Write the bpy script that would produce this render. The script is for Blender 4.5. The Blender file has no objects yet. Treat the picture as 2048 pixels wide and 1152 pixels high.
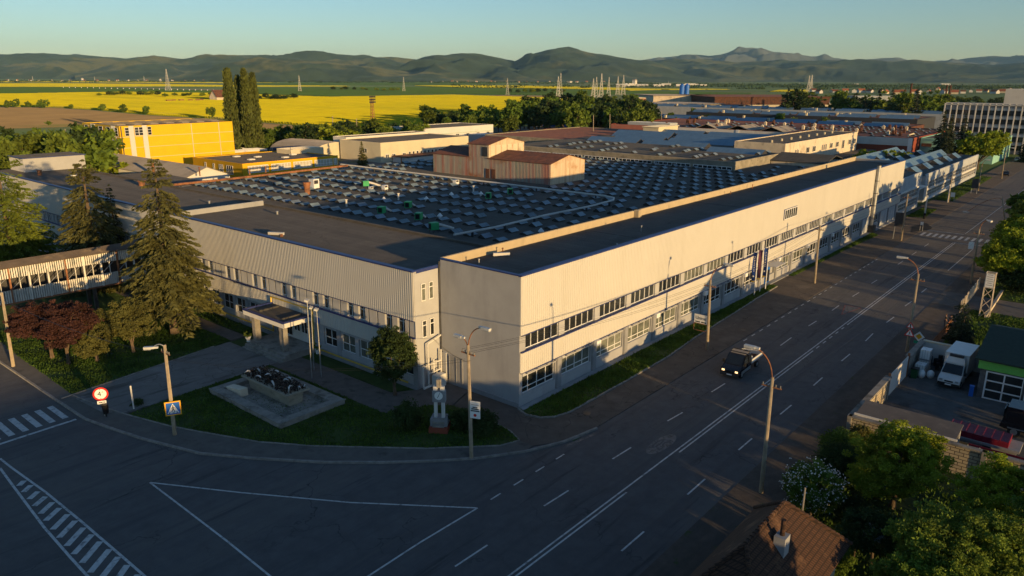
import bpy, math, random
import numpy as np
from mathutils import Vector, Matrix
from math import sin, cos, pi, radians as R

scn = bpy.context.scene
C = scn.collection
rnd = random.Random(7)

# ------------------------------------------------------------------ camera
CAM = np.array([-48.74, -40.22, 29.15])
F, PIT, YAW, ROL = 1500.0, R(15.6415), R(40.145), R(0.1995)      # focal length in pixels of a 2048 wide picture
fwd = np.array([cos(YAW)*cos(PIT), sin(YAW)*cos(PIT), -sin(PIT)])
rt = np.cross(fwd, [0, 0, 1]); rt /= np.linalg.norm(rt); up = np.cross(rt, fwd)
rt, up = cos(ROL)*rt+sin(ROL)*up, -sin(ROL)*rt+cos(ROL)*up
cd = bpy.data.cameras.new('camera'); cam = bpy.data.objects.new('camera', cd); C.objects.link(cam)
cd.sensor_width = 36; cd.lens = F/2048*36; cd.clip_start = 0.5; cd.clip_end = 90000
cam.matrix_world = Matrix([[rt[0], up[0], -fwd[0], CAM[0]], [rt[1], up[1], -fwd[1], CAM[1]], [rt[2], up[2], -fwd[2], CAM[2]], [0, 0, 0, 1]])
scn.camera = cam

# ------------------------------------------------------------------ sky, sun, exposure
SUN = Vector((-0.1900, -0.9780, 0.0910)).normalized()             # direction towards the sun
w = bpy.data.worlds.new('World'); scn.world = w; w.use_nodes = True
nt = w.node_tree; sky = nt.nodes.new('ShaderNodeTexSky'); sky.sky_type = 'NISHITA'; sky.sun_disc = False
sky.sun_elevation = R(7.0); sky.sun_rotation = math.atan2(SUN.x, SUN.y)
sky.air_density = 1.0; sky.dust_density = 0.35; sky.ozone_density = 2.9; sky.altitude = 550
bg = nt.nodes['Background']; bg.inputs[1].default_value = 0.115
nt.links.new(sky.outputs[0], bg.inputs[0])
sl = bpy.data.lights.new('sun', 'SUN'); sl.energy = 4.5; sl.angle = R(0.6); sl.color = (1.0, 0.65, 0.27)
so = bpy.data.objects.new('sun', sl); C.objects.link(so)
so.rotation_euler = SUN.to_track_quat('Z', 'Y').to_euler(); so.location = (-60, -200, 60)
scn.view_settings.view_transform = 'Standard'; scn.view_settings.look = 'None'
scn.view_settings.exposure = 0.5; scn.view_settings.gamma = 1
scn.cycles.use_denoising = True
scn.cycles.volume_bounces = 1

# ------------------------------------------------------------------ pixel -> world helpers (reading positions off the survey of the photo)
def ray(px, py): return fwd + rt*(px-1024)/F - up*(py-576)/F
def G(px, py, z=0.0):
    d = ray(px, py); t = (z-CAM[2])/d[2]; return CAM+t*d
def onX(px, py, x): d = ray(px, py); return CAM+d*((x-CAM[0])/d[0])
def onY(px, py, y): d = ray(px, py); return CAM+d*((y-CAM[1])/d[1])
def atD(px, py, D):                                               # at horizontal distance D
    d = ray(px, py); return CAM+d*(D/math.hypot(d[0], d[1]))

# ------------------------------------------------------------------ mesh helpers
ORG = {}
class MB:
    def __init__(s): s.v = []; s.f = []; s.m = []
    def add(s, vs, fs, m=0):
        n = len(s.v); s.v += [tuple(p) for p in vs]
        for f in fs: s.f.append(tuple(i+n for i in f)); s.m.append(m)
    def box(s, x0, y0, z0, x1, y1, z1, m=0, mt=None):
        if x1 < x0: x0, x1 = x1, x0
        if y1 < y0: y0, y1 = y1, y0
        if z1 < z0: z0, z1 = z1, z0
        s.add([(x0,y0,z0),(x1,y0,z0),(x1,y1,z0),(x0,y1,z0),(x0,y0,z1),(x1,y0,z1),(x1,y1,z1),(x0,y1,z1)],
              [(0,3,2,1),(0,1,5,4),(1,2,6,5),(2,3,7,6),(3,0,4,7)], m)
        s.add([(x0,y0,z1),(x1,y0,z1),(x1,y1,z1),(x0,y1,z1)], [(0,1,2,3)], m if mt is None else mt)
    def obox(s, c, size, a=0.0, m=0, tilt=0.0):                    # centre, full size, turn about z, tilt about local x
        hx, hy, hz = size[0]/2, size[1]/2, size[2]/2; ca, sa = cos(a), sin(a); ct, st = cos(tilt), sin(tilt); o = []
        for z in (-hz, hz):
            for x, y in ((-hx,-hy),(hx,-hy),(hx,hy),(-hx,hy)):
                y2, z2 = y*ct-z*st, y*st+z*ct
                o.append((c[0]+x*ca-y2*sa, c[1]+x*sa+y2*ca, c[2]+z2))
        s.add(o, [(0,3,2,1),(4,5,6,7),(0,1,5,4),(1,2,6,5),(2,3,7,6),(3,0,4,7)], m)
    def prism(s, poly, z0, z1, m=0, mt=None):
        a = sum(poly[i][0]*poly[(i+1)%len(poly)][1]-poly[(i+1)%len(poly)][0]*poly[i][1] for i in range(len(poly)))
        if a < 0: poly = poly[::-1]
        n = len(poly); s.add([(p[0],p[1],z0) for p in poly]+[(p[0],p[1],z1) for p in poly],
              [(i,(i+1)%n,(i+1)%n+n,i+n) for i in range(n)], m)
        s.add([(p[0],p[1],z1) for p in poly], [tuple(range(n))], m if mt is None else mt)
    def cyl(s, p0, p1, r0, r1=None, n=10, m=0, caps=True):
        r1 = r0 if r1 is None else r1; p0 = Vector(p0); p1 = Vector(p1); d = (p1-p0)
        if d.length < 1e-6: return
        d.normalize(); a = d.orthogonal().normalized(); b = d.cross(a); o = []
        for p, r in ((p0, r0), (p1, r1)):
            for i in range(n): t = 2*pi*i/n; o.append(p+a*(r*cos(t))+b*(r*sin(t)))
        s.add(o, [(i,(i+1)%n,(i+1)%n+n,i+n) for i in range(n)]+([tuple(range(n))[::-1], tuple(range(n,2*n))] if caps else []), m)
    def tube(s, pts, r, n=6, m=0):
        rs = r if isinstance(r, (list, tuple)) else [r]*len(pts); P = [Vector(p) for p in pts]; o = []; a = None
        for i, p in enumerate(P):
            d = (P[min(i+1, len(P)-1)]-P[max(i-1, 0)]).normalized()
            a = d.orthogonal().normalized() if a is None else (a-d*a.dot(d)).normalized(); b = d.cross(a)
            for k in range(n): t = 2*pi*k/n; o.append(p+a*(rs[i]*cos(t))+b*(rs[i]*sin(t)))
        fs = [(i*n+k, i*n+(k+1)%n, (i+1)*n+(k+1)%n, (i+1)*n+k) for i in range(len(P)-1) for k in range(n)]
        s.add(o, fs+[tuple(range(n))[::-1], tuple(range((len(P)-1)*n, len(P)*n))], m)
    def ball(s, c, r, m=0, n=10, k=6):
        r = (r, r, r) if not isinstance(r, (tuple, list)) else r; o = []; fs = []
        for j in range(k+1):
            t = pi*j/k
            for i in range(n): a = 2*pi*i/n; o.append((c[0]+r[0]*sin(t)*cos(a), c[1]+r[1]*sin(t)*sin(a), c[2]+r[2]*cos(t)))
        for j in range(k):
            for i in range(n): fs.append((j*n+i, (j+1)*n+i, (j+1)*n+(i+1)%n, j*n+(i+1)%n))
        s.add(o, fs, m)
    def quad(s, a, b, c, d, m=0): s.add([a, b, c, d], [(0,1,2,3)], m)
    def gable(s, x0, y0, x1, y1, ze, zr, ax='y', over=0.0, th=0.15, m=0): # roof only: two slabs meeting at the ridge
        if ax == 'y':
            xm = (x0+x1)/2; k = (zr-ze)/(xm-x0); a, b = y0-over, y1+over; e = over
            for sg, xe in ((-1, x0-e), (1, x1+e)):
                z = ze-k*e; P = [(xe,a,z),(xm,a,zr),(xm,b,zr),(xe,b,z)]; s.slab(P, th, m)
        else:
            ym = (y0+y1)/2; k = (zr-ze)/(ym-y0); a, b = x0-over, x1+over; e = over
            for sg, ye in ((-1, y0-e), (1, y1+e)):
                z = ze-k*e; P = [(a,ye,z),(a,ym,zr),(b,ym,zr),(b,ye,z)]; s.slab(P, th, m)
    def slab(s, P, th, m=0):
        Q = [(p[0], p[1], p[2]-th) for p in P]; n = len(P)
        s.add(list(P)+Q, [tuple(range(n)), tuple(range(n, 2*n))[::-1]]+[(i, (i+1)%n, (i+1)%n+n, i+n) for i in range(n)], m)
    def mesh(s, name, mats, org=None, smooth=False):
        me = bpy.data.meshes.new(name); v = np.array(s.v, dtype=np.float64).reshape(-1, 3)
        if org is not None: v = v-np.array(org)
        me.from_pydata(v.tolist(), [], s.f)
        for mt in (mats if isinstance(mats, (list, tuple)) else [mats]): me.materials.append(mt)
        if max(s.m, default=0): me.polygons.foreach_set('material_index', s.m)
        if smooth: me.polygons.foreach_set('use_smooth', [True]*len(s.f))
        me.update(); return me
    def build(s, name, mats, parent=None, smooth=False):
        org = ORG.get(parent.name, (0,0,0)) if parent else None
        o = bpy.data.objects.new(name, s.mesh(name, mats, org, smooth)); C.objects.link(o)
        if parent: o.parent = parent; ORG[o.name] = tuple(org)
        return o

def thing(name, label, cat, loc=(0,0,0), group=None):
    o = bpy.data.objects.new(name, None); C.objects.link(o); o.location = tuple(float(q) for q in loc); ORG[o.name] = tuple(o.location)
    o.empty_display_size = 0.5
    o['label'] = label; o['category'] = cat
    if group: o['group'] = group
    return o
def tag(o, label, cat, group=None, kind=None):
    o['label'] = label; o['category'] = cat
    if group: o['group'] = group
    if kind: o['kind'] = kind
    return o
def centre(o):                                                     # put a one-mesh thing's origin at its base
    co = np.array([v.co[:] for v in o.data.vertices]); c = co.mean(0); c[2] = co[:, 2].min()
    o.data.transform(Matrix.Translation(Vector(-c))); o.location = Vector(c); ORG[o.name] = tuple(c); return o
def struct(o, label=None):
    o['kind'] = 'structure'
    if label: o['label'] = label; o['category'] = o.name.split('.')[0].replace('_', ' ')
    return o
def inst(name, me, parent, loc=(0,0,0), rz=0.0, sc=None):          # one more object on shared mesh data; loc in world axes
    o = bpy.data.objects.new(name, me); C.objects.link(o)
    if parent:
        o.parent = parent; g = ORG.get(parent.name, (0,0,0)); o.location = (loc[0]-g[0], loc[1]-g[1], loc[2]-g[2])
    else: o.location = loc
    ORG[o.name] = tuple(loc); o.rotation_euler.z = rz
    if sc: o.scale = sc if isinstance(sc, tuple) else (sc, sc, sc)
    return o
def dup(root, loc, rz=0.0, label=None, sc=None):                   # copy a thing with its parts and sub-parts
    r = root.copy(); C.objects.link(r); r.location = tuple(float(q) for q in loc); r.rotation_euler = (0, 0, rz)
    if sc: r.scale = sc if isinstance(sc, tuple) else (sc, sc, sc)
    if label: r['label'] = label
    for ch in list(root.children):
        c = ch.copy(); C.objects.link(c); c.parent = r
        for g in ch.children: d = g.copy(); C.objects.link(d); d.parent = c
    return r
def text(body, size, mat, parent, M, name='lettering', ext=0.004):
    cu = bpy.data.curves.new(name, 'FONT'); cu.body = body; cu.size = size; cu.extrude = ext; cu.align_x = 'CENTER'; cu.align_y = 'CENTER'; cu.materials.append(mat)
    f = bpy.data.objects.new(name, cu); C.objects.link(f); dg = bpy.context.evaluated_depsgraph_get(); me = bpy.data.meshes.new_from_object(f.evaluated_get(dg)); bpy.data.objects.remove(f); me.name = name
    o = bpy.data.objects.new(name, me); C.objects.link(o)
    if parent: o.parent = parent
    o.matrix_local = M; return o

# ------------------------------------------------------------------ materials
def mat(name, col, rough=0.8, var=0.12, scale=3.0, bump=0.0, bscale=20.0, spec=0.3, metal=0.0, col2=None, edge=(0.45, 0.6), detail=5.0, stretch=None, trans=0.0, objvar=0.0, coat=0.0, bdist=1.0):
    m = bpy.data.materials.new(name); m.use_nodes = True; n = m.node_tree; L = n.links.new; b = n.nodes['Principled BSDF']
    b.inputs['Roughness'].default_value = rough; b.inputs['Metallic'].default_value = metal
    b.inputs['Specular IOR Level'].default_value = spec; b.inputs['Coat Weight'].default_value = coat; b.inputs['Diffuse Roughness'].default_value = 1.0 if rough > 0.8 else 0.0
    geo = n.nodes.new('ShaderNodeNewGeometry'); mp = n.nodes.new('ShaderNodeMapping'); L(geo.outputs['Position'], mp.inputs[0])
    if stretch: mp.inputs['Scale'].default_value = stretch
    no = n.nodes.new('ShaderNodeTexNoise'); no.inputs['Scale'].default_value = scale; no.inputs['Detail'].default_value = detail; no.inputs['Roughness'].default_value = 0.62
    L(mp.outputs[0], no.inputs['Vector'])
    rp = n.nodes.new('ShaderNodeValToRGB'); c = np.array(col)
    if col2 is None:
        lo, hi = np.clip(c*(1-var*1.6), 0, 1), np.clip(c*(1+var*1.6), 0, 1); rp.color_ramp.elements[0].position = 0.25; rp.color_ramp.elements[1].position = 0.75
    else:
        lo, hi = c, np.array(col2); rp.color_ramp.elements[0].position = edge[0]; rp.color_ramp.elements[1].position = edge[1]
    rp.color_ramp.elements[0].color = (*lo, 1); rp.color_ramp.elements[1].color = (*hi, 1)
    L(no.outputs['Fac'], rp.inputs[0]); src = rp.outputs[0]
    if objvar:
        oi = n.nodes.new('ShaderNodeObjectInfo'); mr = n.nodes.new('ShaderNodeMapRange'); mr.inputs[3].default_value = 1-objvar; mr.inputs[4].default_value = 1+objvar
        L(oi.outputs['Random'], mr.inputs[0]); hs = n.nodes.new('ShaderNodeHueSaturation'); L(mr.outputs[0], hs.inputs['Value']); L(src, hs.inputs['Color'])
        m2 = n.nodes.new('ShaderNodeMapRange'); m2.inputs[3].default_value = 0.5-objvar*0.06; m2.inputs[4].default_value = 0.5+objvar*0.06
        fr = n.nodes.new('ShaderNodeMath'); fr.operation = 'FRACT'; mu = n.nodes.new('ShaderNodeMath'); mu.operation = 'MULTIPLY'; mu.inputs[1].default_value = 7.31
        L(oi.outputs['Random'], mu.inputs[0]); L(mu.outputs[0], fr.inputs[0]); L(fr.outputs[0], m2.inputs[0]); L(m2.outputs[0], hs.inputs['Hue']); src = hs.outputs[0]
    L(src, b.inputs['Base Color'])
    if bump:
        n2 = n.nodes.new('ShaderNodeTexNoise'); n2.inputs['Scale'].default_value = bscale; n2.inputs['Detail'].default_value = 4; L(mp.outputs[0], n2.inputs['Vector'])
        bp = n.nodes.new('ShaderNodeBump'); bp.inputs['Strength'].default_value = bump; bp.inputs['Distance'].default_value = 0.03*bdist; L(n2.outputs['Fac'], bp.inputs['Height']); L(bp.outputs[0], b.inputs['Normal'])
    if trans:
        tr = n.nodes.new('ShaderNodeBsdfTranslucent'); L(src, tr.inputs[0]); mx = n.nodes.new('ShaderNodeMixShader'); mx.inputs[0].default_value = trans
        L(b.outputs[0], mx.inputs[1]); L(tr.outputs[0], mx.inputs[2]); L(mx.outputs[0], n.nodes['Material Output'].inputs[0])
    return m
def layer(m, col, scale=0.3, lo=0.5, hi=0.65, stretch=None, rough=None, detail=6.0):  # stains or patches over an existing material
    n = m.node_tree; L = n.links.new; b = n.nodes['Principled BSDF']; s = b.inputs['Base Color'].links[0].from_socket
    geo = n.nodes.new('ShaderNodeNewGeometry'); mp = n.nodes.new('ShaderNodeMapping'); L(geo.outputs['Position'], mp.inputs[0])
    if stretch: mp.inputs['Scale'].default_value = stretch
    no = n.nodes.new('ShaderNodeTexNoise'); no.inputs['Scale'].default_value = scale; no.inputs['Detail'].default_value = detail; no.inputs['Roughness'].default_value = 0.65; L(mp.outputs[0], no.inputs['Vector'])
    mr = n.nodes.new('ShaderNodeMapRange'); mr.inputs[1].default_value = lo; mr.inputs[2].default_value = hi; L(no.outputs['Fac'], mr.inputs[0])
    mx = n.nodes.new('ShaderNodeMix'); mx.data_type = 'RGBA'; L(mr.outputs[0], mx.inputs['Factor']); L(s, mx.inputs['A']); mx.inputs['B'].default_value = (*col, 1)
    for l in list(s.links):
        if l.to_node != mx: L(mx.outputs['Result'], l.to_socket)
    return m
def brickmat(name, c1, c2, mortar, w=0.5, h=0.25, ms=0.02, axis='xz'):
    m = mat(name, c1, 0.9, 0.1); n = m.node_tree; L = n.links.new; b = n.nodes['Principled BSDF']; s = b.inputs['Base Color'].links[0].from_socket
    geo = n.nodes.new('ShaderNodeNewGeometry'); sp = n.nodes.new('ShaderNodeSeparateXYZ'); cb = n.nodes.new('ShaderNodeCombineXYZ'); L(geo.outputs['Position'], sp.inputs[0])
    ad = n.nodes.new('ShaderNodeMath'); L(sp.outputs['X'], ad.inputs[0]); L(sp.outputs['Y'], ad.inputs[1]); L(ad.outputs[0], cb.inputs[0]); L(sp.outputs['Z'], cb.inputs[1])
    br = n.nodes.new('ShaderNodeTexBrick'); L(cb.outputs[0], br.inputs[0]); br.inputs['Scale'].default_value = 1.0; br.inputs['Brick Width'].default_value = w; br.inputs['Row Height'].default_value = h; br.inputs['Mortar Size'].default_value = ms
    br.inputs['Color1'].default_value = (*c1, 1); br.inputs['Color2'].default_value = (*c2, 1); br.inputs['Mortar'].default_value = (*mortar, 1); br.inputs['Bias'].default_value = -0.2
    mx = n.nodes.new('ShaderNodeMix'); mx.data_type = 'RGBA'; mx.blend_type = 'MULTIPLY'; mx.inputs['Factor'].default_value = 0.35; L(br.outputs[0], mx.inputs['A']); L(s, mx.inputs['B'])
    bp = n.nodes.new('ShaderNodeBump'); bp.inputs['Strength'].default_value = 0.5; bp.inputs['Distance'].default_value = 0.02; bp.invert = True; L(br.outputs['Fac'], bp.inputs['Height']); L(bp.outputs[0], b.inputs['Normal'])
    L(mx.outputs['Result'], b.inputs['Base Color']); return m
def emit(name, col, st):
    m = bpy.data.materials.new(name); m.use_nodes = True; b = m.node_tree.nodes['Principled BSDF']; b.inputs['Base Color'].default_value = (*col, 1)
    b.inputs['Emission Color'].default_value = (*col, 1); b.inputs['Emission Strength'].default_value = st; return m

def cracks(m, scale=0.25, wd=0.012, col=(0.03,0.03,0.032), amt=0.8, warp=1.2):   # wandering cracks and tar seams
    n = m.node_tree; L = n.links.new; b = n.nodes['Principled BSDF']; s = b.inputs['Base Color'].links[0].from_socket
    geo = n.nodes.new('ShaderNodeNewGeometry'); no = n.nodes.new('ShaderNodeTexNoise'); no.inputs['Scale'].default_value = 0.5; no.inputs['Detail'].default_value = 4; L(geo.outputs['Position'], no.inputs['Vector'])
    mv = n.nodes.new('ShaderNodeVectorMath'); mv.operation = 'SCALE'; mv.inputs['Scale'].default_value = warp*2; L(no.outputs['Color'], mv.inputs[0]); ad = n.nodes.new('ShaderNodeVectorMath'); L(geo.outputs['Position'], ad.inputs[0]); L(mv.outputs[0], ad.inputs[1])
    vo = n.nodes.new('ShaderNodeTexVoronoi'); vo.feature = 'DISTANCE_TO_EDGE'; vo.inputs['Scale'].default_value = scale; L(ad.outputs[0], vo.inputs['Vector'])
    mr = n.nodes.new('ShaderNodeMapRange'); mr.inputs[1].default_value = wd*0.4; mr.inputs[2].default_value = wd; mr.inputs[3].default_value = amt; mr.inputs[4].default_value = 0; L(vo.outputs['Distance'], mr.inputs[0])
    n2 = n.nodes.new('ShaderNodeTexNoise'); n2.inputs['Scale'].default_value = 0.11; L(geo.outputs['Position'], n2.inputs['Vector']); m3 = n.nodes.new('ShaderNodeMapRange'); m3.inputs[1].default_value = 0.45; m3.inputs[2].default_value = 0.6; L(n2.outputs['Fac'], m3.inputs[0]); mu = n.nodes.new('ShaderNodeMath'); mu.operation = 'MULTIPLY'; L(mr.outputs[0], mu.inputs[0]); L(m3.outputs[0], mu.inputs[1])
    mx = n.nodes.new('ShaderNodeMix'); mx.data_type = 'RGBA'; L(mu.outputs[0], mx.inputs['Factor']); L(s, mx.inputs['A']); mx.inputs['B'].default_value = (*col, 1)
    for l in list(s.links):
        if l.to_node != mx: L(mx.outputs['Result'], l.to_socket)
    return m
def seams(m, gap=1.1, axis='X', wd=0.05, dark=0.75, vr=0.07):                  # lapped strips of roofing felt or sheet joints
    n = m.node_tree; L = n.links.new; b = n.nodes['Principled BSDF']; s = b.inputs['Base Color'].links[0].from_socket
    geo = n.nodes.new('ShaderNodeNewGeometry'); sp = n.nodes.new('ShaderNodeSeparateXYZ'); L(geo.outputs['Position'], sp.inputs[0]); dv = n.nodes.new('ShaderNodeMath'); dv.operation = 'DIVIDE'; dv.inputs[1].default_value = gap; L(sp.outputs[axis], dv.inputs[0]); fr = n.nodes.new('ShaderNodeMath'); fr.operation = 'FRACT'; L(dv.outputs[0], fr.inputs[0])
    fl = n.nodes.new('ShaderNodeMath'); fl.operation = 'FLOOR'; L(dv.outputs[0], fl.inputs[0]); wn = n.nodes.new('ShaderNodeTexWhiteNoise'); wn.noise_dimensions = '1D'; L(fl.outputs[0], wn.inputs['W'])
    lt = n.nodes.new('ShaderNodeMath'); lt.operation = 'LESS_THAN'; lt.inputs[1].default_value = wd/gap; L(fr.outputs[0], lt.inputs[0]); mr = n.nodes.new('ShaderNodeMapRange'); mr.inputs[3].default_value = 1-vr; mr.inputs[4].default_value = 1+vr; L(wn.outputs['Value'], mr.inputs[0])
    sb = n.nodes.new('ShaderNodeMath'); sb.operation = 'MULTIPLY_ADD'; sb.inputs[1].default_value = -(1-dark); L(lt.outputs[0], sb.inputs[0]); L(mr.outputs[0], sb.inputs[2])
    hs = n.nodes.new('ShaderNodeHueSaturation'); L(sb.outputs[0], hs.inputs['Value'])
    for l in list(s.links): L(hs.outputs[0], l.to_socket)
    L(s, hs.inputs['Color']); return m
M = {}
M['asphalt'] = layer(layer(mat('asphalt', (0.097,0.094,0.096), 0.85, 0.14, 0.8, 0.7, 14), (0.128,0.118,0.110), 0.16, 0.5, 0.7, (0.25,1,1)), (0.056,0.055,0.058), 0.5, 0.58, 0.66, (0.12,1.6,1))
layer(layer(M['asphalt'], (0.078,0.076,0.080), 0.9, 0.5, 0.68, (0.012,0.9,1)), (0.112,0.105,0.098), 0.7, 0.56, 0.75, (0.01,0.7,1)); cracks(M['asphalt'], 0.16, 0.010, (0.035,0.035,0.038), 0.8, 2.0)
M['side_asphalt'] = layer(layer(mat('side_asphalt', (0.048,0.048,0.050), 0.85, 0.14, 0.8, 0.25, 40), (0.07,0.066,0.06), 0.12, 0.5, 0.72), (0.033,0.033,0.036), 0.35, 0.6, 0.68)
M['apron'] = layer(layer(mat('apron', (0.10,0.084,0.072), 0.92, 0.16, 0.7, 0.8, 12), (0.15,0.125,0.105), 0.18, 0.56, 0.68), (0.045,0.04,0.037), 0.5, 0.62, 0.7)
cracks(M['apron'], 0.3, 0.014, (0.04,0.036,0.033), 0.8)
M['sidewalk'] = layer(layer(mat('sidewalk', (0.115,0.108,0.1), 0.92, 0.15, 1.0, 0.3, 30), (0.065,0.062,0.058), 0.5, 0.55, 0.68), (0.06,0.085,0.03), 1.2, 0.66, 0.72)
M['drive'] = layer(layer(mat('driveway_concrete', (0.17,0.16,0.15), 0.9, 0.12, 0.8, 0.3, 25), (0.085,0.08,0.075), 0.5, 0.54, 0.66, (0.2,1.5,1)), (0.22,0.21,0.2), 0.25, 0.58, 0.68)
cracks(M['drive'], 0.35, 0.014, (0.05,0.05,0.045), 0.8)
M['path'] = layer(mat('path', (0.12,0.105,0.095), 0.92, 0.15, 1.1, 0.3, 25), (0.06,0.06,0.05), 0.7, 0.56, 0.68)
M['kerb'] = mat('kerb_stone', (0.235,0.22,0.20), 0.9, 0.25, 2.0, 0.2, 20)
M['paint'] = layer(mat('road_paint', (0.52,0.52,0.51), 0.7, 0.1, 3.0), (0.13,0.13,0.13), 2.2, 0.52, 0.72)
M['paint_worn'] = layer(mat('worn_road_paint', (0.155,0.15,0.147), 0.8, 0.2, 3.0), (0.07,0.068,0.068), 2.6, 0.46, 0.66)
M['paint_red'] = layer(mat('worn_red_paint', (0.32,0.10,0.08), 0.8, 0.2, 3.0), (0.07,0.065,0.065), 2.6, 0.45, 0.65)
M['lawn'] = layer(mat('lawn_soil', (0.035,0.062,0.012), 0.95, 0.3, 0.6, 0.6, 12), (0.09,0.075,0.045), 0.3, 0.62, 0.75)
M['blade'] = mat('grass_blade', (0.075,0.135,0.018), 0.8, 0.35, 0.5, trans=0.3)
M['dirt'] = layer(mat('dirt', (0.13,0.10,0.075), 0.95, 0.2, 1.0, 0.5, 15), (0.06,0.08,0.025), 0.5, 0.56, 0.66)
M['verge'] = layer(layer(mat('verge_dirt', (0.10,0.082,0.068), 0.95, 0.2, 1.0, 0.5, 15), (0.06,0.055,0.05), 0.25, 0.5, 0.65, (0.2,1,1)), (0.05,0.075,0.02), 0.7, 0.62, 0.7)
M['yard'] = layer(mat('yard_concrete', (0.10,0.10,0.098), 0.9, 0.2, 0.7, 0.3, 20), (0.05,0.05,0.05), 0.4, 0.55, 0.66)
M['facyard'] = layer(mat('factory_yard', (0.13,0.125,0.118), 0.9, 0.2, 0.25, 0.2, 10), (0.06,0.085,0.03), 0.08, 0.52, 0.6)
M['clad'] = layer(mat('cladding', (0.54,0.525,0.485), 0.5, 0.02, 0.4, spec=0.3), (0.50,0.485,0.445), 0.5, 0.5, 0.8, (1,1,0.12))
M['plaster'] = layer(mat('grey_plaster', (0.36,0.365,0.375), 0.9, 0.05, 0.5, 0.08, 30), (0.29,0.295,0.305), 0.4, 0.52, 0.75, (1,1,0.3))
M['plaster_lt'] = mat('pale_plaster', (0.43,0.435,0.44), 0.9, 0.05, 0.6, 0.08, 30)
M['plinth'] = mat('plinth', (0.27,0.275,0.285), 0.9, 0.12, 0.8)
M['blue'] = mat('blue_trim', (0.028,0.045,0.17), 0.45, 0.1, 2.0)
M['roof'] = layer(layer(mat('bitumen_roof', (0.088,0.080,0.072), 0.9, 0.12, 0.35, 1.0, 7, bdist=2.0), (0.125,0.113,0.10), 0.22, 0.6, 0.72, (1,2.5,1)), (0.055,0.051,0.049), 0.4, 0.6, 0.75)
M['roof_hall'] = layer(mat('hall_roofing', (0.078,0.073,0.066), 0.92, 0.15, 0.5, 1.0, 7, bdist=2.0), (0.11,0.10,0.085), 0.3, 0.6, 0.72)
seams(M['roof'], 1.05, 'X', 0.06, 0.7); cracks(M['roof'], 0.12, 0.008, (0.03,0.029,0.028), 0.6); seams(M['roof_hall'], 1.05, 'Y', 0.07, 0.75)
seams(M['clad'], 6.05, 'X', 0.03, 0.93, 0.012); layer(M['clad'], (0.44,0.42,0.37), 1.4, 0.62, 0.9, (1,1,0.04))
M['white'] = mat('white_frame', (0.74,0.74,0.73), 0.5, 0.04, 2.0)
M['glass'] = mat('window_glass', (0.03,0.034,0.036), 0.06, 0.3, 0.8, spec=0.6, objvar=0.5)
M['glass_curt'] = mat('curtained_glass', (0.13,0.14,0.12), 0.1, 0.35, 1.2, spec=0.6, objvar=0.4)
M['blind'] = mat('cream_blinds', (0.46,0.43,0.35), 0.35, 0.08, 1.5, spec=0.5)
M['skyglass'] = mat('wired_glass', (0.17,0.225,0.265), 0.35, 0.25, 0.6, spec=0.5, objvar=0.3)
M['concrete'] = layer(mat('concrete', (0.25,0.235,0.21), 0.92, 0.15, 1.5, 0.3, 20), (0.12,0.115,0.10), 0.9, 0.5, 0.66)
M['old_conc'] = layer(mat('old_concrete', (0.30,0.27,0.21), 0.92, 0.18, 0.5, 0.3, 10), (0.2,0.18,0.14), 0.5, 0.52, 0.66, (1,1,2.0))
M['pole'] = layer(mat('pole_concrete', (0.36,0.30,0.22), 0.9, 0.15, 2.0), (0.22,0.18,0.14), 1.2, 0.55, 0.7, (3,3,0.5))
M['metal'] = mat('grey_metal', (0.35,0.36,0.37), 0.45, 0.15, 2.0, metal=0.6)
M['darkmetal'] = mat('dark_metal', (0.06,0.06,0.065), 0.5, 0.2, 2.0, metal=0.3)
M['rustmetal'] = layer(mat('rusty_metal', (0.30,0.13,0.06), 0.8, 0.3, 1.5), (0.12,0.06,0.04), 0.8, 0.5, 0.65)
M['black'] = mat('black', (0.012,0.012,0.014), 0.4, 0.2, 3.0)
M['rubber'] = mat('rubber', (0.02,0.02,0.02), 0.85, 0.2, 5.0)
M['red'] = mat('red_paint', (0.50,0.025,0.03), 0.45, 0.15, 2.0)
M['signred'] = mat('sign_red', (0.62,0.03,0.02), 0.4, 0.05, 2.0)
M['signwhite'] = mat('sign_white', (0.8,0.8,0.78), 0.4, 0.04, 2.0)
M['signblue'] = mat('sign_blue', (0.02,0.13,0.50), 0.4, 0.05, 2.0)
M['signyellow'] = mat('sign_yellow', (0.85,0.42,0.02), 0.4, 0.05, 2.0)
M['signgreen'] = mat('sign_green', (0.02,0.32,0.17), 0.4, 0.05, 2.0)
M['green'] = mat('green_machine', (0.03,0.33,0.12), 0.5, 0.15, 1.5)
M['pipeyellow'] = mat('gas_pipe_yellow', (0.60,0.42,0.06), 0.5, 0.15, 2.0)
M['bark'] = mat('bark', (0.13,0.095,0.065), 0.95, 0.3, 3.0, 0.6, 12, stretch=(3,3,0.6))
M['yellow'] = layer(mat('yellow_cladding', (0.68,0.42,0.003), 0.5, 0.04, 0.3), (0.63,0.39,0.004), 0.2, 0.5, 0.7, (1,1,3))
M['yellow2'] = mat('yellow_render', (0.64,0.37,0.006), 0.7, 0.04, 0.3)
M['cream'] = layer(mat('cream_render', (0.60,0.54,0.40), 0.85, 0.05, 0.2), (0.5,0.45,0.34), 0.15, 0.55, 0.75)
M['whitewall'] = layer(mat('white_render', (0.62,0.61,0.58), 0.85, 0.05, 0.2), (0.48,0.47,0.45), 0.2, 0.56, 0.75)
M['greyshed'] = layer(mat('shed_roofing', (0.26,0.235,0.21), 0.85, 0.08, 0.3), (0.2,0.18,0.16), 0.2, 0.5, 0.7)
M['brickred'] = layer(mat('red_wall', (0.26,0.065,0.038), 0.9, 0.1, 0.3), (0.2,0.05,0.035), 0.15, 0.5, 0.7)
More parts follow.
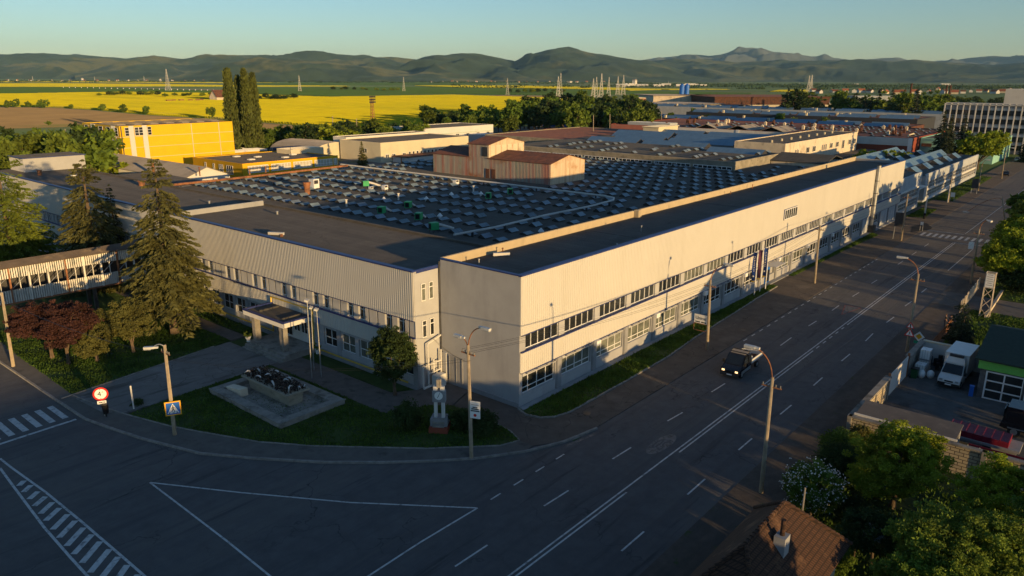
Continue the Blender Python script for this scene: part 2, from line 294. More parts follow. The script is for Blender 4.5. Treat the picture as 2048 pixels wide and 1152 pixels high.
M['pinkwall'] = mat('pink_wall', (0.40,0.16,0.12), 0.9, 0.1, 0.3)
M['teal'] = mat('teal_wall', (0.25,0.48,0.42), 0.85, 0.08, 0.4)
M['dirtycream'] = layer(layer(mat('dirty_cream', (0.62,0.54,0.42), 0.9, 0.08, 0.4), (0.30,0.25,0.18), 0.35, 0.55, 0.72, (1,1,0.7)), (0.2,0.16,0.12), 0.8, 0.66, 0.74)
M['bluewall'] = layer(mat('pale_blue_wall', (0.40,0.43,0.46), 0.85, 0.08, 0.5), (0.3,0.33,0.36), 0.4, 0.55, 0.7)
M['rooflight'] = layer(mat('rooflight_glass', (0.13,0.22,0.30), 0.3, 0.12, 0.5, spec=0.5), (0.2,0.26,0.3), 0.4, 0.58, 0.72, (3,0.3,1))
M['rustroof'] = layer(mat('rust_roof', (0.13,0.055,0.035), 0.85, 0.25, 0.8), (0.07,0.04,0.035), 0.6, 0.5, 0.65)
# ================================================================== THE GROUND
def sheet(name, poly, z, m, z0=None):
    mb = MB(); mb.prism(poly, z-0.3 if z0 is None else z0, z, 0); return struct(mb.build(name, m))
def rect(x0, y0, x1, y1): return [(x0,y0),(x1,y0),(x1,y1),(x0,y1)]
M['plain'] = layer(layer(mat('plain_green', (0.055,0.095,0.028), 0.95, 0.2, 0.004), (0.075,0.085,0.035), 0.0016, 0.5, 0.6, (0.25,1,1)), (0.035,0.07,0.02), 0.003, 0.56, 0.66, (1,0.3,1))
mb = MB(); N = 60; xs = np.linspace(-3000, 9000, N+1)
mb.add([(x, y, -0.06) for y in xs for x in xs], [(j*(N+1)+i, j*(N+1)+i+1, (j+1)*(N+1)+i+1, (j+1)*(N+1)+i) for j in range(N) for i in range(N)])
a, b = -3000, 9000; q = 45000
for P in ([(-q,-q),(q,-q),(q,a),(-q,a)], [(-q,b),(q,b),(q,q),(-q,q)], [(-q,a),(a,a),(a,b),(-q,b)], [(b,a),(q,a),(q,b),(b,b)]): mb.add([(x,y,-0.06) for x, y in P], [(0,1,2,3)])
struct(mb.build('ground', M['plain']), 'flat green plain reaching to the hills')
sheet('main_road', rect(-160,-20.9,620,-7.6), 0.0, M['asphalt'])
sheet('side_road', [(-60,-7.62),(-2,-7.62),(-2,-4),(-14,8),(-24,30),(-24,260),(-46,260),(-46,60)], -0.004, M['asphalt'])
KERB = [(-26.9,255),(-26.9,49.0),(-26.8,34.2),(-26.7,27.7),(-26.1,24.3),(-25.1,19.8),(-23.3,13.9),(-21.0,10.0),(-17.9,5.4),(-14.9,1.8),(-12.2,-1.0),(-9.6,-3.4),(-6.1,-5.7),(-2.6,-7.1),(1.2,-7.75)]
INNER = [(-23.9,255),(-24.6,62),(-25.4,33.6),(-24.6,28.4),(-24.0,25.6),(-22.6,20.4),(-21.3,17.0),(-19.2,11.9),(-16.9,8.2),(-13.9,4.3),(-11.1,0.7),(-6.8,-3.6),(-5.0,-4.2)]
sheet('sidewalk', KERB[:13]+[(-5.0,-5.6)]+INNER[::-1], 0.12, M['sidewalk'])
def strip(line, wd, z0, z1, m, name):
    mb = MB()
    for (x0,y0),(x1,y1) in zip(line, line[1:]):
        d = math.hypot(x1-x0, y1-y0); nx, ny = -(y1-y0)/d*wd/2, (x1-x0)/d*wd/2; k = max(1, int(d/1.0))
        for i in range(k):
            t0, t1 = i/k, (i+1)/k-0.012/d*1.0; j = rnd.uniform(-0.012, 0.012)
            a = (x0+(x1-x0)*t0, y0+(y1-y0)*t0); b = (x0+(x1-x0)*t1, y0+(y1-y0)*t1)
            mb.prism([(a[0]+nx,a[1]+ny),(b[0]+nx,b[1]+ny),(b[0]-nx,b[1]-ny),(a[0]-nx,a[1]-ny)], z0, z1+j)
    return struct(mb.build(name, m))
strip(KERB, 0.2, -0.1, 0.15, M['kerb'], 'kerb')
strip(INNER[2:]+[(-4.2,-2.5),(-3.5,1.6)], 0.12, 0.0, 0.19, M['kerb'], 'kerb')
sheet('driveway', [(-25.6,33.6),(-17.6,34.9),(-9.8,36.1),(-7.9,36.3),(-7.9,26.6),(-17.2,26.2),(-24.1,25.9),(-25.2,28)], 0.125, M['drive'])
strip([(-26.4,33.7),(-17.6,35.0),(-9.8,36.2)], 0.14, 0.0, 0.19, M['kerb'], 'kerb')
LAWN_A = [(-24.6,62),(-25.4,33.9),(-17.6,35.05),(-9.8,36.25),(-7.6,36.6),(-7.6,60),(-7.6,118),(-24.3,118)]
LAWN_B = INNER[4:]+[(-4.2,-2.5),(-3.5,1.6),(-3.7,5.0),(-5.2,6.6),(-8.9,8.4),(-8.9,26.4),(-17.2,26.1)]
sheet('lawn', LAWN_A, 0.14, M['lawn']); sheet('lawn', LAWN_B, 0.14, M['lawn'])
sheet('footpath', [(-8.85,27),(-8.85,8.4),(-5.2,6.65),(-3.65,5.0),(-0.15,6.2),(-0.15,9.9),(-3.3,10.0),(-5.4,11.5),(-5.4,27)], 0.11, M['path'])
sheet('lawn', [(-5.35,11.5),(-3.6,10.9),(-3.6,26),(-5.35,26)], 0.13, M['lawn'])
sheet('footpath', [(-7.55,36.7),(-5.6,36.7),(-5.6,118),(-7.55,118)], 0.135, M['path'])
sheet('lawn', [(-5.55,36.7),(-3.6,36.7),(-3.6,118),(-5.55,118)], 0.14, M['lawn'])
sheet('pavement', [(-5.0,-5.5),(-5.0,-4.3),(-4.1,-2.5),(-3.4,1.6),(-3.6,4.9),(-0.1,6.1),(-0.1,0.1),(0,-0.1),(300,-0.1),(300,-7.58),(1.2,-7.6),(-2.6,-6.95)], 0.05, M['apron'])
STRIP = [(-0.3,-0.15),(-0.75,-1.4),(-0.4,-2.8),(0.5,-3.6),(2.3,-4.1),(11.6,-4.1),(21.1,-3.9),(27.5,-3.3),(39,-2.7),(48,-2.2),(56.5,-1.9)]
sheet('lawn', STRIP+[(56.5,-0.75),(0,-0.75)], 0.13, M['lawn'])
strip(STRIP, 0.16, 0.0, 0.17, M['kerb'], 'kerb')
sheet('lawn', [(64,-0.75),(64,-1.5),(88,-1.7),(106,-2.4),(107,-0.9)], 0.12, M['lawn'])
sheet('lawn', [(132,-1.2),(133,-4.6),(147,-4.2),(147,-1.2)], 0.12, M['lawn'])
sheet('lawn', [(163,0),(163,-4.5),(225,-3.6),(226,0)], 0.12, M['lawn'])
mb = MB(); mb.prism([(-0.25,-0.74),(129,-0.74),(129,-0.1),(-0.25,-0.1)], 0, 0.17); struct(mb.build('footpath', M['plinth']))
sheet('verge', rect(-30,-26.2,300,-20.88), 0.02, M['verge'])
sheet('yard', rect(13.4,-46,37.6,-24.9), 0.06, M['yard'])
sheet('lawn', rect(39.2,-46,62,-25.6), 0.07, M['lawn'])
sheet('garden', rect(-30,-50,13.0,-24.6), 0.05, M['lawn'])
sheet('side_road', rect(62.5,-80,70,-20.9), 0.03, M['sidewalk'])
sheet('lawn', rect(70.3,-60,330,-25.4), 0.06, M['lawn'])
sheet('factory_yard', rect(10.2,10.2,420,260), 0.02, M['facyard'])
sheet('lawn', [(-3,133),(60,133),(60,330),(-120,330),(-24,133)], 0.03, M['lawn'])

# ------------------------------------------------------------------ painted road markings
PZ = 0.006
def pline(mb, a, b, wd):
    a = np.array(a[:2]); b = np.array(b[:2]); d = b-a; d /= np.linalg.norm(d); n = np.array([-d[1], d[0]])*wd/2
    mb.add([(*(a+n),PZ),(*(a-n),PZ),(*(b-n),PZ),(*(b+n),PZ)], [(0,1,2,3)])
def markings(segs, wd, m=None, name='lane_marking'):
    mb = MB()
    for s in segs:
        for a, b in zip(s, s[1:]): pline(mb, a, b, wd)
    return struct(mb.build(name, m or M['paint']))
def px(*p): return [tuple(G(*q)[:2]) for q in p]
markings([[(-34,-14.85),(108.2,-14.85)], [(2,-15.2),(33,-15.2)], [(-34,-15.2),(-6,-15.2)], [(46,-15.2),(108.2,-15.2)], [(119,-14.9),(260,-14.9)]], 0.13)
markings([[(x,-15.2),(x+1.0,-15.2)] for x in np.arange(34,46,2.2)], 0.13)
markings([px((910,1133),(975,1090)), px((1088,1012),(1137,981)), px((1225,918),(1262,895)), px((1335,842),(1365,825)), px((1423,784),(1450,767)), px((1561,691),(1583,675)), px((1617,652),(1633,642)), px((1664,621),(1678,611)), px((1705,593),(1718,585)), px((1743,567),(1754,560))]+[[(x,-11.6),(x+3.2,-11.6)] for x in (83,92,101)], 0.13)
markings([px((1243,1102),(1288,1063)), px((1375,989),(1410,958)), px((1477,900),(1504,877)), px((1560,829),(1583,810)), px((1627,771),(1645,755)), px((1683,722),(1700,708)), px((1731,682),(1746,667)), px((1773,645),(1788,634)), px((1810,612),(1823,603)), px((1843,585),(1853,577)), px((1896,541),(1945,499))], 0.13)
markings([[(x,-8.3),(x+1.1,-8.3)] for x in (-13.2,-10.6,-8,-5.4)]+[[(x,-7.95),(x+1.0,-7.95)] for x in np.arange(31,84,2.3)], 0.13)
markings([px((1507,642),(1615,580))], 0.12, M['paint_worn']); markings([[(x,-6.2),(x+3,-6.1)] for x in (66,72,78)], 0.12, M['paint_worn'])
markings([px((1003,868),(1175,835)), px((1132,892),(1190,868))], 0.25, M['paint_worn'])
markings([[(111.8,-8.6-1.08*i),(115.6,-8.6-1.08*i)] for i in range(11)], 0.5, name='crossing_marking')
markings([[(118.3,-8.2),(118.3,-14.8)],[(108.4,-14.9),(108.4,-20.6)]], 0.3)
markings([[(-27.7-1.06*i,29.2-0.05*i),(-27.7-1.06*i,32.9-0.05*i)] for i in range(14)], 0.5, name='crossing_marking')
markings([[(-27.2,28.25),(-41,27.7)]], 0.32)
k = 3.945; z1 = lambda x, y: (x/k, 860+y/k)
markings([px(*[z1(*p) for p in ((0,225),(95,300),(360,490),(640,720),(1000,1030),(1140,1152),(1300,1310))]), px(*[z1(*p) for p in ((0,300),(110,450),(350,770),(560,1010),(690,1152),(830,1310))])], 0.17)
ST = [((150,440),(190,400)),((185,490),(245,435)),((230,545),(300,485)),((270,600),(360,525)),((320,660),(415,570)),((360,715),(470,615)),((415,785),(535,665)),((465,850),(595,715)),((525,915),(660,770)),((580,980),(725,825)),((645,1050),(790,880)),((710,1125),(865,940)),((790,1180),(935,1000)),((880,1240),(1005,1065)),((960,1320),(1090,1140))]
markings([px(z1(*a), z1(*b)) for a, b in ST], 0.42, name='hatching')
markings([px((300,965),(480,985),(700,1005),(955,1016)), px((300,965),(370,1018),(455,1083),(540,1152),(600,1205)), px((955,1016),(840,1085),(740,1150),(600,1240))], 0.14)
def oval(name, c, rx, ry, m):
    mb = MB(); mb.add([(c[0]+rx*cos(t), c[1]+ry*sin(t), PZ) for t in np.linspace(0, 2*pi, 28)[:-1]], [tuple(range(27))]); return struct(mb.build(name, m))
for c, s in (((1323,888),'50'),):
    p = G(*c); o = oval('speed_marking', p, 2.2, 0.72, M['paint_worn'])
    if s:
        Mx = Matrix(((0,-2.6,0,p[0]),(1,0,0,p[1]),(0,0,1,PZ+0.004),(0,0,0,1))); t = text(s, 1.05, M['asphalt'], None, Mx, 'speed_lettering', 0.001); struct(t)
p = G(1695,621); mb = MB(); mb.add([(p[0]-2.2,p[1],PZ),(p[0]+2.2,p[1]-0.9,PZ),(p[0]+2.2,p[1]+0.9,PZ)], [(0,1,2)]); struct(mb.build('warning_marking', M['paint_worn']))
mb = MB()
for a, b in (((-2.4,0),(2.4,-1)),((2.4,-1),(2.4,1)),((2.4,1),(-2.4,0))): pline(mb, (p[0]+a[0],p[1]+a[1]), (p[0]+b[0],p[1]+b[1]), 0.16)
struct(mb.build('warning_marking', M['paint_red']))
def discs(name, pts, r, m, z):
    for q in pts:
        mb = MB(); mb.cyl((q[0],q[1],z-0.01), (q[0],q[1],z), r, n=16); struct(mb.build(name, m))
discs('manhole_cover', [G(1175,828), G(1490,620), G(1487,661)], 0.36, M['darkmetal'], 0.062); discs('manhole_cover', [G(1718,718)], 0.4, M['darkmetal'], 0.005)
p = G(1843,456); mb = MB(); mb.prism([(p[0]+a*cos(t)*(1+0.25*sin(3*t)), p[1]+1.5*sin(t)*(1+0.2*cos(4*t))) for t in np.linspace(0,2*pi,20)[:-1] for a in [5.5]], 0, 0.066); struct(mb.build('asphalt_patch', M['rubber']))

# ================================================================== BUILDING HELPERS
def corrug(mb, P, u0, u1, z0, z1, pitch, dep, m=0):                # trapezoid ribs along u; P(u, d, z) -> xyz, d outward
    us = [(0,0),(0.3*pitch,0),(0.42*pitch,dep),(0.85*pitch,dep),(0.97*pitch,0)]; pr = []; u = u0
    while u < u1-1e-6:
        for du, d in us:
            if u+du <= u1: pr.append((u+du, d))
        u += pitch
    pr.append((u1, 0)); n = len(mb.v)
    for uu, d in pr: mb.v.append(P(uu, d, z0)); mb.v.append(P(uu, d, z1))
    for i in range(len(pr)-1): mb.f.append((n+2*i, n+2*i+2, n+2*i+3, n+2*i+1)); mb.m.append(m)
def window_mesh(wd, ht, cols, rows, bar=0.06, dep=0.09, name='window', weights=None, rw=None):
    """frame and pane meshes; origin bottom left of the opening, wall runs along +x, outside is -y"""
    cs = np.cumsum([0]+list(weights or [1]*cols)); cs = cs/cs[-1]*wd; rs = np.cumsum([0]+list(rw or [1]*rows)); rs = rs/rs[-1]*ht
    f = MB(); g = MB()
    for i, x in enumerate(cs):
        bw = bar if 0 < i < cols else bar*1.15; f.box(max(0,x-bw/2) if i else 0, -dep, 0, (min(wd,x+bw/2) if i < cols else wd) if i else bw, 0, ht)
    for j, z in enumerate(rs):
        b0, b1 = (0, bar) if j == 0 else ((ht-bar, ht) if j == rows else (z-bar/2, z+bar/2))
        for i in range(cols): f.box(cs[i]+bar/2, -dep+0.008, b0, cs[i+1]-bar/2, -0.004, b1)
    for i in range(cols):
        for j in range(rows):
            t = rnd.uniform(-0.006, 0.006); t2 = rnd.uniform(-0.006, 0.006); y = -dep*0.45
            x0, x1, z0, z1 = cs[i]+0.01, cs[i+1]-0.01, rs[j]+0.01, rs[j+1]-0.01
            g.add([(x0,y+t,z0),(x1,y+t2,z0),(x1,y+t2,z1),(x0,y+t,z1)], [(0,1,2,3)])
    return f.mesh(name, M['white']), g.mesh('pane', M['glass'])
def window(parent, ms, loc, rz=0.0, gm=None):
    o = inst('window', ms[0], parent, loc, rz); p = inst('pane', ms[1], o, loc)
    if gm: p.data = ms[2]
    return o
def curtained(ms):
    g2 = ms[1].copy(); g2.materials.clear(); g2.materials.append(M['glass_curt']); return (ms[0], ms[1], g2)

# ================================================================== LONG WING ALONG THE ROAD
LX = 129.0; BAY = 6.05
LW = thing('long_wing', 'long beige corrugated factory wing facing the main road with two window rows', 'factory wing', (0,0,0))
w_ = MB()
w_.box(0, 0.32, 0.0, LX, 9.9, 11.7)                                 # core
w_.box(0, -0.06, 11.7, LX, 0.32, 12.42); w_.box(0, 0.32, 11.7, 0.3, 9.85, 12.45); w_.box(LX-0.3, 0.32, 11.7, LX, 9.85, 12.3)
w_.box(0, -0.06, 7.02, LX, 0.32, 11.7); w_.box(0, -0.03, 3.5, LX, 0.32, 5.42)
w_.box(0, 0.02, 0.0, LX, 0.32, 1.18); w_.box(0, 0.02, 2.98, LX, 0.32, 3.5); w_.box(0, 0.0, 1.18, 0.42, 0.32, 2.98); w_.box(0, 0.0, 5.42, 0.85, 0.32, 7.02)
w_.box(127.9, 0.0, 5.42, LX, 0.32, 7.02); w_.box(127.5, 0.0, 1.18, LX, 0.32, 2.98)
for i in range(21):
    x = 0.42+BAY*i; w_.box(x+5.0, 0.02, 1.18, x+BAY, 0.32, 2.98)
w_.build('wall', M['plaster'], LW)
c_ = MB(); corrug(c_, lambda u, d, z: (u, -0.14-d, z), 0.12, LX-0.02, 7.05, 12.5, 0.30, 0.05); corrug(c_, lambda u, d, z: (u, -0.12-d, z), 0.12, LX-0.02, 3.42, 5.36, 0.30, 0.05)
c_.box(0.02, -0.13, 7.03, LX-0.02, -0.06, 12.46); c_.box(0.02, -0.11, 3.45, LX-0.02, -0.03, 5.33)
c_.build('cladding', M['clad'], LW)
b_ = MB(); b_.box(-0.05, -0.26, 12.5, LX+0.05, 0.34, 12.62); b_.box(-0.05, 0.34, 12.5, 0.36, 9.9, 12.6); b_.box(0.1, -0.24, 5.36, LX, 0.0, 5.46); b_.box(0.1, -0.22, 6.97, LX, -0.06, 7.03); b_.box(0.1, -0.2, 3.36, LX, -0.02, 3.42)
b_.build('trim', M['blue'], LW)
r_ = MB(); r_.box(0.3, 0.32, 11.71, LX-0.3, 9.85, 11.74)
for x in (24.0, 52.0, 88.0, 104.0): r_.box(x, 0.34, 11.742, x+0.5, 9.8, 11.77)
r_.build('roof', M['roof'], LW)
p_ = MB(); p_.box(0.3, 9.9, 10.0, LX, 10.16, 12.58); p_.box(35.2, 9.2, 11.74, 35.7, 9.88, 12.7); p_.box(35.9, 9.55, 11.74, 36.6, 9.88, 12.62)
p_.build('parapet', layer(mat('parapet_render', (0.47,0.39,0.26), 0.9, 0.06, 0.8), (0.36,0.3,0.21), 0.5, 0.56, 0.74, (1,1,0.4)), LW)
wt = curtained(window_mesh(5.08, 1.5, 5, 1, 0.075, name='window')); wt2 = curtained(window_mesh(5.08, 1.5, 7, 1, 0.09, name='window'))
wg = curtained(window_mesh(4.98, 1.75, 4, 2, 0.075, weights=[1,1.25,1.25,1.15], rw=[0.42,1.0]))
for i in range(21):
    x = 0.42+BAY*i
    window(LW, wt if i < 10 else wt2, (0.87+BAY*i, 0.30, 5.47), gm=rnd.random() < 0.25)
    if i not in (9, 17, 19, 20): window(LW, wg, (x, 0.30, 1.2), gm=rnd.random() < 0.35)
    q = MB(); q.box(0.87+BAY*i+5.1, 0.06, 5.46, 0.87+BAY*(i+1)-0.04, 0.315, 6.97); q.build('infill_panel', M['plaster_lt'], LW)
    q = MB(); q.box(x+5.12, -0.10, 0.17, x+5.92, 0.02, 3.36); q.box(x+5.2, -0.16, 0.17, x+5.3, -0.10, 3.3); q.build('pilaster', M['plinth'], LW)
    if i < 12:
        q = MB(); q.tube([(x+0.3,-0.28,3.25),(x+4.9,-0.28,3.25)], 0.035); [q.box(x+t,-0.32,3.2,x+t+0.06,-0.05,3.36) for t in (0.4,1.9,3.4,4.7)]; q.build('awning_rail', M['plinth'], LW)
        q = MB(); q.box(x+0.02, -0.06, 2.98, x+4.95, 0.02, 3.3); q.build('shutter_box', M['plaster_lt'], LW)
q = MB(); q.box(60.94, -0.26, 8.98, 66.1, -0.2, 10.58); q.build('window_surround', M['blue'], LW)
window(LW, curtained(window_mesh(5.0, 1.5, 6, 1, 0.1)), (61.02, -0.262, 9.03))
x = 0.42+BAY*9
d_ = MB(); d_.box(x+1.4, -0.03, 0.17, x+3.2, 0.03, 2.9); d_.box(x+1.55, -0.06, 0.3, x+2.25, -0.03, 2.1, 1); d_.box(x+2.35, -0.06, 0.3, x+3.05, -0.03, 2.1, 1); d_.build('door', [M['signblue'], M['glass']], LW)
d_ = MB(); d_.box(x+0.6, -1.9, 3.05, x+4.2, -0.1, 3.15); d_.tube([(x+0.7,-1.8,3.1),(x+0.7,-0.1,3.9)], 0.03); d_.tube([(x+4.1,-1.8,3.1),(x+4.1,-0.1,3.9)], 0.03); d_.build('canopy', M['plaster_lt'], LW)
for i in (17, 19, 20):
    x = 0.42+BAY*i; d_ = MB(); d_.box(x, -0.02, 0.2, x+4.9, 0.03, 3.2); [d_.box(x+t,-0.06,0.2,x+t+0.08,-0.02,3.2) for t in (0,1.6,3.2,4.82)]; d_.build('gate', M['bluewall'], LW)
e0, e1 = onX(902,730,0), onX(927,777,0)
d_ = MB(); d_.box(-0.08, e1[1], 0.1, 0.0, e0[1]+0.3, 3.1); [d_.box(-0.12, t, 0.2, -0.08, t+0.07, 3.0) for t in (e1[1]+0.05, (e0[1]+e1[1])/2, e0[1]+0.1)]; d_.build('door', M['plinth'], LW)
d_ = MB(); d_.box(-0.2, e0[1]+0.5, 0.1, 0.0, e0[1]+1.0, 3.2); d_.build('door_frame', M['plaster_lt'], LW)
q = MB(); q.box(-0.1, 0.0, 0.0, 0.0, 9.9, 0.5); q.build('plinth', M['plinth'], LW)
q = MB(); q.tube([(0.15+0.1,9.97,0.4),(-0.06,9.97,0.4),(-0.06,9.97,12.3)], 0.07, m=0); q.build('downpipe', M['darkmetal'], LW)
for i, (xx, yy) in enumerate(((3.2,7.8),(8.0,8.9),(27.5,4.2),(62,8.8),(58,1.3),(70.5,8.9),(18,1.5),(40,1.2))):
    q = MB(); q.cyl((xx,yy,11.74),(xx,yy,12.2+0.1*(i%3)),0.06,n=8); q.cyl((xx,yy,12.2+0.1*(i%3)),(xx,yy,12.3+0.1*(i%3)),0.1,n=8); q.build('vent_pipe', M['rustmetal'] if i%2 else M['metal'], LW)
q = MB(); q.obox((7.1, 8.3, 12.0), (0.35,1.7,0.3), 0.9, 0); q.build('floodlight', M['clad'], LW)
ch = thing('chimney_pipe', 'tall steel flue running up the beige factory front', 'chimney', (107.6,-0.5,1.4))
q = MB(); q.cyl((107.6,-0.55,1.4),(107.6,-0.55,13.3),0.36,n=16); q.build('flue', M['metal'], ch); q = MB(); [q.cyl((107.6,-0.55,z),(107.6,-0.55,z+0.12),0.40,n=16) for z in (3,5.4,7.8,10.2,13.18)]; q.build('collar', M['darkmetal'], ch)
q = MB(); q.box(107.0,-1.2,0.17,108.4,-0.12,1.6); q.build('boiler_box', M['darkmetal'], ch)
for i in range(7):
    x = 0.42+BAY*(i*2+1)+5.3
    u = MB(); u.box(x,-0.5,2.9,x+0.8,-0.16,3.4); u.cyl((x+0.3,-0.505,3.15),(x+0.3,-0.49,3.15),0.18,n=12); o = centre(u.build('air_conditioner', M['white'])); tag(o, 'white air conditioner on the road front, unit %s along the pilasters from the corner' % ('one two three four five six seven'.split()[i]), 'air conditioner', 'air conditioners along the road front')

# ================================================================== LEFT WING WITH THE ENTRANCE
WX = -3.2; WY0, WY1 = 10.15, 132.0
LF = thing('entrance_wing', 'grey corrugated office wing with entrance canopy facing the lawns', 'office wing', (-3.2,10.1,0))
def PL(u, d, z): return (WX-d, u, z)
w_ = MB(); w_.box(WX+0.34, WY0, 0, 10.2, WY1, 11.4); w_.box(WX, WY0, 11.4, WX+0.34, WY1, 11.8); w_.box(WX+0.34, WY0, 11.4, 9.9, WY0+0.25, 11.62)
w_.box(WX, WY0, 6.98, WX+0.34, WY1, 11.4); w_.box(WX+0.02, WY0, 3.6, WX+0.34, WY1, 5.35); w_.box(WX+0.05, WY0, 0, WX+0.34, WY1, 1.28); w_.box(WX+0.05, WY0, 3.2, WX+0.34, WY1, 3.6)
w_.box(WX+0.34, 55.9, 11.4, 9.9, 56.25, 12.1)
ys = [26.45+5.95*k for k in range(-2, 18)]
for y in ys:                                                        # piers between the openings of one bay
    for a, b_y in ((y-1.85, y-1.1), (y-3.4, y-2.95), (y-4.75, y-3.6), (y-5.95, y-4.95)):
        if b_y > WY0: w_.box(WX+0.03, max(a, WY0), 5.35, WX+0.34, b_y, 6.98)
    g0 = y+1.3
    for a, b_y in ((g0-2.9, g0-2.3), (g0-5.95, g0-5.2)):
        if b_y > WY0: w_.box(WX+0.05, max(a, WY0), 1.28, WX+0.34, b_y, 3.2)
w_.build('wall', M['plaster'], LF)
c_ = MB(); corrug(c_, lambda u, d, z: (WX-0.1-d, u, z), WY0, WY1, 7.02, 11.75, 0.30, 0.035); corrug(c_, lambda u, d, z: (WX-0.08-d, u, z), WY0, WY1, 3.52, 5.24, 0.30, 0.035)
c_.box(WX-0.09, WY0, 7.0, WX, WY1, 11.72); c_.box(WX-0.07, WY0, 3.55, WX+0.02, WY1, 5.2); c_.build('cladding', M['clad'], LF)
b_ = MB(); b_.box(WX-0.22, WY0-0.05, 11.8, WX+0.36, WY1, 11.92); b_.box(WX+0.36, WY0-0.05, 11.62, 0.0, WY0+0.2, 11.92); b_.box(WX-0.2, WY0, 5.24, WX, WY1, 5.36); b_.box(WX-0.18, WY0, 6.95, WX, WY1, 7.0)
b_.build('trim', M['blue'], LF)
r_ = MB(); r_.box(WX+0.34, WY0+0.25, 11.402, 9.9, WY1, 11.44); r_.box(9.9, WY0, 11.402, 10.24, WY1, 11.72); r_.build('roof', M['roof'], LF)
q = MB(); q.box(WX, WY0-0.05, 3.4, 0.0, WY0, 11.6); q.box(WX+0.4, WY0-0.04, 0, 0.0, WY0, 3.4); q.build('end_wall', M['plaster_lt'], LF)
w1 = curtained(window_mesh(1.1, 1.55, 2, 2, 0.07, weights=[1.3,1], rw=[1.0,0.38])); w3 = curtained(window_mesh(0.4, 1.4, 1, 1, 0.06)); w2 = curtained(window_mesh(2.25, 1.9, 2, 2, 0.065, rw=[1,1.15]))
for k_, y in enumerate(ys):
    for dy in (0, 1.85): 
        if y-dy-1.1 > WY0+0.2: window(LF, w1, (WX+0.32, y-dy, 5.4), R(-90), gm=rnd.random() < 0.2)
    for dy in (3.4, 4.75):
        if y-dy-0.3 > WY0+0.2: window(LF, w3, (WX+0.32, y-dy, 5.45), R(-90))
    for dy in (0, 2.95):
        g0 = y+1.3-dy
        if g0-2.3 > WY0 and not (26.5 < g0 < 34.5): window(LF, w2, (WX+0.32, g0, 1.29), R(-90), gm=rnd.random() < 0.25)
    q = MB(); q.box(WX-0.02, y-4.6, 0.0, WX+0.05, y-3.95, 3.5); q.build('pilaster', M['plinth'], LF)
we = curtained(window_mesh(0.56, 1.72, 1, 2, 0.075, rw=[1.2,0.5]))
for x in (-2.42, -1.42):
    for z in (5.15, 8.8): window(LF, we, (x, WY0-0.06, z), 0, gm=z > 8)
q = MB(); q.box(WX-0.1, WY0, 0, WX+0.05, WY1, 0.4); q.build('plinth', M['plinth'], LF)
q = MB(); q.tube([(WX-0.25,11.2,0.6),(WX-0.25,26.3,0.6),(WX-0.25,26.3,4.9),(WX-0.25,34.2,4.9),(WX-0.25,34.2,0.75),(WX-0.25,62,0.75)], 0.09, 8); q.build('gas_pipe', M['pipeyellow'], LF)
# canopy and steps of the entrance
E0, E1 = 26.5, 34.3
q = MB(); q.box(-7.0, E0, 3.62, WX-0.15, E1, 4.12); q.build('canopy', M['whitewall'], LF)
q = MB(); q.box(-7.05, E0-0.05, 4.12, -6.75, E1+0.05, 4.26); q.box(-6.75, E0-0.05, 4.12, WX-0.15, E0+0.25, 4.26); q.box(-6.75, E1-0.25, 4.12, WX-0.15, E1+0.05, 4.26); q.build('canopy_trim', M['blue'], LF)
q = MB(); q.box(-6.7, E0+0.3, 4.122, WX-0.2, E1-0.3, 4.14); q.box(-6.2, E0+1.2, 4.14, -3.8, E0+1.45, 4.3); q.box(-6.2, E1-2.2, 4.14, -3.8, E1-1.95, 4.3); q.build('canopy_roof', M['roof_hall'], LF)
for y in (27.3, 32.6): q = MB(); q.box(-6.85, y-0.3, 0.8, -6.2, y+0.3, 3.62); q.build('canopy_post', M['concrete'], LF)
q = MB(); q.box(-7.3, 26.0, 0, -3.25, 33.4, 0.8); q.box(-7.65, 26.0, 0, -7.3, 33.4, 0.53); q.box(-8.0, 26.0, 0, -7.65, 33.4, 0.27); q.build('steps', M['concrete'], LF)
q = MB(); q.box(WX-0.14, 27.2, 0.8, WX-0.02, 33.0, 3.5, 0); q.build('entrance_wall', M['whitewall'], LF)
we2 = curtained(window_mesh(1.15, 1.5, 2, 1, 0.07)); [window(LF, we2, (WX-0.15, y, 1.8), R(-90)) for y in (28.6, 30.0)]
q = MB(); q.box(WX-0.2, 30.3, 0.82, WX-0.14, 31.7, 3.1); q.box(WX-0.24, 30.45, 1.1, WX-0.2, 30.95, 2.9, 1); q.box(WX-0.24, 31.05, 1.1, WX-0.2, 31.55, 2.9, 1); q.build('door', [M['whitewall'], M['glass']], LF)
q = MB(); q.box(WX-0.2, 25.2, 3.55, WX-0.16, 25.75, 4.2); pl = q.build('house_number_plate', M['signblue'], LF)
text('1', 0.45, M['signwhite'], LF, Matrix(((0,0,-1,WX-0.21-ORG[LF.name][0]),(-1,0,0,25.48-ORG[LF.name][1]),(0,1,0,3.87),(0,0,0,1))))
RB = thing('roof_house', 'pale windowless box on the far end of the entrance wing roof', 'roof house', (6.5,127.5,11.44))
q = MB(); q.box(1.2, 123.8, 11.44, 12.2, 131.5, 14.0); q.build('wall', M['plaster_lt'], RB); q = MB(); q.box(1.0, 123.6, 14.0, 12.4, 131.7, 14.12); q.build('roof_edge', M['blue'], RB); q = MB(); q.box(1.3, 123.9, 14.12, 12.1, 131.4, 14.14); q.build('roof', M['roof'], RB)
LF2 = thing('annex_block', 'low flat roofed block behind the far end of the entrance wing', 'building', (23,134,0))
q = MB(); q.box(10.3, 119.2, 0, 37, 150, 6.3); q.build('wall', M['plaster'], LF2); q = MB(); q.box(10.3, 119.3, 6.3, 36.8, 149.8, 6.36); q.build('roof', M['roof'], LF2)
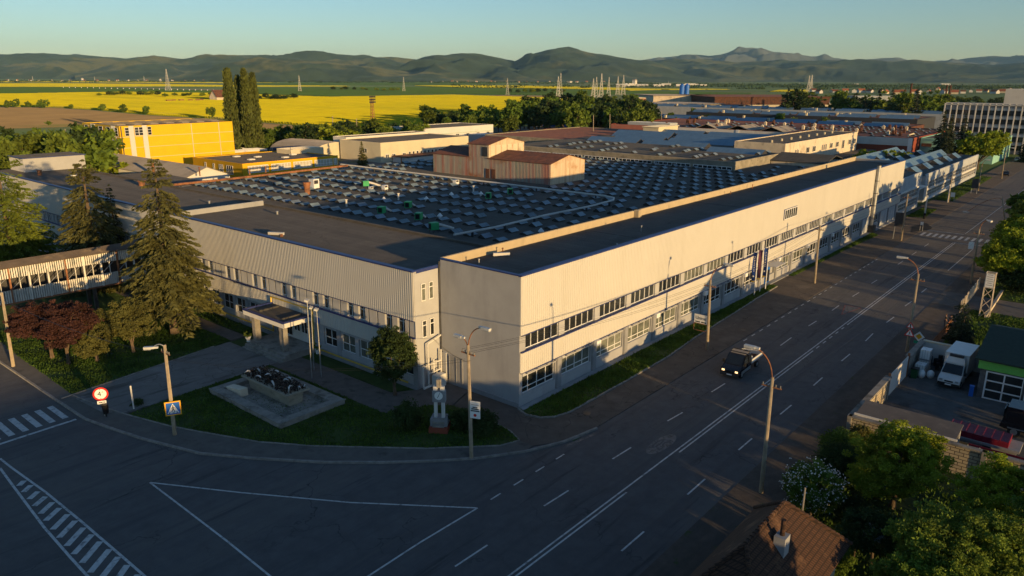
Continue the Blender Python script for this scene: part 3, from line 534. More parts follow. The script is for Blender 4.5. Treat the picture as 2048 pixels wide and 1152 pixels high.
for i,(x,y,h,rr,mm,lb) in enumerate(((1.5,117,0.9,0.55,'rustmetal','squat rusty roof vent at the far end of the entrance wing'),(4,108,0.5,0.5,'white','white flat vent cover lying on the entrance wing roof'),(7.6,89,0.8,0.7,'rustmetal','brown capped roof vent between the spruces on the wing roof'),(5.5,63,0.35,0.2,'metal','short pipe stub on the roof behind the near spruce'),(7.0,48,0.35,0.2,'metal','lone pipe stub on the brown entrance wing roof'))):
    q = MB(); q.cyl((x,y,11.44),(x,y,11.44+h),rr*0.7,n=12); q.cyl((x,y,11.44+h),(x,y,11.52+h),rr,n=12); tag(centre(q.build('roof_vent', M[mm])), lb, 'roof vent')
q = MB(); q.obox((-1.2,35.6,11.75),(0.35,1.9,0.3),0.5); q.obox((-1.0,34.8,11.6),(0.25,0.25,0.3),0.5,1); tag(centre(q.build('roof_floodlight', [M['clad'], M['rustmetal']])), 'pale floodlight lying on the blue edge of the entrance wing roof', 'floodlight')

# gas meter pipework by the corner
GM = thing('gas_station', 'white gas pipework with meter cabinet in the corner between the two wings', 'gas pipework', (-1.6,9.2,0.1))
q = MB()
for x, z1_ in ((-2.9,2.4),(-2.2,3.2),(-1.5,2.9),(-0.5,3.6)): q.tube([(x,9.55,0.3),(x,9.55,z1_)], 0.09, 8)
q.tube([(-3.0,9.4,0.3),(-0.4,9.4,0.3)], 0.12, 8); q.tube([(-2.9,9.55,2.4),(-0.5,9.55,2.5)], 0.07, 8); q.tube([(-2.2,9.55,1.5),(-0.5,9.55,1.6)], 0.06, 8); q.tube([(-2.2,9.6,4.6),(-0.3,9.7,5.0)], 0.08, 8); q.tube([(-2.2,9.6,3.2),(-2.2,9.6,4.6)], 0.08, 8)
q.build('pipes', M['whitewall'], GM); q = MB(); q.box(-2.1,8.5,0.25,-0.9,9.2,1.5); q.build('meter_cabinet', M['whitewall'], GM); q = MB(); q.obox((-0.45,9.3,0.8),(0.3,0.3,0.9)); q.build('valve', M['black'], GM)

# ================================================================== PRODUCTION HALL WITH ROOFLIGHTS
HZ = 6.3
PH = thing('production_hall', 'wide flat roofed production hall covered in rows of small rooflights', 'factory hall', (73,66,0))
q = MB(); q.box(10.27, 10.2, 0, 136.3, 119, HZ-0.05); q.build('wall', M['old_conc'], PH)
q = MB(); q.box(10.26, 10.17, HZ-0.05, 136.3, 119, HZ); q.build('roof', M['roof_hall'], PH)
def rooflight(h, flat):
    g = MB(); a, b2 = 0.92, 0.8
    g.box(-a+0.1, -b2+0.1, 0, a-0.1, b2-0.1, 0.16, 1)
    g.add([(-a,-b2,0.16),(a,-b2,0.16),(a,0.05,0.16+h),(-a,0.05,0.16+h)], [(0,1,2,3)], 0); g.add([(-a,b2,0.16),(a,b2,0.16),(a,0.05,0.16+h),(-a,0.05,0.16+h)], [(3,2,1,0)], 0)
    for s in (-1, 1): g.add([(s*(a-0.03),-b2+0.03,0.16),(s*(a-0.03),b2-0.03,0.16),(s*(a-0.03),0.05,0.14+h)], [(0,1,2)], 1)
    for t in np.linspace(-a, a, 4): g.obox((t, (-b2+0.05)/2, 0.16+h/2+0.012), (0.03, math.hypot(b2, h)*1.0, 0.02), 0, 2, math.atan2(h, b2+0.05))
    return g.mesh('rooflight', [M['skyglass'], M['roof_hall'], M['metal']])
RL = [rooflight(0.52, 0), rooflight(0.3, 1), rooflight(0.44, 0)]
spots = []
for i in range(18):
    for j in range(32):
        x, y = 32.1+6.03*i, 30.2+3.02*j
        if 80 < x < 99.5 and 57.5 < y < 103: continue
        if x > 135 or y > 118: continue
        if rnd.random() < 0.04: continue
        spots.append(((x+48.7)**2+(y+40)**2, x, y, j))
spots.sort()
rest = MB()
for n_, (d2, x, y, j) in enumerate(spots):
    me = RL[0 if j % 2 else 1] if rnd.random() > 0.15 else RL[2]
    if n_ < 100: inst('rooflight', me, PH, (x+rnd.uniform(-.06,.06), y+rnd.uniform(-.06,.06), HZ), rnd.uniform(-0.03,0.03))
    else:
        off = np.array([x, y, HZ]); vs = [tuple(np.array(v.co)+off) for v in me.vertices]; n0 = len(rest.v); rest.v += vs
        for p in me.polygons: rest.f.append(tuple(n0+i for i in p.vertices)); rest.m.append(p.material_index)
o = rest.build('rooflight', [M['skyglass'], M['roof_hall'], M['metal']], PH); o['kind'] = 'stuff'
pc = thing('roof_pipe', 'long white pipe bending across the dark rooflight roof', 'pipe', (72,35,HZ)); KP = 1.237; cv = lambda x, y: ((x+48.74)*KP-48.74, (y+40.22)*KP-40.22)
q = MB(); P = [cv(x,y)+(z,) for x, y, z in [(13,20.8,HZ+0.9),(20,20.6,HZ+0.75),(30,20.7,HZ+0.9),(40,20.5,HZ+0.85),(47.5,20.9,HZ+0.9),(49.3,22.0,HZ+0.9),(50.2,24.5,HZ+0.9),(50.4,40,HZ+0.85),(50.2,60,HZ+0.9),(50.3,91,HZ+0.9)]]; q.tube(P, 0.17, 8); q.build('pipe', M['whitewall'], pc)
for x in range(16, 48, 6): u = cv(x,20.65); q = MB(); q.box(u[0]-0.06,u[1]-0.2,HZ,u[0]+0.06,u[1]+0.2,HZ+0.75); q.build('support', M['darkmetal'], pc)
for y in range(26, 86, 6): u = cv(50.3,y); q = MB(); q.box(u[0]-0.2,u[1]-0.06,HZ,u[0]+0.2,u[1]+0.06,HZ+0.75); q.build('support', M['darkmetal'], pc)
pr = thing('rusty_roof_pipe', 'rusty lagged pipe along the far edge of the rooflight roof', 'pipe', (40,118,HZ)); q = MB(); q.tube([(12,116.5,HZ+0.9),(40,117.2,HZ+0.8),(73,118.2,HZ+0.9)], 0.26, 8); q.build('pipe', M['rustmetal'], pr)
for x in range(14, 72, 7): q = MB(); q.box(x-0.1,116.5+(x-12)*0.028,HZ,x+0.1,116.8+(x-12)*0.028,HZ+0.75); q.build('support', M['darkmetal'], pr)
# rusty sheet metal house on the hall roof
PT = thing('rusty_roof_house', 'rusty corrugated iron house standing on the rooflight roof', 'roof house', (90.4,78.5,HZ))
M['rustwall'] = layer(layer(layer(mat('weathered_sheet', (0.36,0.32,0.27), 0.75, 0.15, 0.8, stretch=(1.6,1.6,0.05)), (0.38,0.17,0.13), 0.55, 0.46, 0.6, (1.3,1.3,0.05)), (0.28,0.31,0.25), 0.8, 0.54, 0.62, (1.1,1.1,0.04)), (0.30,0.12,0.05), 0.16, 0.54, 0.68, (1,1,0.9))
M['rustgable'] = layer(layer(mat('weathered_gable', (0.56,0.46,0.33), 0.75, 0.1, 0.8, stretch=(1.5,1.5,0.08)), (0.40,0.2,0.09), 0.22, 0.52, 0.68), (0.44,0.30,0.2), 0.9, 0.52, 0.64, (1.5,1.5,0.06))
def ribs(mb, P, u0, u1, z0, z1): corrug(mb, P, u0, u1, z0, z1, 0.42, 0.05)
X0, X1, Y0, Y1, YA, YB, Z1, Z2, ZR1, ZR2 = 83.9, 97.0, 60.7, 97.6, 79.0, 85.4, 11.0, 14.1, 12.5, 15.5; XM = (X0+X1)/2
q = MB(); q.box(X0,Y0,HZ,X1,Y1,Z1); q.box(X0,YA,Z1,X1,YB,Z2); q.add([(X0,Y1,Z1),(XM,Y1,ZR1-.05),(X1,Y1,Z1)],[(0,1,2)]); q.add([(X0,YB,Z2),(XM,YB,ZR2-.05),(X1,YB,Z2)],[(0,1,2)])
ribs(q, lambda u,d,z: (X0-0.04-d, u, z), Y0, Y1, HZ, Z1-0.04); ribs(q, lambda u,d,z: (X0-0.06-d, u, z), YA, YB, Z1-0.04, Z2); q.build('wall', M['rustwall'], PT)
for y, za, zb, zc in ((Y0, HZ, Z1, ZR1), (YA, Z1, Z2, ZR2)):
    q = MB(); q.prism([(X0+0.02,za),(X1-0.02,za),(X1-0.02,zb),(XM,zc-0.06),(X0+0.02,zb)], 0, 0.07); q.v = [(v[0], y-v[2], v[1]) for v in q.v]; q.build('gable_wall', M['rustgable'], PT)
q = MB(); q.gable(X0,Y0,X1,YA-0.05,Z1+.02,ZR1+.02,'y',0.3,0.12); q.gable(X0,YB,X1,Y1,Z1+.02,ZR1+.02,'y',0.3,0.12); q.gable(X0,YA,X1,YB,Z2+.02,ZR2+.02,'y',0.3,0.12); q.build('roof', M['rustroof'], PT)
for i in range(6):
    x = X0+0.45+i*2.08; q = MB(); q.box(x,YA-0.16,Z1+.5,x+1.6,YA-0.08,Z2-0.3); [q.box(x,YA-0.2,Z1+.6+t*0.37,x+1.6,YA-0.16,Z1+.75+t*0.37) for t in range(6)]; q.build('louvre', M['dirtycream'], PT)
q = MB(); q.box(X0-0.2,YA+0.2,Z1+.3,X0-0.1,YA+1.9,Z2-0.6); q.build('louvre', M['darkmetal'], PT)
for y in (76.8, 78.7): q = MB(); q.box(X0-0.2,y,HZ,X0-0.12,y+1.1,HZ+2.2); q.build('door', M['rustroof'], PT)
# machines and vents on the hall roof
def roofpx(x, y, z=HZ): return G(x, y, z)
fans = [(1050,371,879/4,'g'),]
def fan(p, a, lb):
    t = thing('roof_fan', lb, 'roof fan', (p[0],p[1],HZ), 'green fans on the rooflight roof')
    b0 = MB(); c_ = np.array([p[0],p[1],HZ+1.1]); b0.obox(c_, (1.3,1.0,1.1), a); d = np.array([cos(a), sin(a)])
    b0.build('housing', M['green'], t); b1 = MB(); b1.tube([(c_[0]+d[0]*0.7,c_[1]+d[1]*0.7,HZ+1.3),(c_[0]+d[0]*1.4,c_[1]+d[1]*1.4,HZ+1.1),(c_[0]+d[0]*3.4,c_[1]+d[1]*3.4,HZ+0.35)], 0.2, 8); b1.build('duct', M['whitewall'], t)
    b2 = MB(); [b2.cyl((c_[0]+sx*0.5,c_[1]+sy*0.4,HZ),(c_[0]+sx*0.5,c_[1]+sy*0.4,HZ+0.6),0.05,n=6) for sx in (-1,1) for sy in (-1,1)]; b2.build('leg', M['darkmetal'], t)
    b3 = MB(); e = c_-np.array([d[0],d[1],0])*0.66; b3.obox(e, (0.1,0.7,0.8), a); b3.build('inlet', M['black'], t)
for (x, y), a, lb in (((731,372),-0.3,'bright green fan lit by the sun on the rooflight roof'), ((977,397),0.6,'green fan near the rusty roof house among dark rooflights'), ((817,416),0.5,'dark green fan third from the front of the rooflight roof'), ((764,427),0.4,'dark green fan beside the sunlit half of the rooflights'), ((838,440),0.5,'green fan with white duct second from the front'), ((868,461),-0.3,'green fan nearest the entrance wing on the rooflight roof'), ((1020,388),0.8,'small green fan right of the others by the white pipe')):
    fan(roofpx(x, y+5), a, lb)
def acbox(p, s, lb):
    t = thing('cooling_unit', lb, 'cooling unit', (p[0],p[1],HZ)); b0 = MB(); b0.obox((p[0],p[1],HZ+0.35+s[2]/2), s, 0.1); b0.build('casing', M['white'], t); b1 = MB(); b1.obox((p[0]-0.02,p[1]-s[1]/2-0.02,HZ+0.4+s[2]*0.65), (s[0]*0.7,0.06,s[2]*0.4), 0.1); b1.build('grille', M['darkmetal'], t); b2 = MB(); [b2.box(p[0]+sx*s[0]*0.35-0.05,p[1]+sy*s[1]*0.35-0.05,HZ,p[0]+sx*s[0]*0.35+0.05,p[1]+sy*s[1]*0.35+0.05,HZ+0.36) for sx in (-1,1) for sy in (-1,1)]; b2.build('leg', M['metal'], t)
acbox(roofpx(629,379), (1.5,1.5,1.9), 'tall white cooling unit among rooflights beside a rusty stack')
acbox(roofpx(770,382), (1.0,0.9,0.9), 'small white cooling unit right of the sunlit green fan'); acbox(roofpx(742,384), (0.7,0.7,0.8), 'tiny white cooling unit in front of the sunlit green fan'); acbox(roofpx(912,371), (1.1,0.9,0.9), 'white box under the white roof pipe near the rusty house')
p = roofpx(615,391); t = thing('rusty_stack', 'rusty flared chimney stack standing among the rooflights', 'chimney', (p[0],p[1],HZ)); q = MB(); q.cyl((p[0],p[1],HZ),(p[0],p[1],HZ+1.9),0.5,0.62,n=14); q.build('pipe', M['rustmetal'], t); q = MB(); q.cyl((p[0],p[1],HZ+1.9),(p[0],p[1],HZ+2.7),0.66,0.85,n=14); q.build('cap', M['rustmetal'], t)
for (x, y), lb in (((768,401),'white cone vent left of the other cone vents on the rooflight roof'), ((903,391),'white cone vent in the middle of the shaded rooflights'), ((853,400),'white cone vent left of the middle one'), ((880,435),'white cone vent nearest the entrance wing'), ((962,390),'small white cone vent close to the rusty house'), ((1082,466),'white cone vent against the beige parapet')):
    p = roofpx(x, y+3); q = MB(); q.cyl((p[0],p[1],HZ),(p[0],p[1],HZ+0.5),0.25,n=10); q.cyl((p[0],p[1],HZ+0.5),(p[0],p[1],HZ+1.0),0.5,0.08,n=12); q.obox((p[0]+0.3,p[1]-0.6,HZ+0.12),(1.6,0.8,0.12),0.2,1); tag(centre(q.build('cone_vent', [M['white'], M['darkmetal']])), lb, 'roof vent', 'cone vents on the rooflight roof')
for (x, y), lb in (((500,356),'thin dark stack at the far left edge of the rooflight roof'), ((532,350),'dark pipe stack in front of the low yellow building'), ((400,352),'rusty pipe stack behind the near spruce top'), ((803,330),'short rusty stack at the far edge of the rooflights'), ((693,413),'slim white pipe with cap among the front rooflights'), ((797,400),'slim white pipe among the middle rooflights'), ((947,384),'slim white pipe right of the cone vents')):
    p = roofpx(x, y); h = 2.0 if 'stack' in lb else 1.2; q = MB(); q.cyl((p[0],p[1],HZ),(p[0],p[1],HZ+h),0.16,n=8); q.cyl((p[0],p[1],HZ+h),(p[0],p[1],HZ+h+0.12),0.26,n=8); tag(centre(q.build('roof_stack', M['whitewall'] if 'white' in lb else M['rustmetal'])), lb, 'roof stack')
# ================================================================== BUILDINGS BEHIND THE HALL
def block(name, label, cat, x0, y0, x1, y1, h, wall, roof=None, edge=0.0, edgem=None, base=0.0, roofdrop=0.25):
    t = thing(name, label, cat, ((x0+x1)/2, (y0+y1)/2, base)); q = MB(); q.box(x0, y0, base, x1, y1, h-roofdrop)
    for a in ((x0,y0,x1,y0+0.25),(x0,y1-0.25,x1,y1),(x0,y0+0.25,x0+0.25,y1-0.25),(x1-0.25,y0+0.25,x1,y1-0.25)): q.box(a[0],a[1],h-roofdrop,a[2],a[3],h)
    q.build('wall', wall, t); q = MB(); q.box(x0+0.25,y0+0.25,h-roofdrop,x1-0.25,y1-0.25,h-roofdrop+0.03); q.build('roof', roof or M['roof'], t)
    if edge: q = MB(); q.box(x0-0.06,y0-0.06,h,x1+0.06,y0+0.2,h+edge); q.box(x0-0.06,y0+0.2,h,x0+0.2,y1,h+edge); q.build('roof_edge', edgem, t)
    return t
def winrow(t, ms, xs, y, z, curt=0.3):
    for x in xs: window(t, ms, (x, y, z), gm=(len(ms) > 2 and rnd.random() < curt))
def winrowX(t, ms, ys, x, z): 
    for y in ys: window(t, ms, (x, y, z), R(-90))
# tall yellow hall
YT = block('yellow_hall', 'tall bright yellow hall with white stripes and dark corner windows', 'factory hall', 53.5, 205, 91.5, 233, 14.4, M['yellow'])
q = MB(); [q.box(53.5-0.12, 204.86, z, 91.5, 205, z+0.12) for z in (4.3, 7.6, 10.9)]; [q.box(53.36, 205, z, 53.5, 233, z+0.12) for z in (4.3, 7.6, 10.9)]; [q.box(x, 204.84, 0, x+0.22, 205, 14.3) for x in (76.5, 86.2)]; q.build('panel_joint', M['cream'], YT)
for x, wd in ((56.3,1.5),(60.4,1.5)): q = MB(); q.box(x,204.82,0,x+wd,204.9,14.35); q.build('white_stripe', M['whitewall'], YT)
for y, wd in ((207.5,3.0),(222.5,3.2)): q = MB(); q.box(53.3,y,0,53.4,y+wd,14.35); q.build('white_stripe', M['whitewall'], YT)
wy = window_mesh(1.25, 2.6, 1, 3, 0.08)
winrow(YT, wy, (55.0, 58.0, 59.3, 62.0), 204.8, 11.3); wy2 = window_mesh(3.0, 2.6, 1, 3, 0.1)
winrowX(YT, wy2, (214, 219.5, 230.5), 53.28, 11.3); winrowX(YT, window_mesh(2.0,2.6,1,3,0.1), (207.6, 225.0), 53.26, 11.3)
q = MB(); q.tube([(53.9,204.7,0),(53.9,204.7,14.3)], 0.14); q.build('downpipe', M['darkmetal'], YT)
for i in range(7):
    x = 56+5.3*i; u = MB(); u.box(x,212,14.2,x+2.6,226,14.5); [u.slab([(x-0.3,213+k*3,14.9),(x+2.9,213+k*3,14.9),(x+2.9,215+k*3,14.6),(x-0.3,215+k*3,14.6)],0.06) for k in range(4)]; u.build('rooflight', M['greyshed'], YT)
# low yellow building
YL = block('yellow_office', 'low yellow building with dark roof and wide white windows', 'office building', 70.6, 165, 105.2, 194.5, 4.3, M['yellow2'], M['roof'], 0.14, M['signyellow'])
wl = curtained(window_mesh(6.9, 2.15, 6, 2, 0.14, rw=[0.6,1])); w0 = curtained(window_mesh(1.5,2.15,2,2,0.12,rw=[0.6,1]))
for ms in (wl, w0): ms[2].materials.clear(); ms[2].materials.append(M['blind'])
winrow(YL, wl, (72.2, 80.1, 88.0, 95.9), 164.92, 1.45, 1.1); winrow(YL, w0, (103.3,), 164.92, 1.45, 1.1)
winrowX(YL, curtained(window_mesh(3.6,2.6,3,2,0.14)), (174,), 70.52, 0.8); winrowX(YL, curtained(window_mesh(2.4,2.6,3,2,0.14)), (178.4,), 70.52, 0.8); winrowX(YL, window_mesh(1.0,2.6,1,1,0.14), (182, 187), 70.52, 0.8)
for x, y in ((79,175),(85,181),(90,173),(97,179),(81,187)): q = MB(); q.box(x,y,4.08,x+2,y+1.5,4.4); q.build('rooflight', M['whitewall'], YL)
tag(centre((lambda q: (q.box(88,166,4.08,88.1,166.1,8.2), q.box(87.2,165.9,7.3,88.9,166,7.36), q)[-1])(MB()).build('aerial', M['darkmetal'])), 'thin aerial on the low yellow building roof', 'aerial')
# white gabled shed with grey roof
SH = thing('white_shed', 'long white shed with pale grey gable roof and yellow end', 'shed', (43,160,0))
q = MB(); q.box(38.0,136,0,50.0,203,5.6); q.add([(38,136,5.6),(50,136,5.6),(44,136,7.9)],[(0,1,2)]); q.add([(38,203,5.6),(44,203,7.9),(50,203,5.6)],[(0,1,2)]); q.build('wall', M['whitewall'], SH)
q = MB(); q.gable(38,136,50,203,5.7,8.0,'y',0.4,0.12); q.build('roof', M['greyshed'], SH); q = MB(); q.box(38.0,135.9,0,50,136,4.4); q.build('lower_wall', M['yellow2'], SH); 
for x in (41,45): q = MB(); q.box(x,135.82,0,x+1.1,135.9,4.4); q.build('white_stripe', M['whitewall'], SH)
q = MB(); q.tube([(37.4,150,5.0),(37.4,150,8.6)],0.35,8); tag(centre(q.build('shed_flue', M['rustmetal'])), 'brown flue against the eaves of the white shed', 'flue')
S2 = thing('dark_shed', 'low dark roofed shed tucked between the roof box and the yellow hall', 'shed', (32,190,0)); q = MB(); q.box(22,176,0,38,215,6.0); q.build('wall', M['plaster'], S2); q = MB(); q.gable(22,176,38,215,6.1,8.4,'y',0.3,0.15); q.build('roof', M['roof'], S2)
tag(centre((lambda q: (q.box(92,206,0,104,240,3.6), q.box(91.5,205.5,3.6,104.5,240,4.1,1), q)[-1])(MB()).build('lean_to', [M['yellow2'], M['whitewall']])), 'low yellow lean-to with white roof beside the tall yellow hall', 'shed')
# cream hall, white hall
CH = block('cream_hall', 'cream rendered hall with a row of small white windows', 'factory hall', 126, 168, 171, 191, 7.0, M['cream'], M['roof'])
wc = window_mesh(1.1,1.5,1,1,0.16); winrow(CH, wc, [139+1.9*i for i in range(16)], 167.92, 1.7); winrowX(CH, window_mesh(2.6,1.6,2,1,0.16), (178,), 125.92, 3.0); winrow(CH, window_mesh(1.6,1.4,2,1,0.14), (128,131,136), 167.92, 1.5)
block('cream_hall_parapet', 'pale raised flat block at the back of the cream hall', 'building', 129, 191.1, 171, 199, 7.6, M['whitewall'])
q = MB(); q.box(131,160,0,157,167.3,2.0); q.box(130.6,159.6,2.0,157.4,167.3,2.25,1); tag(centre(q.build('lean_to', [M['whitewall'], M['rustroof']])), 'low lean-to with dark roof in front of the cream hall', 'shed')
WH = block('white_hall', 'white hall with square windows behind the cream hall', 'factory hall', 183.5, 206.3, 229, 229, 7.5, M['whitewall'], M['roof'])
winrow(WH, window_mesh(2.0,2.0,2,2,0.12), (203,210,217,224), 206.2, 2.4); q = MB(); q.box(183.5,206.18,4.7,229,206.24,4.8); q.build('panel_joint', M['signgreen'], WH)
q = MB(); q.box(208,190,0,218,203,4.2); tag(centre(q.build('blue_shed', M['bluewall'])), 'small pale blue shed between the cream hall and the rusty house', 'shed')
S3 = thing('hangar_shed', 'low grey arched shed with cream end beside the blue wall', 'shed', (88,195,0)); q = MB(); P = [(78+11*(1-cos(pi*i/10)), 6.0*sin(pi*i/10)**0.7+0.05) for i in range(11)]
n0 = len(q.v); [q.v.extend([(x,204,z),(x,232,z)]) for x, z in P]; [(q.f.append((2*i,2*i+1,2*i+3,2*i+2)), q.m.append(0)) for i in range(10)]; q.f.append(tuple(range(0,22,2))); q.m.append(1); ORG['hangar_shed'] = (88,195,0)
q.v = [(x+36,y-12,z) for x,y,z in q.v]; q.build('shell', [M['greyshed'], M['cream']], S3)
q = MB(); q.box(98.5,182,0,112,190,5.6); tag(centre(q.build('cream_block', M['cream'])), 'small worn cream block behind the low yellow building', 'building'); q = MB(); q.box(106,200,0,125,204,4.6); tag(centre(q.build('blue_wall', mat('navy_wall',(0.02,0.05,0.14),0.8))), 'long dark blue wall behind the cream hall corner', 'wall')
G1 = thing('long_garages', 'long low garage row with brown roof and many doors', 'garages', (245,185,0)); q = MB(); q.box(214,172,0,272,200,3.4); q.build('wall', M['cream'], G1); q = MB(); q.gable(214,172,272,200,3.5,5.6,'x',0.4,0.15); q.build('roof', M['rustroof'], G1); winrow(G1, window_mesh(2.6,2.0,2,1,0.2), [222+4.2*i for i in range(11)], 171.9, 0.8)
q = MB(); q.box(228,168,0.3,232.5,170,2.0); tag(centre(q.build('parked_van', M['white'])), 'tiny white van parked by the long garages', 'van')
# second hall with beige parapet wall, glazing strip and saw-tooth rooflights
H2 = thing('second_hall', 'flat roofed hall with beige parapet, glazing strip and long blue rooflights', 'factory hall', (180,90,0))
q = MB(); q.box(136.45,41.3,0,172,120,8.2); q.box(172,62,0,240,120,8.2); q.box(136.4,41.3,8.2,136.8,120,8.6); q.box(136.8,41.3,8.2,170,41.7,8.6); q.build('wall', M['old_conc'], H2)
q = MB(); q.box(136.8,41.7,8.2,172,120,8.23); q.box(172,62.2,8.2,240,120,8.23); q.build('roof', M['roof_hall'], H2)
for k_ in range(6): window(H2, window_mesh(10.8,0.9,8,1,0.14), (136.4,42.0+11.75*k_+10.8,HZ+0.05), R(-90))
for i in range(9):
    for j in range(7):
        if rnd.random() < 0.7: inst('rooflight', RL[0], H2, (141+3.6*i+(j%2)*1.4, 46+9.9*j+rnd.uniform(-1,1), 8.23))
def sawtooth(parent, x0, y0, y1, wd=5.0, h=1.25, z=8.23, name='long_rooflight'): # long rooflight running along y
    q = MB(); q.add([(x0,y0,z),(x0+wd*0.62,y0,z+h),(x0+wd*0.62,y1,z+h),(x0,y1,z)], [(0,1,2,3)], 0); q.add([(x0+wd*0.62,y0,z+h),(x0+wd,y0,z),(x0+wd,y1,z),(x0+wd*0.62,y1,z+h)], [(0,1,2,3)], 0)
    for y in (y0, y1): q.add([(x0,y,z),(x0+wd,y,z),(x0+wd*0.62,y,z+h)], [(0,1,2)], 1)
    n_ = int((y1-y0)/1.4)
    for i in range(1, n_): yy = y0+(y1-y0)*i/n_; q.add([(x0,yy-0.03,z+0.02),(x0+wd*0.62,yy-0.03,z+h+0.02),(x0+wd*0.62,yy+0.03,z+h+0.02),(x0,yy+0.03,z+0.02)], [(0,1,2,3)], 2)
    q.build(name, [M['rooflight'], M['darkmetal'], M['metal']], parent)
for x, segs in ((173.5,((64,66),(68,91),(93,113))),(185.5,((64,88),(90,110))),(197,((64,92),(94,118))),(210,((66,98),(100,125))),(223.6,((66,92),(94,118)))):
    for a, b_y in segs:
        if b_y-a > 5: sawtooth(H2, x, a, b_y)
sawtooth(H2, 162, 45, 62); 
block('brown_roof_block', 'flat block with brown roof between the second hall and the long garages', 'building', 172, 120.2, 236, 160, 8.0, M['old_conc'], M['rustroof'])
q = MB(); q.box(222,112,8.23,238,119,10.2); q.box(221.6,111.6,10.2,238.4,119.4,10.5); q.build('roof_hut', M['cream'], H2)
H2b = thing('low_link_block', 'low block with dark gable roof between the second hall and the long wing', 'building', (152,28,0))
q = MB(); q.box(136.4,26.2,0,176,41.2,6.2); q.box(160,26.3,6.2,176,41.1,7.4); q.build('wall', M['dirtycream'], H2b); q = MB(); q.box(136.4,26.2,6.2,159.9,41.2,6.25); q.gable(160,26.3,176,41.1,7.4,9.0,'y',0.25,0.2); q.build('roof', M['roof_hall'], H2b)
for x, y in ((139,29),(143,34),(147,28),(151,36),(156,31)): inst('rooflight', RL[1], H2b, (x, y, 6.25))
# dirty cream block with small windows
DC = block('stained_block', 'stained cream block with a row of small square windows', 'factory building', 177.5, 44, 248, 60, 10.5, M['dirtycream'], M['roof'])
wd_ = window_mesh(2.6,1.8,2,1,0.1); winrow(DC, wd_, (195.5,201.3,218,224.3,238,243.8), 43.9, 6.5); winrow(DC, window_mesh(0.8,1.9,1,1,0.08), (186,187.8,210.2,212,213.8), 43.9, 6.3); winrow(DC, window_mesh(2.2,2.9,2,1,0.08), (231,), 43.9, 5.6)
q = MB(); q.box(191.3,38.8,0,253.4,43.9,3.6); q.build('lower_wall', M['whitewall'], DC); q = MB(); q.box(190.8,38.4,3.6,253.8,43.9,4.0); q.build('lower_roof', M['roof'], DC)
for x in range(182, 246, 8): q = MB(); q.cyl((x,50,10.2),(x,50,11.0),0.4,n=8); q.build('roof_vent', M['cream'], DC)
# red hall
RX = 258; RH = block('red_hall', 'long red hall with white upper band and crowded dark roof', 'factory hall', RX, 27.5, 325, 157.6, 8.5, M['brickred'], M['rustroof'])
q = MB(); q.box(RX-.1,126,5.6,RX,157.6,8.4); q.build('upper_band', M['pinkwall'], RH); q = MB(); q.box(RX-.12,27.5,5.6,RX,125.8,8.4); q.build('upper_band', M['whitewall'], RH)
for y in (94,58.7,27.5): q = MB(); q.box(RX-.3,y,0,RX-.12,y+1.4,8.5); q.build('pilaster', M['white'], RH)
q = MB(); q.box(RX-.15,48,4.1,RX,57,5.3); q.build('window_band', M['glass'], RH)
for i in range(10):
    for j in range(26):
        if rnd.random() < 0.4: inst('rooflight', RL[2], RH, (RX+4+6.2*i, 31+3.9*j, 8.28), 0)
for i in range(46):
    x, y = rnd.uniform(RX+5,RX+62), rnd.uniform(32,140); q = MB(); q.box(x-0.5,y-0.5,8.27,x+0.5,y+0.5,9.5); q.add([(x-.65,y-.65,9.5),(x+.65,y-.65,9.5),(x+.65,y+.65,9.5),(x-.65,y+.65,9.5),(x,y,10.3)],[(0,1,4),(1,2,4),(2,3,4),(3,0,4)]); q.build('roof_vent', M['dirtycream'] if i % 2 else M['rustroof'], RH)
for y in (76,90.4,105): q = MB(); q.gable(RX+2.4,y,RX+19,y+10.8,8.28,10.1,'x',0,0.1); q.build('white_gable', M['greyshed'], RH)
q = MB(); q.box(RX+2.4,128,8.27,RX+9.6,150,9.7); q.build('grey_gable', M['bluewall'], RH)
# further roofs stepping back
for n_, (x0,y0,x1,y1,h,wm,lb) in enumerate(((339,49,375,236,7.6,'rustroof','dark red roofed hall stepping back behind the red hall'),(391,56,432,188,9.2,'darkmetal','dark hall with long pale ridge lights behind the red roofs'),(456,56,484,284,9.6,'bluewall','long hall with pale blue glazed roof far behind the red hall'))):
    t = block('far_hall', lb, 'factory hall', x0,y0,x1,y1,h,M[wm],M['rustroof'] if n_ < 2 else M['roof_hall'])
    for k_ in range(int((y1-y0)/22)): sawtooth(t, x0+4, y0+3+22*k_, y0+20+22*k_, 5, 1.5, h-0.22); sawtooth(t, x0+16, y0+3+22*k_, y0+20+22*k_, 5, 1.5, h-0.22)
    for k_ in range(12): x, y = rnd.uniform(x0+2,x1-2), rnd.uniform(y0+4,y1-4); q = MB(); q.box(x-.5,y-.5,h-.3,x+.5,y+.5,h+1.5); q.build('roof_vent', M['cream'], t)
t = thing('blue_tarpaulin_hall', 'low bright blue shed in front of the trees', 'shed', (360,246,0)); q = MB(); q.box(335,231,0,387,261,3.6); q.build('wall', M['signblue'], t); q = MB(); q.gable(335,231,387,261,3.6,5.4,'x',0.3,0.2); q.build('roof', M['signblue'], t)
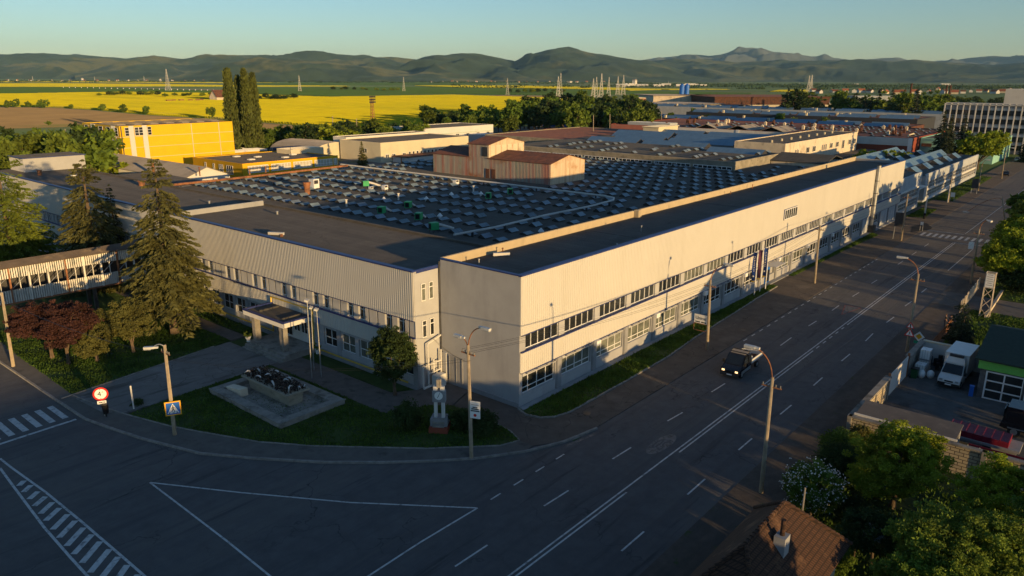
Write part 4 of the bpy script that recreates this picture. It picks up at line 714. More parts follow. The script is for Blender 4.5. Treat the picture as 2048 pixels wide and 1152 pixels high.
# teal block, annex, office tower
TB = block('teal_block', 'pale turquoise block with two brown windows', 'building', 268, 3, 306, 27, 8.2, M['teal'], M['roof'])
for y in (26.5, 20.5): q = MB(); q.box(267.9,y-3.4,5.0,268,y,6.2); q.build('window', M['rustroof'], TB)
wt_ = window_mesh(2.0,5.0,1,4,0.5); winrow(TB, wt_, [271+4*i for i in range(8)], 3.9, 1.5); q = MB(); q.tube([(267.6,31.5,0),(267.6,31.5,8.8),(274,31,9.2)],0.3); q.build('pipe', M['cream'], TB)
AX = thing('glazed_annex', 'lower pale blue annex with grid windows and roof lanterns', 'factory wing', (178,8,0))
q = MB(); q.box(129.05,0.6,0,148,25,8.0); q.box(129.05,0.25,4.9,148,0.6,8.3); q.box(129.05,0.25,0,148,0.6,0.9); q.box(147.0,0.25,0.9,148,0.6,4.9); q.box(148,2.0,0,157,25,7.2); q.box(156.8,1.35,0,225,26,6.4); q.box(156.8,1.0,4.8,225,1.35,6.8); q.box(156.8,1.0,0,225,1.35,0.9); q.box(224.2,1.0,0.9,225,1.35,4.8); q.box(156.8,1.0,0.9,160,1.35,4.8); q.build('wall', M['bluewall'], AX)
q = MB(); q.box(129.2,0.7,8.0,147.8,24.8,8.05); q.box(148,2.1,7.2,156.9,25,7.25); q.box(157,1.4,6.4,224.8,25.8,6.45); q.build('roof', M['roof'], AX)
wa = window_mesh(5.6,1.75,6,2,0.07); wb = window_mesh(5.6,1.55,6,2,0.07)
for x in (130.0, 135.7, 141.4): window(AX, wa, (x,0.5,3.0)); window(AX, wb, (x,0.5,1.0))
q = MB(); q.box(129.05,0.3,2.6,147,0.5,2.95); q.box(160,1.05,2.55,224.2,1.25,2.95); q.build('spandrel', M['whitewall'], AX)
for i in range(11): window(AX, wa, (160.2+5.82*i,1.25,2.98)); window(AX, wb, (160.2+5.82*i,1.25,0.95))
q = MB(); q.box(129.0,-0.1,5.0,148.4,0.25,5.3); q.box(148.5,0.4,4.0,156,2.0,4.3); q.build('canopy', M['whitewall'], AX); q = MB(); q.box(150.0,1.9,0,154.5,2.0,3.8); q.build('gate', M['plinth'], AX)
for y0, xa in ((11.0, 158), (24.0, 146)):
    q = MB(); z = 6.45; hh = 1.5; ww = 1.9
    q.add([(xa,y0-ww,z),(222,y0-ww,z),(222,y0,z+hh),(xa,y0,z+hh)],[(0,1,2,3)],0); q.add([(xa,y0+ww,z),(222,y0+ww,z),(222,y0,z+hh),(xa,y0,z+hh)],[(3,2,1,0)],0); q.add([(222,y0-ww,z),(222,y0+ww,z),(222,y0,z+hh)],[(0,1,2)],1); q.add([(xa,y0-ww,z),(xa,y0+ww,z),(xa,y0,z+hh)],[(0,1,2)],1)
    for x in np.arange(xa+1, 222, 1.5): q.add([(x-.04,y0-ww,z+.03),(x+.04,y0-ww,z+.03),(x+.04,y0,z+hh+.03),(x-.04,y0,z+hh+.03)],[(0,1,2,3)],2)
    q.build('ridge_rooflight', [M['rooflight'], M['roof'], M['metal']], AX)
for y0 in (5.2, 15.6, 19.8):
    for i in range(5):
        x = 164+12.2*i+(3 if y0 == 15.6 else 0); q = MB(); z = 6.45; q.add([(x-2.6,y0-1.3,z),(x+2.6,y0-1.3,z),(x+2.6,y0+0.6,z+1.3),(x-2.6,y0+0.6,z+1.3)],[(0,1,2,3)],0); q.add([(x-2.6,y0+0.6,z+1.3),(x+2.6,y0+0.6,z+1.3),(x+2.6,y0+1.4,z),(x-2.6,y0+1.4,z)],[(0,1,2,3)],1); q.add([(x-2.6,y0-1.3,z),(x-2.6,y0+1.4,z),(x-2.6,y0+.6,z+1.3)],[(0,1,2)],1); q.add([(x+2.6,y0-1.3,z),(x+2.6,y0+1.4,z),(x+2.6,y0+.6,z+1.3)],[(0,1,2)],1); q.build('roof_lantern', [M['rooflight'], M['roof']], AX)
OT = block('office_block', 'grey concrete office block with tall vertical fins and white cabin on top', 'office building', 318, -16, 336, 30, 19.6, M['plaster'], M['roof'], 0.3, M['whitewall'])
q = MB(); [q.box(317.2,-16+2.3*i,0,318,-15.6+2.3*i,19.6) for i in range(21)]; [q.box(317.2,-16,z,317.9,30,z+0.3) for z in (19.0,)]; [q.box(318+2.3*i,-16.8,0,318.4+2.3*i,-16,19.6) for i in range(8)]; q.build('fin', M['whitewall'], OT)
for z in (1.5,4.9,8.3,11.7,15.1):
    q = MB(); q.box(317.85,-15.8,z,317.98,29.8,z+1.9); q.build('window_band', M['glass'], OT); q = MB(); q.box(317.8,-15.8,z+2.0,317.98,14,z+2.9); q.build('spandrel', M['whitewall'], OT)
q = MB(); q.box(322,-6,19.4,334,10,25.5); q.build('roof_cabin', M['whitewall'], OT)
# derelict halls beyond the tree belt
def far_block(px0, py0, px1, dpt, h, wm, rm, lb, z=None):
    a = G(px0, py0, h); b_ = G(px1, py0, h); D = math.hypot(a[0]-CAM[0], a[1]-CAM[1])
    t = thing('far_building', lb, 'building', (a[0],a[1],0), 'derelict halls beyond the tree belt'); d = np.array([b_[0]-a[0], b_[1]-a[1]]); L = np.linalg.norm(d); d /= L; n = np.array([-d[1], d[0]])
    if n @ (a[:2]-CAM[:2]) < 0: n = -n
    P = [a[:2], a[:2]+d*L, a[:2]+d*L+n*dpt, a[:2]+n*dpt]; q = MB(); q.prism(P, 0, h); q.build('wall', wm, t)
    q = MB(); q.prism([p+(p-sum(P)/4)*0.015 for p in P], h, h+0.6); q.build('roof', rm, t); return t, P, d, n
FB = [far_block(1307,192,1425,60,14,M['dirtycream'],M['greyshed'],'pale derelict hall with blue tanks beyond the tree belt'), far_block(1290,209,1450,50,9,M['old_conc'],M['greyshed'],'low grey derelict hall with glazed strip beyond the trees'),
      far_block(1430,195,1660,90,14,M['rustroof'],M['rustroof'],'long rusty brown hall at the edge of the fields'), far_block(1268,197,1292,14,15,M['pinkwall'],M['cream'],'square brown tower block beside the tree belt'), far_block(1460,212,1500,18,10,M['rustmetal'],M['rustroof'],'orange brick tower between the derelict halls'),
      far_block(1540,207,1620,20,7,M['whitewall'],M['whitewall'],'white low building with many windows by the rusty hall'), far_block(1640,207,1700,18,8,M['whitewall'],M['bluewall'],'white building half hidden by round trees'), far_block(1710,193,1790,20,9,M['bluewall'],M['bluewall'],'pale blue building among dark trees'), far_block(1850,214,1905,20,7,M['whitewall'],M['greyshed'],'white building left of the office block')]
for t, P, d, n in (FB[1], FB[2]):
    q = MB(); L = np.linalg.norm(P[1]-P[0]); a = P[0]-n*0.3; q.prism([a, a+d*L, a+d*L+n*0.25, a+n*0.25], 4.5, 8.0); q.build('glazing', M['cream'], t)
for i, px_ in enumerate((1382, 1392)):
    p = G(px_, 190, 14); q = MB(); q.cyl((p[0],p[1]+10,14.6),(p[0],p[1]+10,23),2.3,n=12); q.cyl((p[0],p[1]+10,23),(p[0],p[1]+10,24.5),2.3,0.3,n=12); tag(centre(q.build('blue_tank', M['signblue'])), ('left' if i == 0 else 'right')+' blue tank on the pale derelict hall roof', 'tank', 'blue tanks on the derelict hall')
# ================================================================== VEGETATION
def leafmat(name, c, var=0.35, trans=0.3, objvar=0.0, scale=0.6): return mat(name, c, 0.75, var, scale, trans=trans, objvar=objvar, spec=0.2, detail=3)
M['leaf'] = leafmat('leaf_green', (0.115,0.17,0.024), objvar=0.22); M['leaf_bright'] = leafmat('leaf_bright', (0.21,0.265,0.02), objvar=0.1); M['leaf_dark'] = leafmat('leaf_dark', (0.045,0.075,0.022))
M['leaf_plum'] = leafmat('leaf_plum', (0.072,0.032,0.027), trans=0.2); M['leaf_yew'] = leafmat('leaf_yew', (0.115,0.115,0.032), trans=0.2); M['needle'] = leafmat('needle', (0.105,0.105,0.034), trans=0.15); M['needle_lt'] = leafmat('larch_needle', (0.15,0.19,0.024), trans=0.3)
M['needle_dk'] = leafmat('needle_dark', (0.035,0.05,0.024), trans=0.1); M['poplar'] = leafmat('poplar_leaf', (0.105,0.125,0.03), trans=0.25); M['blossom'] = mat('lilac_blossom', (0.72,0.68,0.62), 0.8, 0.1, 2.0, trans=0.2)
def quads_mesh(name, ctr, ua, va, m):                              # one leaf quad per centre, half axes ua and va
    n = len(ctr); v = np.empty((n, 4, 3)); v[:,0] = ctr-ua; v[:,1] = ctr+va*0.8-ua*0.15; v[:,2] = ctr+ua; v[:,3] = ctr-va*0.8-ua*0.15
    me = bpy.data.meshes.new(name); me.vertices.add(n*4); me.vertices.foreach_set('co', v.ravel()); me.loops.add(n*4); me.loops.foreach_set('vertex_index', np.arange(n*4, dtype=np.int32))
    me.polygons.add(n); me.polygons.foreach_set('loop_start', np.arange(0, n*4, 4, dtype=np.int32)); me.polygons.foreach_set('loop_total', np.full(n, 4, dtype=np.int32)); me.update(calc_edges=True); me.materials.append(m); return me
def unit(a): return a/np.maximum(np.linalg.norm(a, axis=-1, keepdims=True), 1e-9)
def rand_axes(rs, n, s, up=0.0):
    nrm = unit(rs.normal(size=(n,3))+np.array([0,0,up])); t = unit(np.cross(nrm, rs.normal(size=(n,3)))); b = np.cross(nrm, t); return t*s[:,None], b*s[:,None]*0.62
def crown_points(rs, lobes, n, clump=0.85, nclump=None, fill=0.35):  # lobes: (cx, cy, cz, rx, ry, rz)
    vol = np.array([l[3]*l[4]*l[5] for l in lobes])**0.7; vol /= vol.sum(); K = nclump or max(14, n//60); cs = []
    for _ in range(K):
        l = lobes[rs.choice(len(lobes), p=vol)]; d = unit(rs.normal(size=3)); d[2] = d[2]*0.9+0.12; r = (fill+(1-fill)*rs.random())**0.55
        cs.append(np.array(l[:3])+d*np.array(l[3:])*r*rs.uniform(0.8,1.06))
    cs = np.array(cs); pick = rs.integers(0, K, n); sz = rs.uniform(0.55,1.25,K)
    o = rs.normal(size=(n,3)); o = unit(o)*(rs.random((n,1))**0.45)*clump; o[:,2] *= 0.72
    return cs[pick]+o*sz[pick][:,None], cs
def broadleaf(seed, lobes, n, leaf, m, clump=0.85, fill=0.35, nclump=None, name='crown'):
    rs = np.random.default_rng(seed); P, cs = crown_points(rs, lobes, n, clump, nclump, fill); s = leaf*rs.uniform(0.6,1.4,n); ua, va = rand_axes(rs, n, s, 0.5)
    return quads_mesh(name, P, ua, va, m), cs
def trunkmesh(seed, h, r, cs, k=9, base=(0,0), forks=None, name='trunk', m=None):
    rs = np.random.default_rng(seed); q = MB(); lean = rs.normal(size=2)*0.15
    pts = [(base[0]+lean[0]*t*t, base[1]+lean[1]*t*t, h*t) for t in np.linspace(0,1,5)]; q.tube(pts, [r*1.35,r,r*0.9,r*0.75,r*0.6], 8)
    for c in cs[rs.permutation(len(cs))[:k]]:
        z0 = h*rs.uniform(0.55,1.0); a = np.array([base[0],base[1],z0]); mid = a*0.5+c*0.5+np.array([0,0,0.25]); q.tube([a, mid, c], [r*0.5,r*0.32,r*0.1], 5)
    return q.mesh(name, m or M['bark'], None, True)
def conifer(seed, h, r, z0, m, n_wh=None, droop=0.35, card=0.42, dens=1.0, pw=0.85, name='crown', per=1.0):
    rs = np.random.default_rng(seed); C_, U, V = [], [], []; wh = n_wh or int(h*2.4)
    for i in range(wh):
        t = (i+rs.random()*0.6)/wh; z = z0+(h-z0)*t; L = r*(1-t)**pw*rs.uniform(0.78,1.1)+0.12
        for k in range(int((5+5*(1-t))*dens)+2):
            a = rs.random()*2*pi; l = L*rs.uniform(0.7,1.12)
            if rs.random() < 0.06: l *= 0.4
            n = max(3, int(l*4.6*dens*per)); u = np.sqrt(rs.uniform(0.04,1,n)); d = np.array([cos(a),sin(a)]); side = np.array([-sin(a),cos(a)])
            zz = z-droop*l*u**1.5+0.18*l*np.maximum(0,u-0.7)*1.6+(0.45*l*u if t > 0.8 else 0); w_ = (1-u*0.75)*l*0.26
            off = rs.uniform(-1,1,n)*w_; p = np.stack([d[0]*l*u+side[0]*off, d[1]*l*u+side[1]*off, zz-np.abs(off)*0.3-rs.random(n)*0.2],1)
            dirv = unit(np.stack([d[0]*0.9+side[0]*np.sign(off)*0.7, d[1]*0.9+side[1]*np.sign(off)*0.7, np.full(n,-0.5)],1)+rs.normal(size=(n,3))*0.25)
            s = card*rs.uniform(0.6,1.3,n)*(0.5+0.5*(1-t)); nv = unit(np.cross(dirv, rs.normal(size=(n,3))))
            C_.append(p); U.append(dirv*s[:,None]); V.append(nv*s[:,None]*0.42)
    return quads_mesh(name, np.concatenate(C_), np.concatenate(U), np.concatenate(V), m)
def conifer_trunk(h, r, name='trunk'):
    q = MB(); q.tube([(0,0,0),(0.03,0.02,h*0.3),(0,0.05,h*0.65),(0,0,h*0.98)], [r*1.3,r,r*0.6,0.03], 8); return q.mesh(name, M['bark'], None, True)
def tree(name, label, cat, loc, crown, trunk, rz=0.0, sc=1.0, group=None, extra=None):
    t = thing(name, label, cat, loc, group); t.rotation_euler.z = rz; t.scale = (sc,sc,sc) if not isinstance(sc, tuple) else sc
    for nm, me in (('crown', crown), ('trunk', trunk))+tuple(extra or ()):
        if me: o = bpy.data.objects.new(nm, me); C.objects.link(o); o.parent = t
    return t
# the lawn by the entrance wing
tree('spruce_tree', 'tallest dark spruce with bare lower trunk on the lawn by the entrance wing', 'tree', (-10.6,43.6,0.1), conifer(1, 20.6, 5.5, 4.3, M['needle'], 50, 0.5, 0.33, 1.2, 0.62, per=3.0), conifer_trunk(20.2,0.42))
def onpix(base, top): b_ = G(*base); D = math.hypot(b_[0]-CAM[0],b_[1]-CAM[1]); return (b_[0],b_[1],0.1), atD(*top, D)[2]
p, h = onpix((200,575),(190,318)); tree('spruce_tree', 'second tall spruce behind the covered bridge, ivy on its trunk', 'tree', p, conifer(2, h, 6.4, 0.6, M['needle'], 48, 0.5, 0.36, 1.25, 0.55, per=3.0), conifer_trunk(h*0.98,0.36))
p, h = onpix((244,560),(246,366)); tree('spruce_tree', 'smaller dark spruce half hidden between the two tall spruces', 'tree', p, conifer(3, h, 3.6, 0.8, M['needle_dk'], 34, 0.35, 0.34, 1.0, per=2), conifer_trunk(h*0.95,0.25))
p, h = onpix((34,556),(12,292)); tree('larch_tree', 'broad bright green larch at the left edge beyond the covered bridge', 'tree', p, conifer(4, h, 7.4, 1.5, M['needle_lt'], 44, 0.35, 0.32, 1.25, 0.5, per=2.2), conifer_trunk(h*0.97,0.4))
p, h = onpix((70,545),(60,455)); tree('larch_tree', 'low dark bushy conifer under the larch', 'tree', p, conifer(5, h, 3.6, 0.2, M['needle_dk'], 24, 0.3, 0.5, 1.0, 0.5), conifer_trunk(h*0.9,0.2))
for i, (p, lb, lobes, sd) in enumerate((((-23.0,45.6,0.1),'purple leaved plum tree at the left lamp pole',[(-0.9,0.2,4.2,2.7,2.7,2.0),(0.6,-0.4,4.6,2.2,2.2,1.7)],11), ((-22.5,42.5,0.1),'purple leaved plum tree between the other plum and the yews',[(0.7,0.2,4.4,2.7,2.6,2.0),(-0.5,-0.6,3.7,2.1,2.2,1.6)],12))):
    cm, cs = broadleaf(sd, lobes, 34000, 0.10, M['leaf_plum'], 0.5, 0.3, 300); tree('plum_tree', lb, 'tree', p, cm, trunkmesh(sd, 2.6, 0.17, cs, 10), 0, (1.06,1.06,1.0))
for p, lb, lobes, sd in (((-20.2,41.2,0.1),'low spreading yew with short trunk right of the plum trees',[(0.2,0.2,2.6,2.4,2.3,1.6),(1.3,1.0,3.6,1.5,1.6,1.5),(-0.7,-0.8,1.9,1.6,1.5,1.1)],21), ((-16.6,40.8,0.1),'taller yew with flared top beside the near spruce',[(0,0.2,3.2,2.3,2.2,1.8),(0.6,0.6,4.6,1.6,1.6,1.3),(-0.5,0.4,4.9,1.3,1.2,1.0)],22)):
    cm, cs = broadleaf(sd, lobes, 20000, 0.095, M['leaf_yew'], 0.45, 0.3, 220); tree('yew_tree', lb, 'tree', p, cm, trunkmesh(sd, 1.7, 0.17, cs, 8))
cm, cs = broadleaf(31, [(0,0,3.6,2.2,2.2,2.6),(-0.6,0.3,5.2,1.2,1.2,1.6),(0.7,0.2,5.0,1.2,1.2,1.5)], 26000, 0.10, M['leaf_dark'], 0.42, 0.4, 320)
p = G(790,792); tree('willow_tree', 'dense grey green tree in front of the gas pipework corner', 'tree', (p[0],p[1],0.1), cm, trunkmesh(31, 1.5, 0.16, cs, 6))
def bush(lb, p, r, h, m=None, sd=1, n=4000, leaf=0.11, cat='bush', name='bush', group=None):
    cm, cs = broadleaf(sd, [(0,0,h*0.5,r,r,h*0.5)], n, leaf, m or M['leaf_dark'], 0.32*r+0.1, 0.45, max(30, n//40), 'foliage'); o = bpy.data.objects.new(name, cm); C.objects.link(o); o.location = (float(p[0]),float(p[1]),float(p[2]) if len(p) > 2 else 0.1); return tag(o, lb, cat, group)
bush('rounded dark bush on the lawn left of the clock column', G(818,862), 1.15, 2.7, sd=41); bush('low dark bush behind the double lamp pole', G(965,872), 1.3, 2.3, sd=42); bush('low bush right of the clock column', G(925,862), 1.0, 2.0, sd=43)
bush('weedy bush by the short white post', G(275,812), 0.5, 0.6, sd=44, n=900, leaf=0.08)
# garden and trees along the other side of the road
def gtree(lb, p, lobes, n, leaf, m, sd, th=2.0, r=0.16, clump=0.7, nclump=None, name='garden_tree', extra=None, sc=1.0):
    cm, cs = broadleaf(sd, lobes, n, leaf, m, clump, 0.35, nclump); return tree(name, lb, 'tree', p, cm, trunkmesh(sd, th, r, cs, 9), 0, sc, extra=extra)
gtree('bright green tree leaning over the pale block wall', (4.3,-30.6,0.05), [(0,0,4.4,3.3,3.1,2.4),(2.3,-0.6,4.6,2.0,1.9,1.6),(-1.7,0.6,3.4,2.2,2.1,1.9),(0.6,0.3,6.2,1.6,1.5,1.1)], 52000, 0.085, M['leaf_bright'], 51, 2.2, 0.2, 0.42, 520, sc=(1.05,1.05,0.84))
gtree('dark leafy tree beside the tiled roof at the bottom edge', (-8.6,-34.4,0.05), [(0,0,2.6,2.4,2.2,1.7),(1.4,-0.6,3.0,1.8,1.6,1.4)], 24000, 0.088, M['leaf'], 57, 1.4, 0.14, 0.42, 300)
gtree('large dark green tree filling the bottom right corner', (-5.2,-35.2,0.05), [(0,0,3.6,3.4,3.2,2.4),(2.0,-2.2,3.8,3.0,2.8,2.2),(-2.0,-0.8,3.2,2.6,2.6,1.8)], 56000, 0.088, M['leaf'], 52, 2.0, 0.22, 0.45, 620)
gtree('upright green tree with pale tips in front of the block wall', (3.2,-36.6,0.05), [(0,0,4.0,2.6,2.6,2.6),(0.3,0.2,6.2,1.5,1.4,1.5),(-1.6,-0.6,3.2,2.2,2.0,1.8)], 42000, 0.085, M['leaf_bright'], 53, 2.0, 0.18, 0.4, 460, sc=(1,1,0.85))
gtree('leafy tree in the corner behind the others', (0.6,-40.5,0.05), [(0,0,4.0,3.4,3.2,2.6),(2.4,0.2,4.4,2.4,2.4,2.0)], 36000, 0.095, M['leaf'], 54, 2.2, 0.2, 0.5, 400)
gtree('low dark tree between the lilac and the big corner tree', (-3.6,-31.4,0.05), [(0,0,2.2,2.0,2.0,1.5)], 16000, 0.09, M['leaf_dark'], 56, 1.2, 0.12, 0.4, 200)
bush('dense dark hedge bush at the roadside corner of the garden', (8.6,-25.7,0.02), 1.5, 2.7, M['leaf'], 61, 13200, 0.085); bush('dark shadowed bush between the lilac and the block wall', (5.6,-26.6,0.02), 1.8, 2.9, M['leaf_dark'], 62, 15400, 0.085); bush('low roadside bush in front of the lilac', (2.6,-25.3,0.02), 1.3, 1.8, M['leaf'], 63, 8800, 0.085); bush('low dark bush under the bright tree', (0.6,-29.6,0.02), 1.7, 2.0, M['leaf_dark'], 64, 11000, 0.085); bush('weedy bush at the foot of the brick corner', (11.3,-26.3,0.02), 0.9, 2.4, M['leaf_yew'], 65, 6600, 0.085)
bush('ragged bush at the gable of the tiled roof', (-5.8,-29.6,0.02), 1.2, 2.0, M['leaf'], 66, 7700, 0.085)
rs = np.random.default_rng(71); cm, cs = broadleaf(71, [(0,0,2.1,2.0,2.0,1.9)], 16000, 0.085, M['leaf'], 0.45, 0.4, 180); sel = cs[cs[:,2] > 1.2]; P = sel[rs.integers(0, len(sel), 1100)]; P = P*1.0+rs.normal(size=P.shape)*0.2; P[:,:2] *= 1.1; P[:,2] += 0.2
ua, va = rand_axes(rs, len(P), np.full(len(P), 0.10)); bl = quads_mesh('blossom', P, ua*0.75, va*1.1, M['blossom']); tree('lilac_bush', 'lilac bush covered in white blossom by the tiled roof', 'bush', (-0.6,-26.6,0.05), cm, trunkmesh(71,1.0,0.09,cs,8), extra=(('blossom', bl),))
gtree('spreading bright tree overhanging the road beside the tall lamp', (80,-28.6,0.05), [(0,0,4.8,6.0,5.6,3.2),(-3.4,2.2,4.2,3.4,3.2,2.4),(2.6,-1.5,5.4,4.2,3.8,2.6),(-1.8,-2.4,5.8,3.6,3.2,2.3),(-1.2,1.6,6.8,2.6,2.4,1.6)], 52000, 0.17, M['leaf_bright'], 81, 2.6, 0.3, 0.8, 520)
gtree('second bright roadside tree behind the overhanging one', (95,-27.4,0.05), [(0,0,5.2,5.4,5.0,3.4),(-2.6,1.8,4.6,3.2,3.0,2.4),(2.4,-1.0,6.2,3.6,3.4,2.4)], 26000, 0.22, M['leaf_bright'], 82, 3.0, 0.3, 0.8, 380)
gtree('third roadside tree in the row past the crossing', (110,-27.5,0.05), [(0,0,7,5.6,5.2,4.2),(2,2,7.4,3.6,3.4,2.8)], 9000, 0.42, M['leaf'], 83, 4.0, 0.3, 1.0, 200); gtree('fourth roadside tree in the row past the crossing', (132,-28,0.05), [(0,0,7.6,6.0,5.6,4.4)], 7000, 0.48, M['leaf_bright'], 84, 4.0, 0.3, 1.1, 160)
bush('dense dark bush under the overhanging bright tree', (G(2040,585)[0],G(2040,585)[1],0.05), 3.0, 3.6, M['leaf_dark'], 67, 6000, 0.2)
for x, y, h, lb in ((47.2,-26.8,4.4,'dark columnar thuja by the kerb next to two people'),(45.3,-27.4,3.8,'shorter dark thuja behind the yard wall')): tree('thuja_tree', lb, 'tree', (x,y,0.05), conifer(int(x*3), h, 1.35, 0.1, M['needle_dk'], 26, 0.1, 0.3, 1.3, 0.35), conifer_trunk(h*0.95,0.1))
gtree('big yellow green tree at the far end of the glazed annex', (246,4,0.05), [(0,0,8.0,7.2,6.6,5.0),(3.5,-3,9,5,4.6,3.6),(-3,2,7,4.2,4.2,3.2)], 9000, 0.5, M['leaf_bright'], 85, 3.5, 0.35, 1.2, 220)
cmA = conifer(86, 19, 4.4, 0.8, M['needle_dk'], 40, 0.4, 0.8, 0.9); ctA = conifer_trunk(18.5,0.3)
for x, y, s, lb in ((237,12.5,0.85,'dark spruce nearest the glazed annex end'),(246,16,1.0,'tall dark spruce left in the group before the office block'),(254,11,0.95,'dark spruce right in the group before the office block'),(264,17,0.9,'dark spruce hidden behind the tall pair'),(285,-6,0.8,'dark conifer in front of the office block windows'),(292,-10,0.85,'dark conifer at the right edge before the office block'),(300,-4,0.8,'dark conifer close to the office block wall'),(282,-14,0.75,'dark conifer beyond the lit tree at the right edge')): tree('spruce_tree', lb, 'tree', (x,y,0.05), cmA, ctA, x, s)
tree('spruce_tree', 'small lone spruce between the rooflights and the cream hall', 'tree', tuple(G(852/2048*512+512-0,331)[:2])+(0.05,), conifer(87, 8.2, 2.1, 0.2, M['needle'], 26, 0.25, 0.5, 1.0), conifer_trunk(8,0.15))
# belts of trees further out, copies of a few tree kinds
KIND = []
for i, (lobes, n, m) in enumerate((([(0,0,6.4,3.6,3.5,3.4),(1.6,0.6,5.0,2.6,2.4,2.4),(-1.4,-0.8,4.6,2.6,2.6,2.2)],1900,'leaf'), ([(0,0,6.0,3.2,3.2,4.0),(0.8,-1.2,4.4,2.8,2.6,2.6)],1700,'leaf'), ([(0,0,4.8,3.8,3.6,3.0),(-2,1,3.8,2.6,2.6,2.2),(2.2,-0.8,4.2,2.4,2.4,2.4)],1800,'leaf_bright'), ([(0,0,6.6,2.6,2.6,4.0),(0.6,0.4,9.0,1.6,1.6,2.2)],1500,'leaf'), ([(0,0,5.2,3.4,3.3,3.6)],1500,'leaf_dark'))):
    cm, cs = broadleaf(100+i, lobes, n, 0.46, M[m], 1.0, 0.3, 70); KIND.append((cm, trunkmesh(100+i, 3.0, 0.2, cs, 8)))
KIND.append((conifer(110, 11, 2.8, 0.6, M['needle_dk'], 26, 0.35, 0.7, 0.8), conifer_trunk(10.6, 0.2)))
NAT = [10.0, 10.0, 8.0, 11.2, 9.0, 11.0]
def belt(pts, h, label, group, kinds=(0,1,2,3,4), seed=1, wide=1.0):
    rg = random.Random(seed)
    for (x, y) in pts:
        k = rg.choice(kinds); hh = h*rg.uniform(0.72,1.18); s = hh/NAT[k]; wv = s*rg.uniform(0.9,1.3)*wide
        tree('belt_tree' if k < 5 else 'conifer_tree', label, 'tree', (x,y,0.0), KIND[k][0], KIND[k][1], rg.random()*6.28, (wv,wv,s), group)
def scatter(px0, px1, d0, d1, n, seed):
    rg = random.Random(seed); o = []
    for i in range(n):
        p = atD(px0+(px1-px0)*(i+rg.random())/n, 200, rg.uniform(d0,d1)); o.append((p[0],p[1]))
    return o
belt(scatter(-40,186,215,245,15,1)+scatter(-40,190,250,285,14,2), 15.5, 'leafy tree in the thick belt left of the tall yellow hall', 'trees left of the yellow hall', seed=3)
belt(scatter(60,180,195,212,6,4), 7.0, 'bright low tree in front of the belt left of the yellow hall', 'low trees by the yellow hall', (2,1), 5)
belt(scatter(515,700,300,345,18,6)+scatter(640,860,330,380,20,7), 10.6, 'bushy green tree in the belt between rapeseed field and cream hall', 'trees behind the cream hall', seed=8)
belt(scatter(850,1000,385,430,14,9)+scatter(840,1010,440,480,10,10), 12.5, 'green tree in the belt behind the white hall', 'trees behind the white hall', seed=11)
belt(scatter(1000,1300,370,430,24,12)+scatter(1030,1290,440,520,30,13)+scatter(1100,1290,530,600,12,14), 17.0, 'tall green tree in the dense belt beside the derelict halls', 'dense belt beside the derelict halls', (0,1,3,4,0,1), 15)
belt(scatter(1290,1420,420,480,8,16)+scatter(1380,1500,500,560,7,17), 10.5, 'round dark tree in front of the derelict halls', 'trees before the derelict halls', (0,4,1), 18)
belt(scatter(1560,1720,540,620,16,19)+scatter(1700,1910,520,640,30,20), 20.0, 'dark tree in the grove left of the office block', 'grove left of the office block', (5,5,4,0,3), 21)
belt(scatter(1540,1680,430,470,6,22), 11.0, 'pale green tree behind the pale glazed roof', 'trees behind the glazed roof', (1,3), 23); belt(scatter(1930,2060,650,760,12,24), 11, 'distant tree beyond the office block', 'trees beyond the office block', (0,4,5), 25)
belt([(203,24),(204,19),(207,28)], 8.0, 'small bright tree at the foot of the red hall', 'trees at the red hall', (2,), 26); belt([(244,168),(250,166)], 4.2, 'bush by the long garages', 'bushes by the garages', (2,), 27)
def poplar(seed, h, r):
    rs = np.random.default_rng(seed); n = 5200; t = rs.uniform(0.05,1,n)**0.85; a = rs.random(n)*2*pi; prof = r*np.minimum(1,(t/0.14))*np.clip((1.03-t),0,1)**0.42*(0.86+0.14*np.sin(t*37+a*2)); rr = prof*np.sqrt(rs.uniform(0.25,1,n))
    P = np.stack([rr*np.cos(a),rr*np.sin(a),t*h],1)+rs.normal(size=(n,3))*0.22; up_ = unit(np.stack([np.cos(a)*0.3,np.sin(a)*0.3,np.full(n,1.0)],1)+rs.normal(size=(n,3))*0.35); s = 0.55*rs.uniform(0.6,1.3,n); nv = unit(np.cross(up_, rs.normal(size=(n,3))))
    return quads_mesh('crown', P, up_*s[:,None], nv*s[:,None]*0.5, M['poplar'])
for i, (px_, pt, dd, r, lb) in enumerate(((459,138,292,3.5,'leftmost tall Lombardy poplar behind the yellow hall'),(478,152,300,2.2,'slimmest poplar between the two tall ones'),(492,138,296,3.0,'second tall Lombardy poplar right of the slim one'),(508,147,300,2.8,'rightmost Lombardy poplar next to the rapeseed field'))):
    b_ = atD(px_, 200, dd); tp = atD(px_, pt, dd); tree('poplar_tree', lb, 'tree', (b_[0],b_[1],0), poplar(200+i, tp[2], r), conifer_trunk(tp[2]*0.9,0.4))
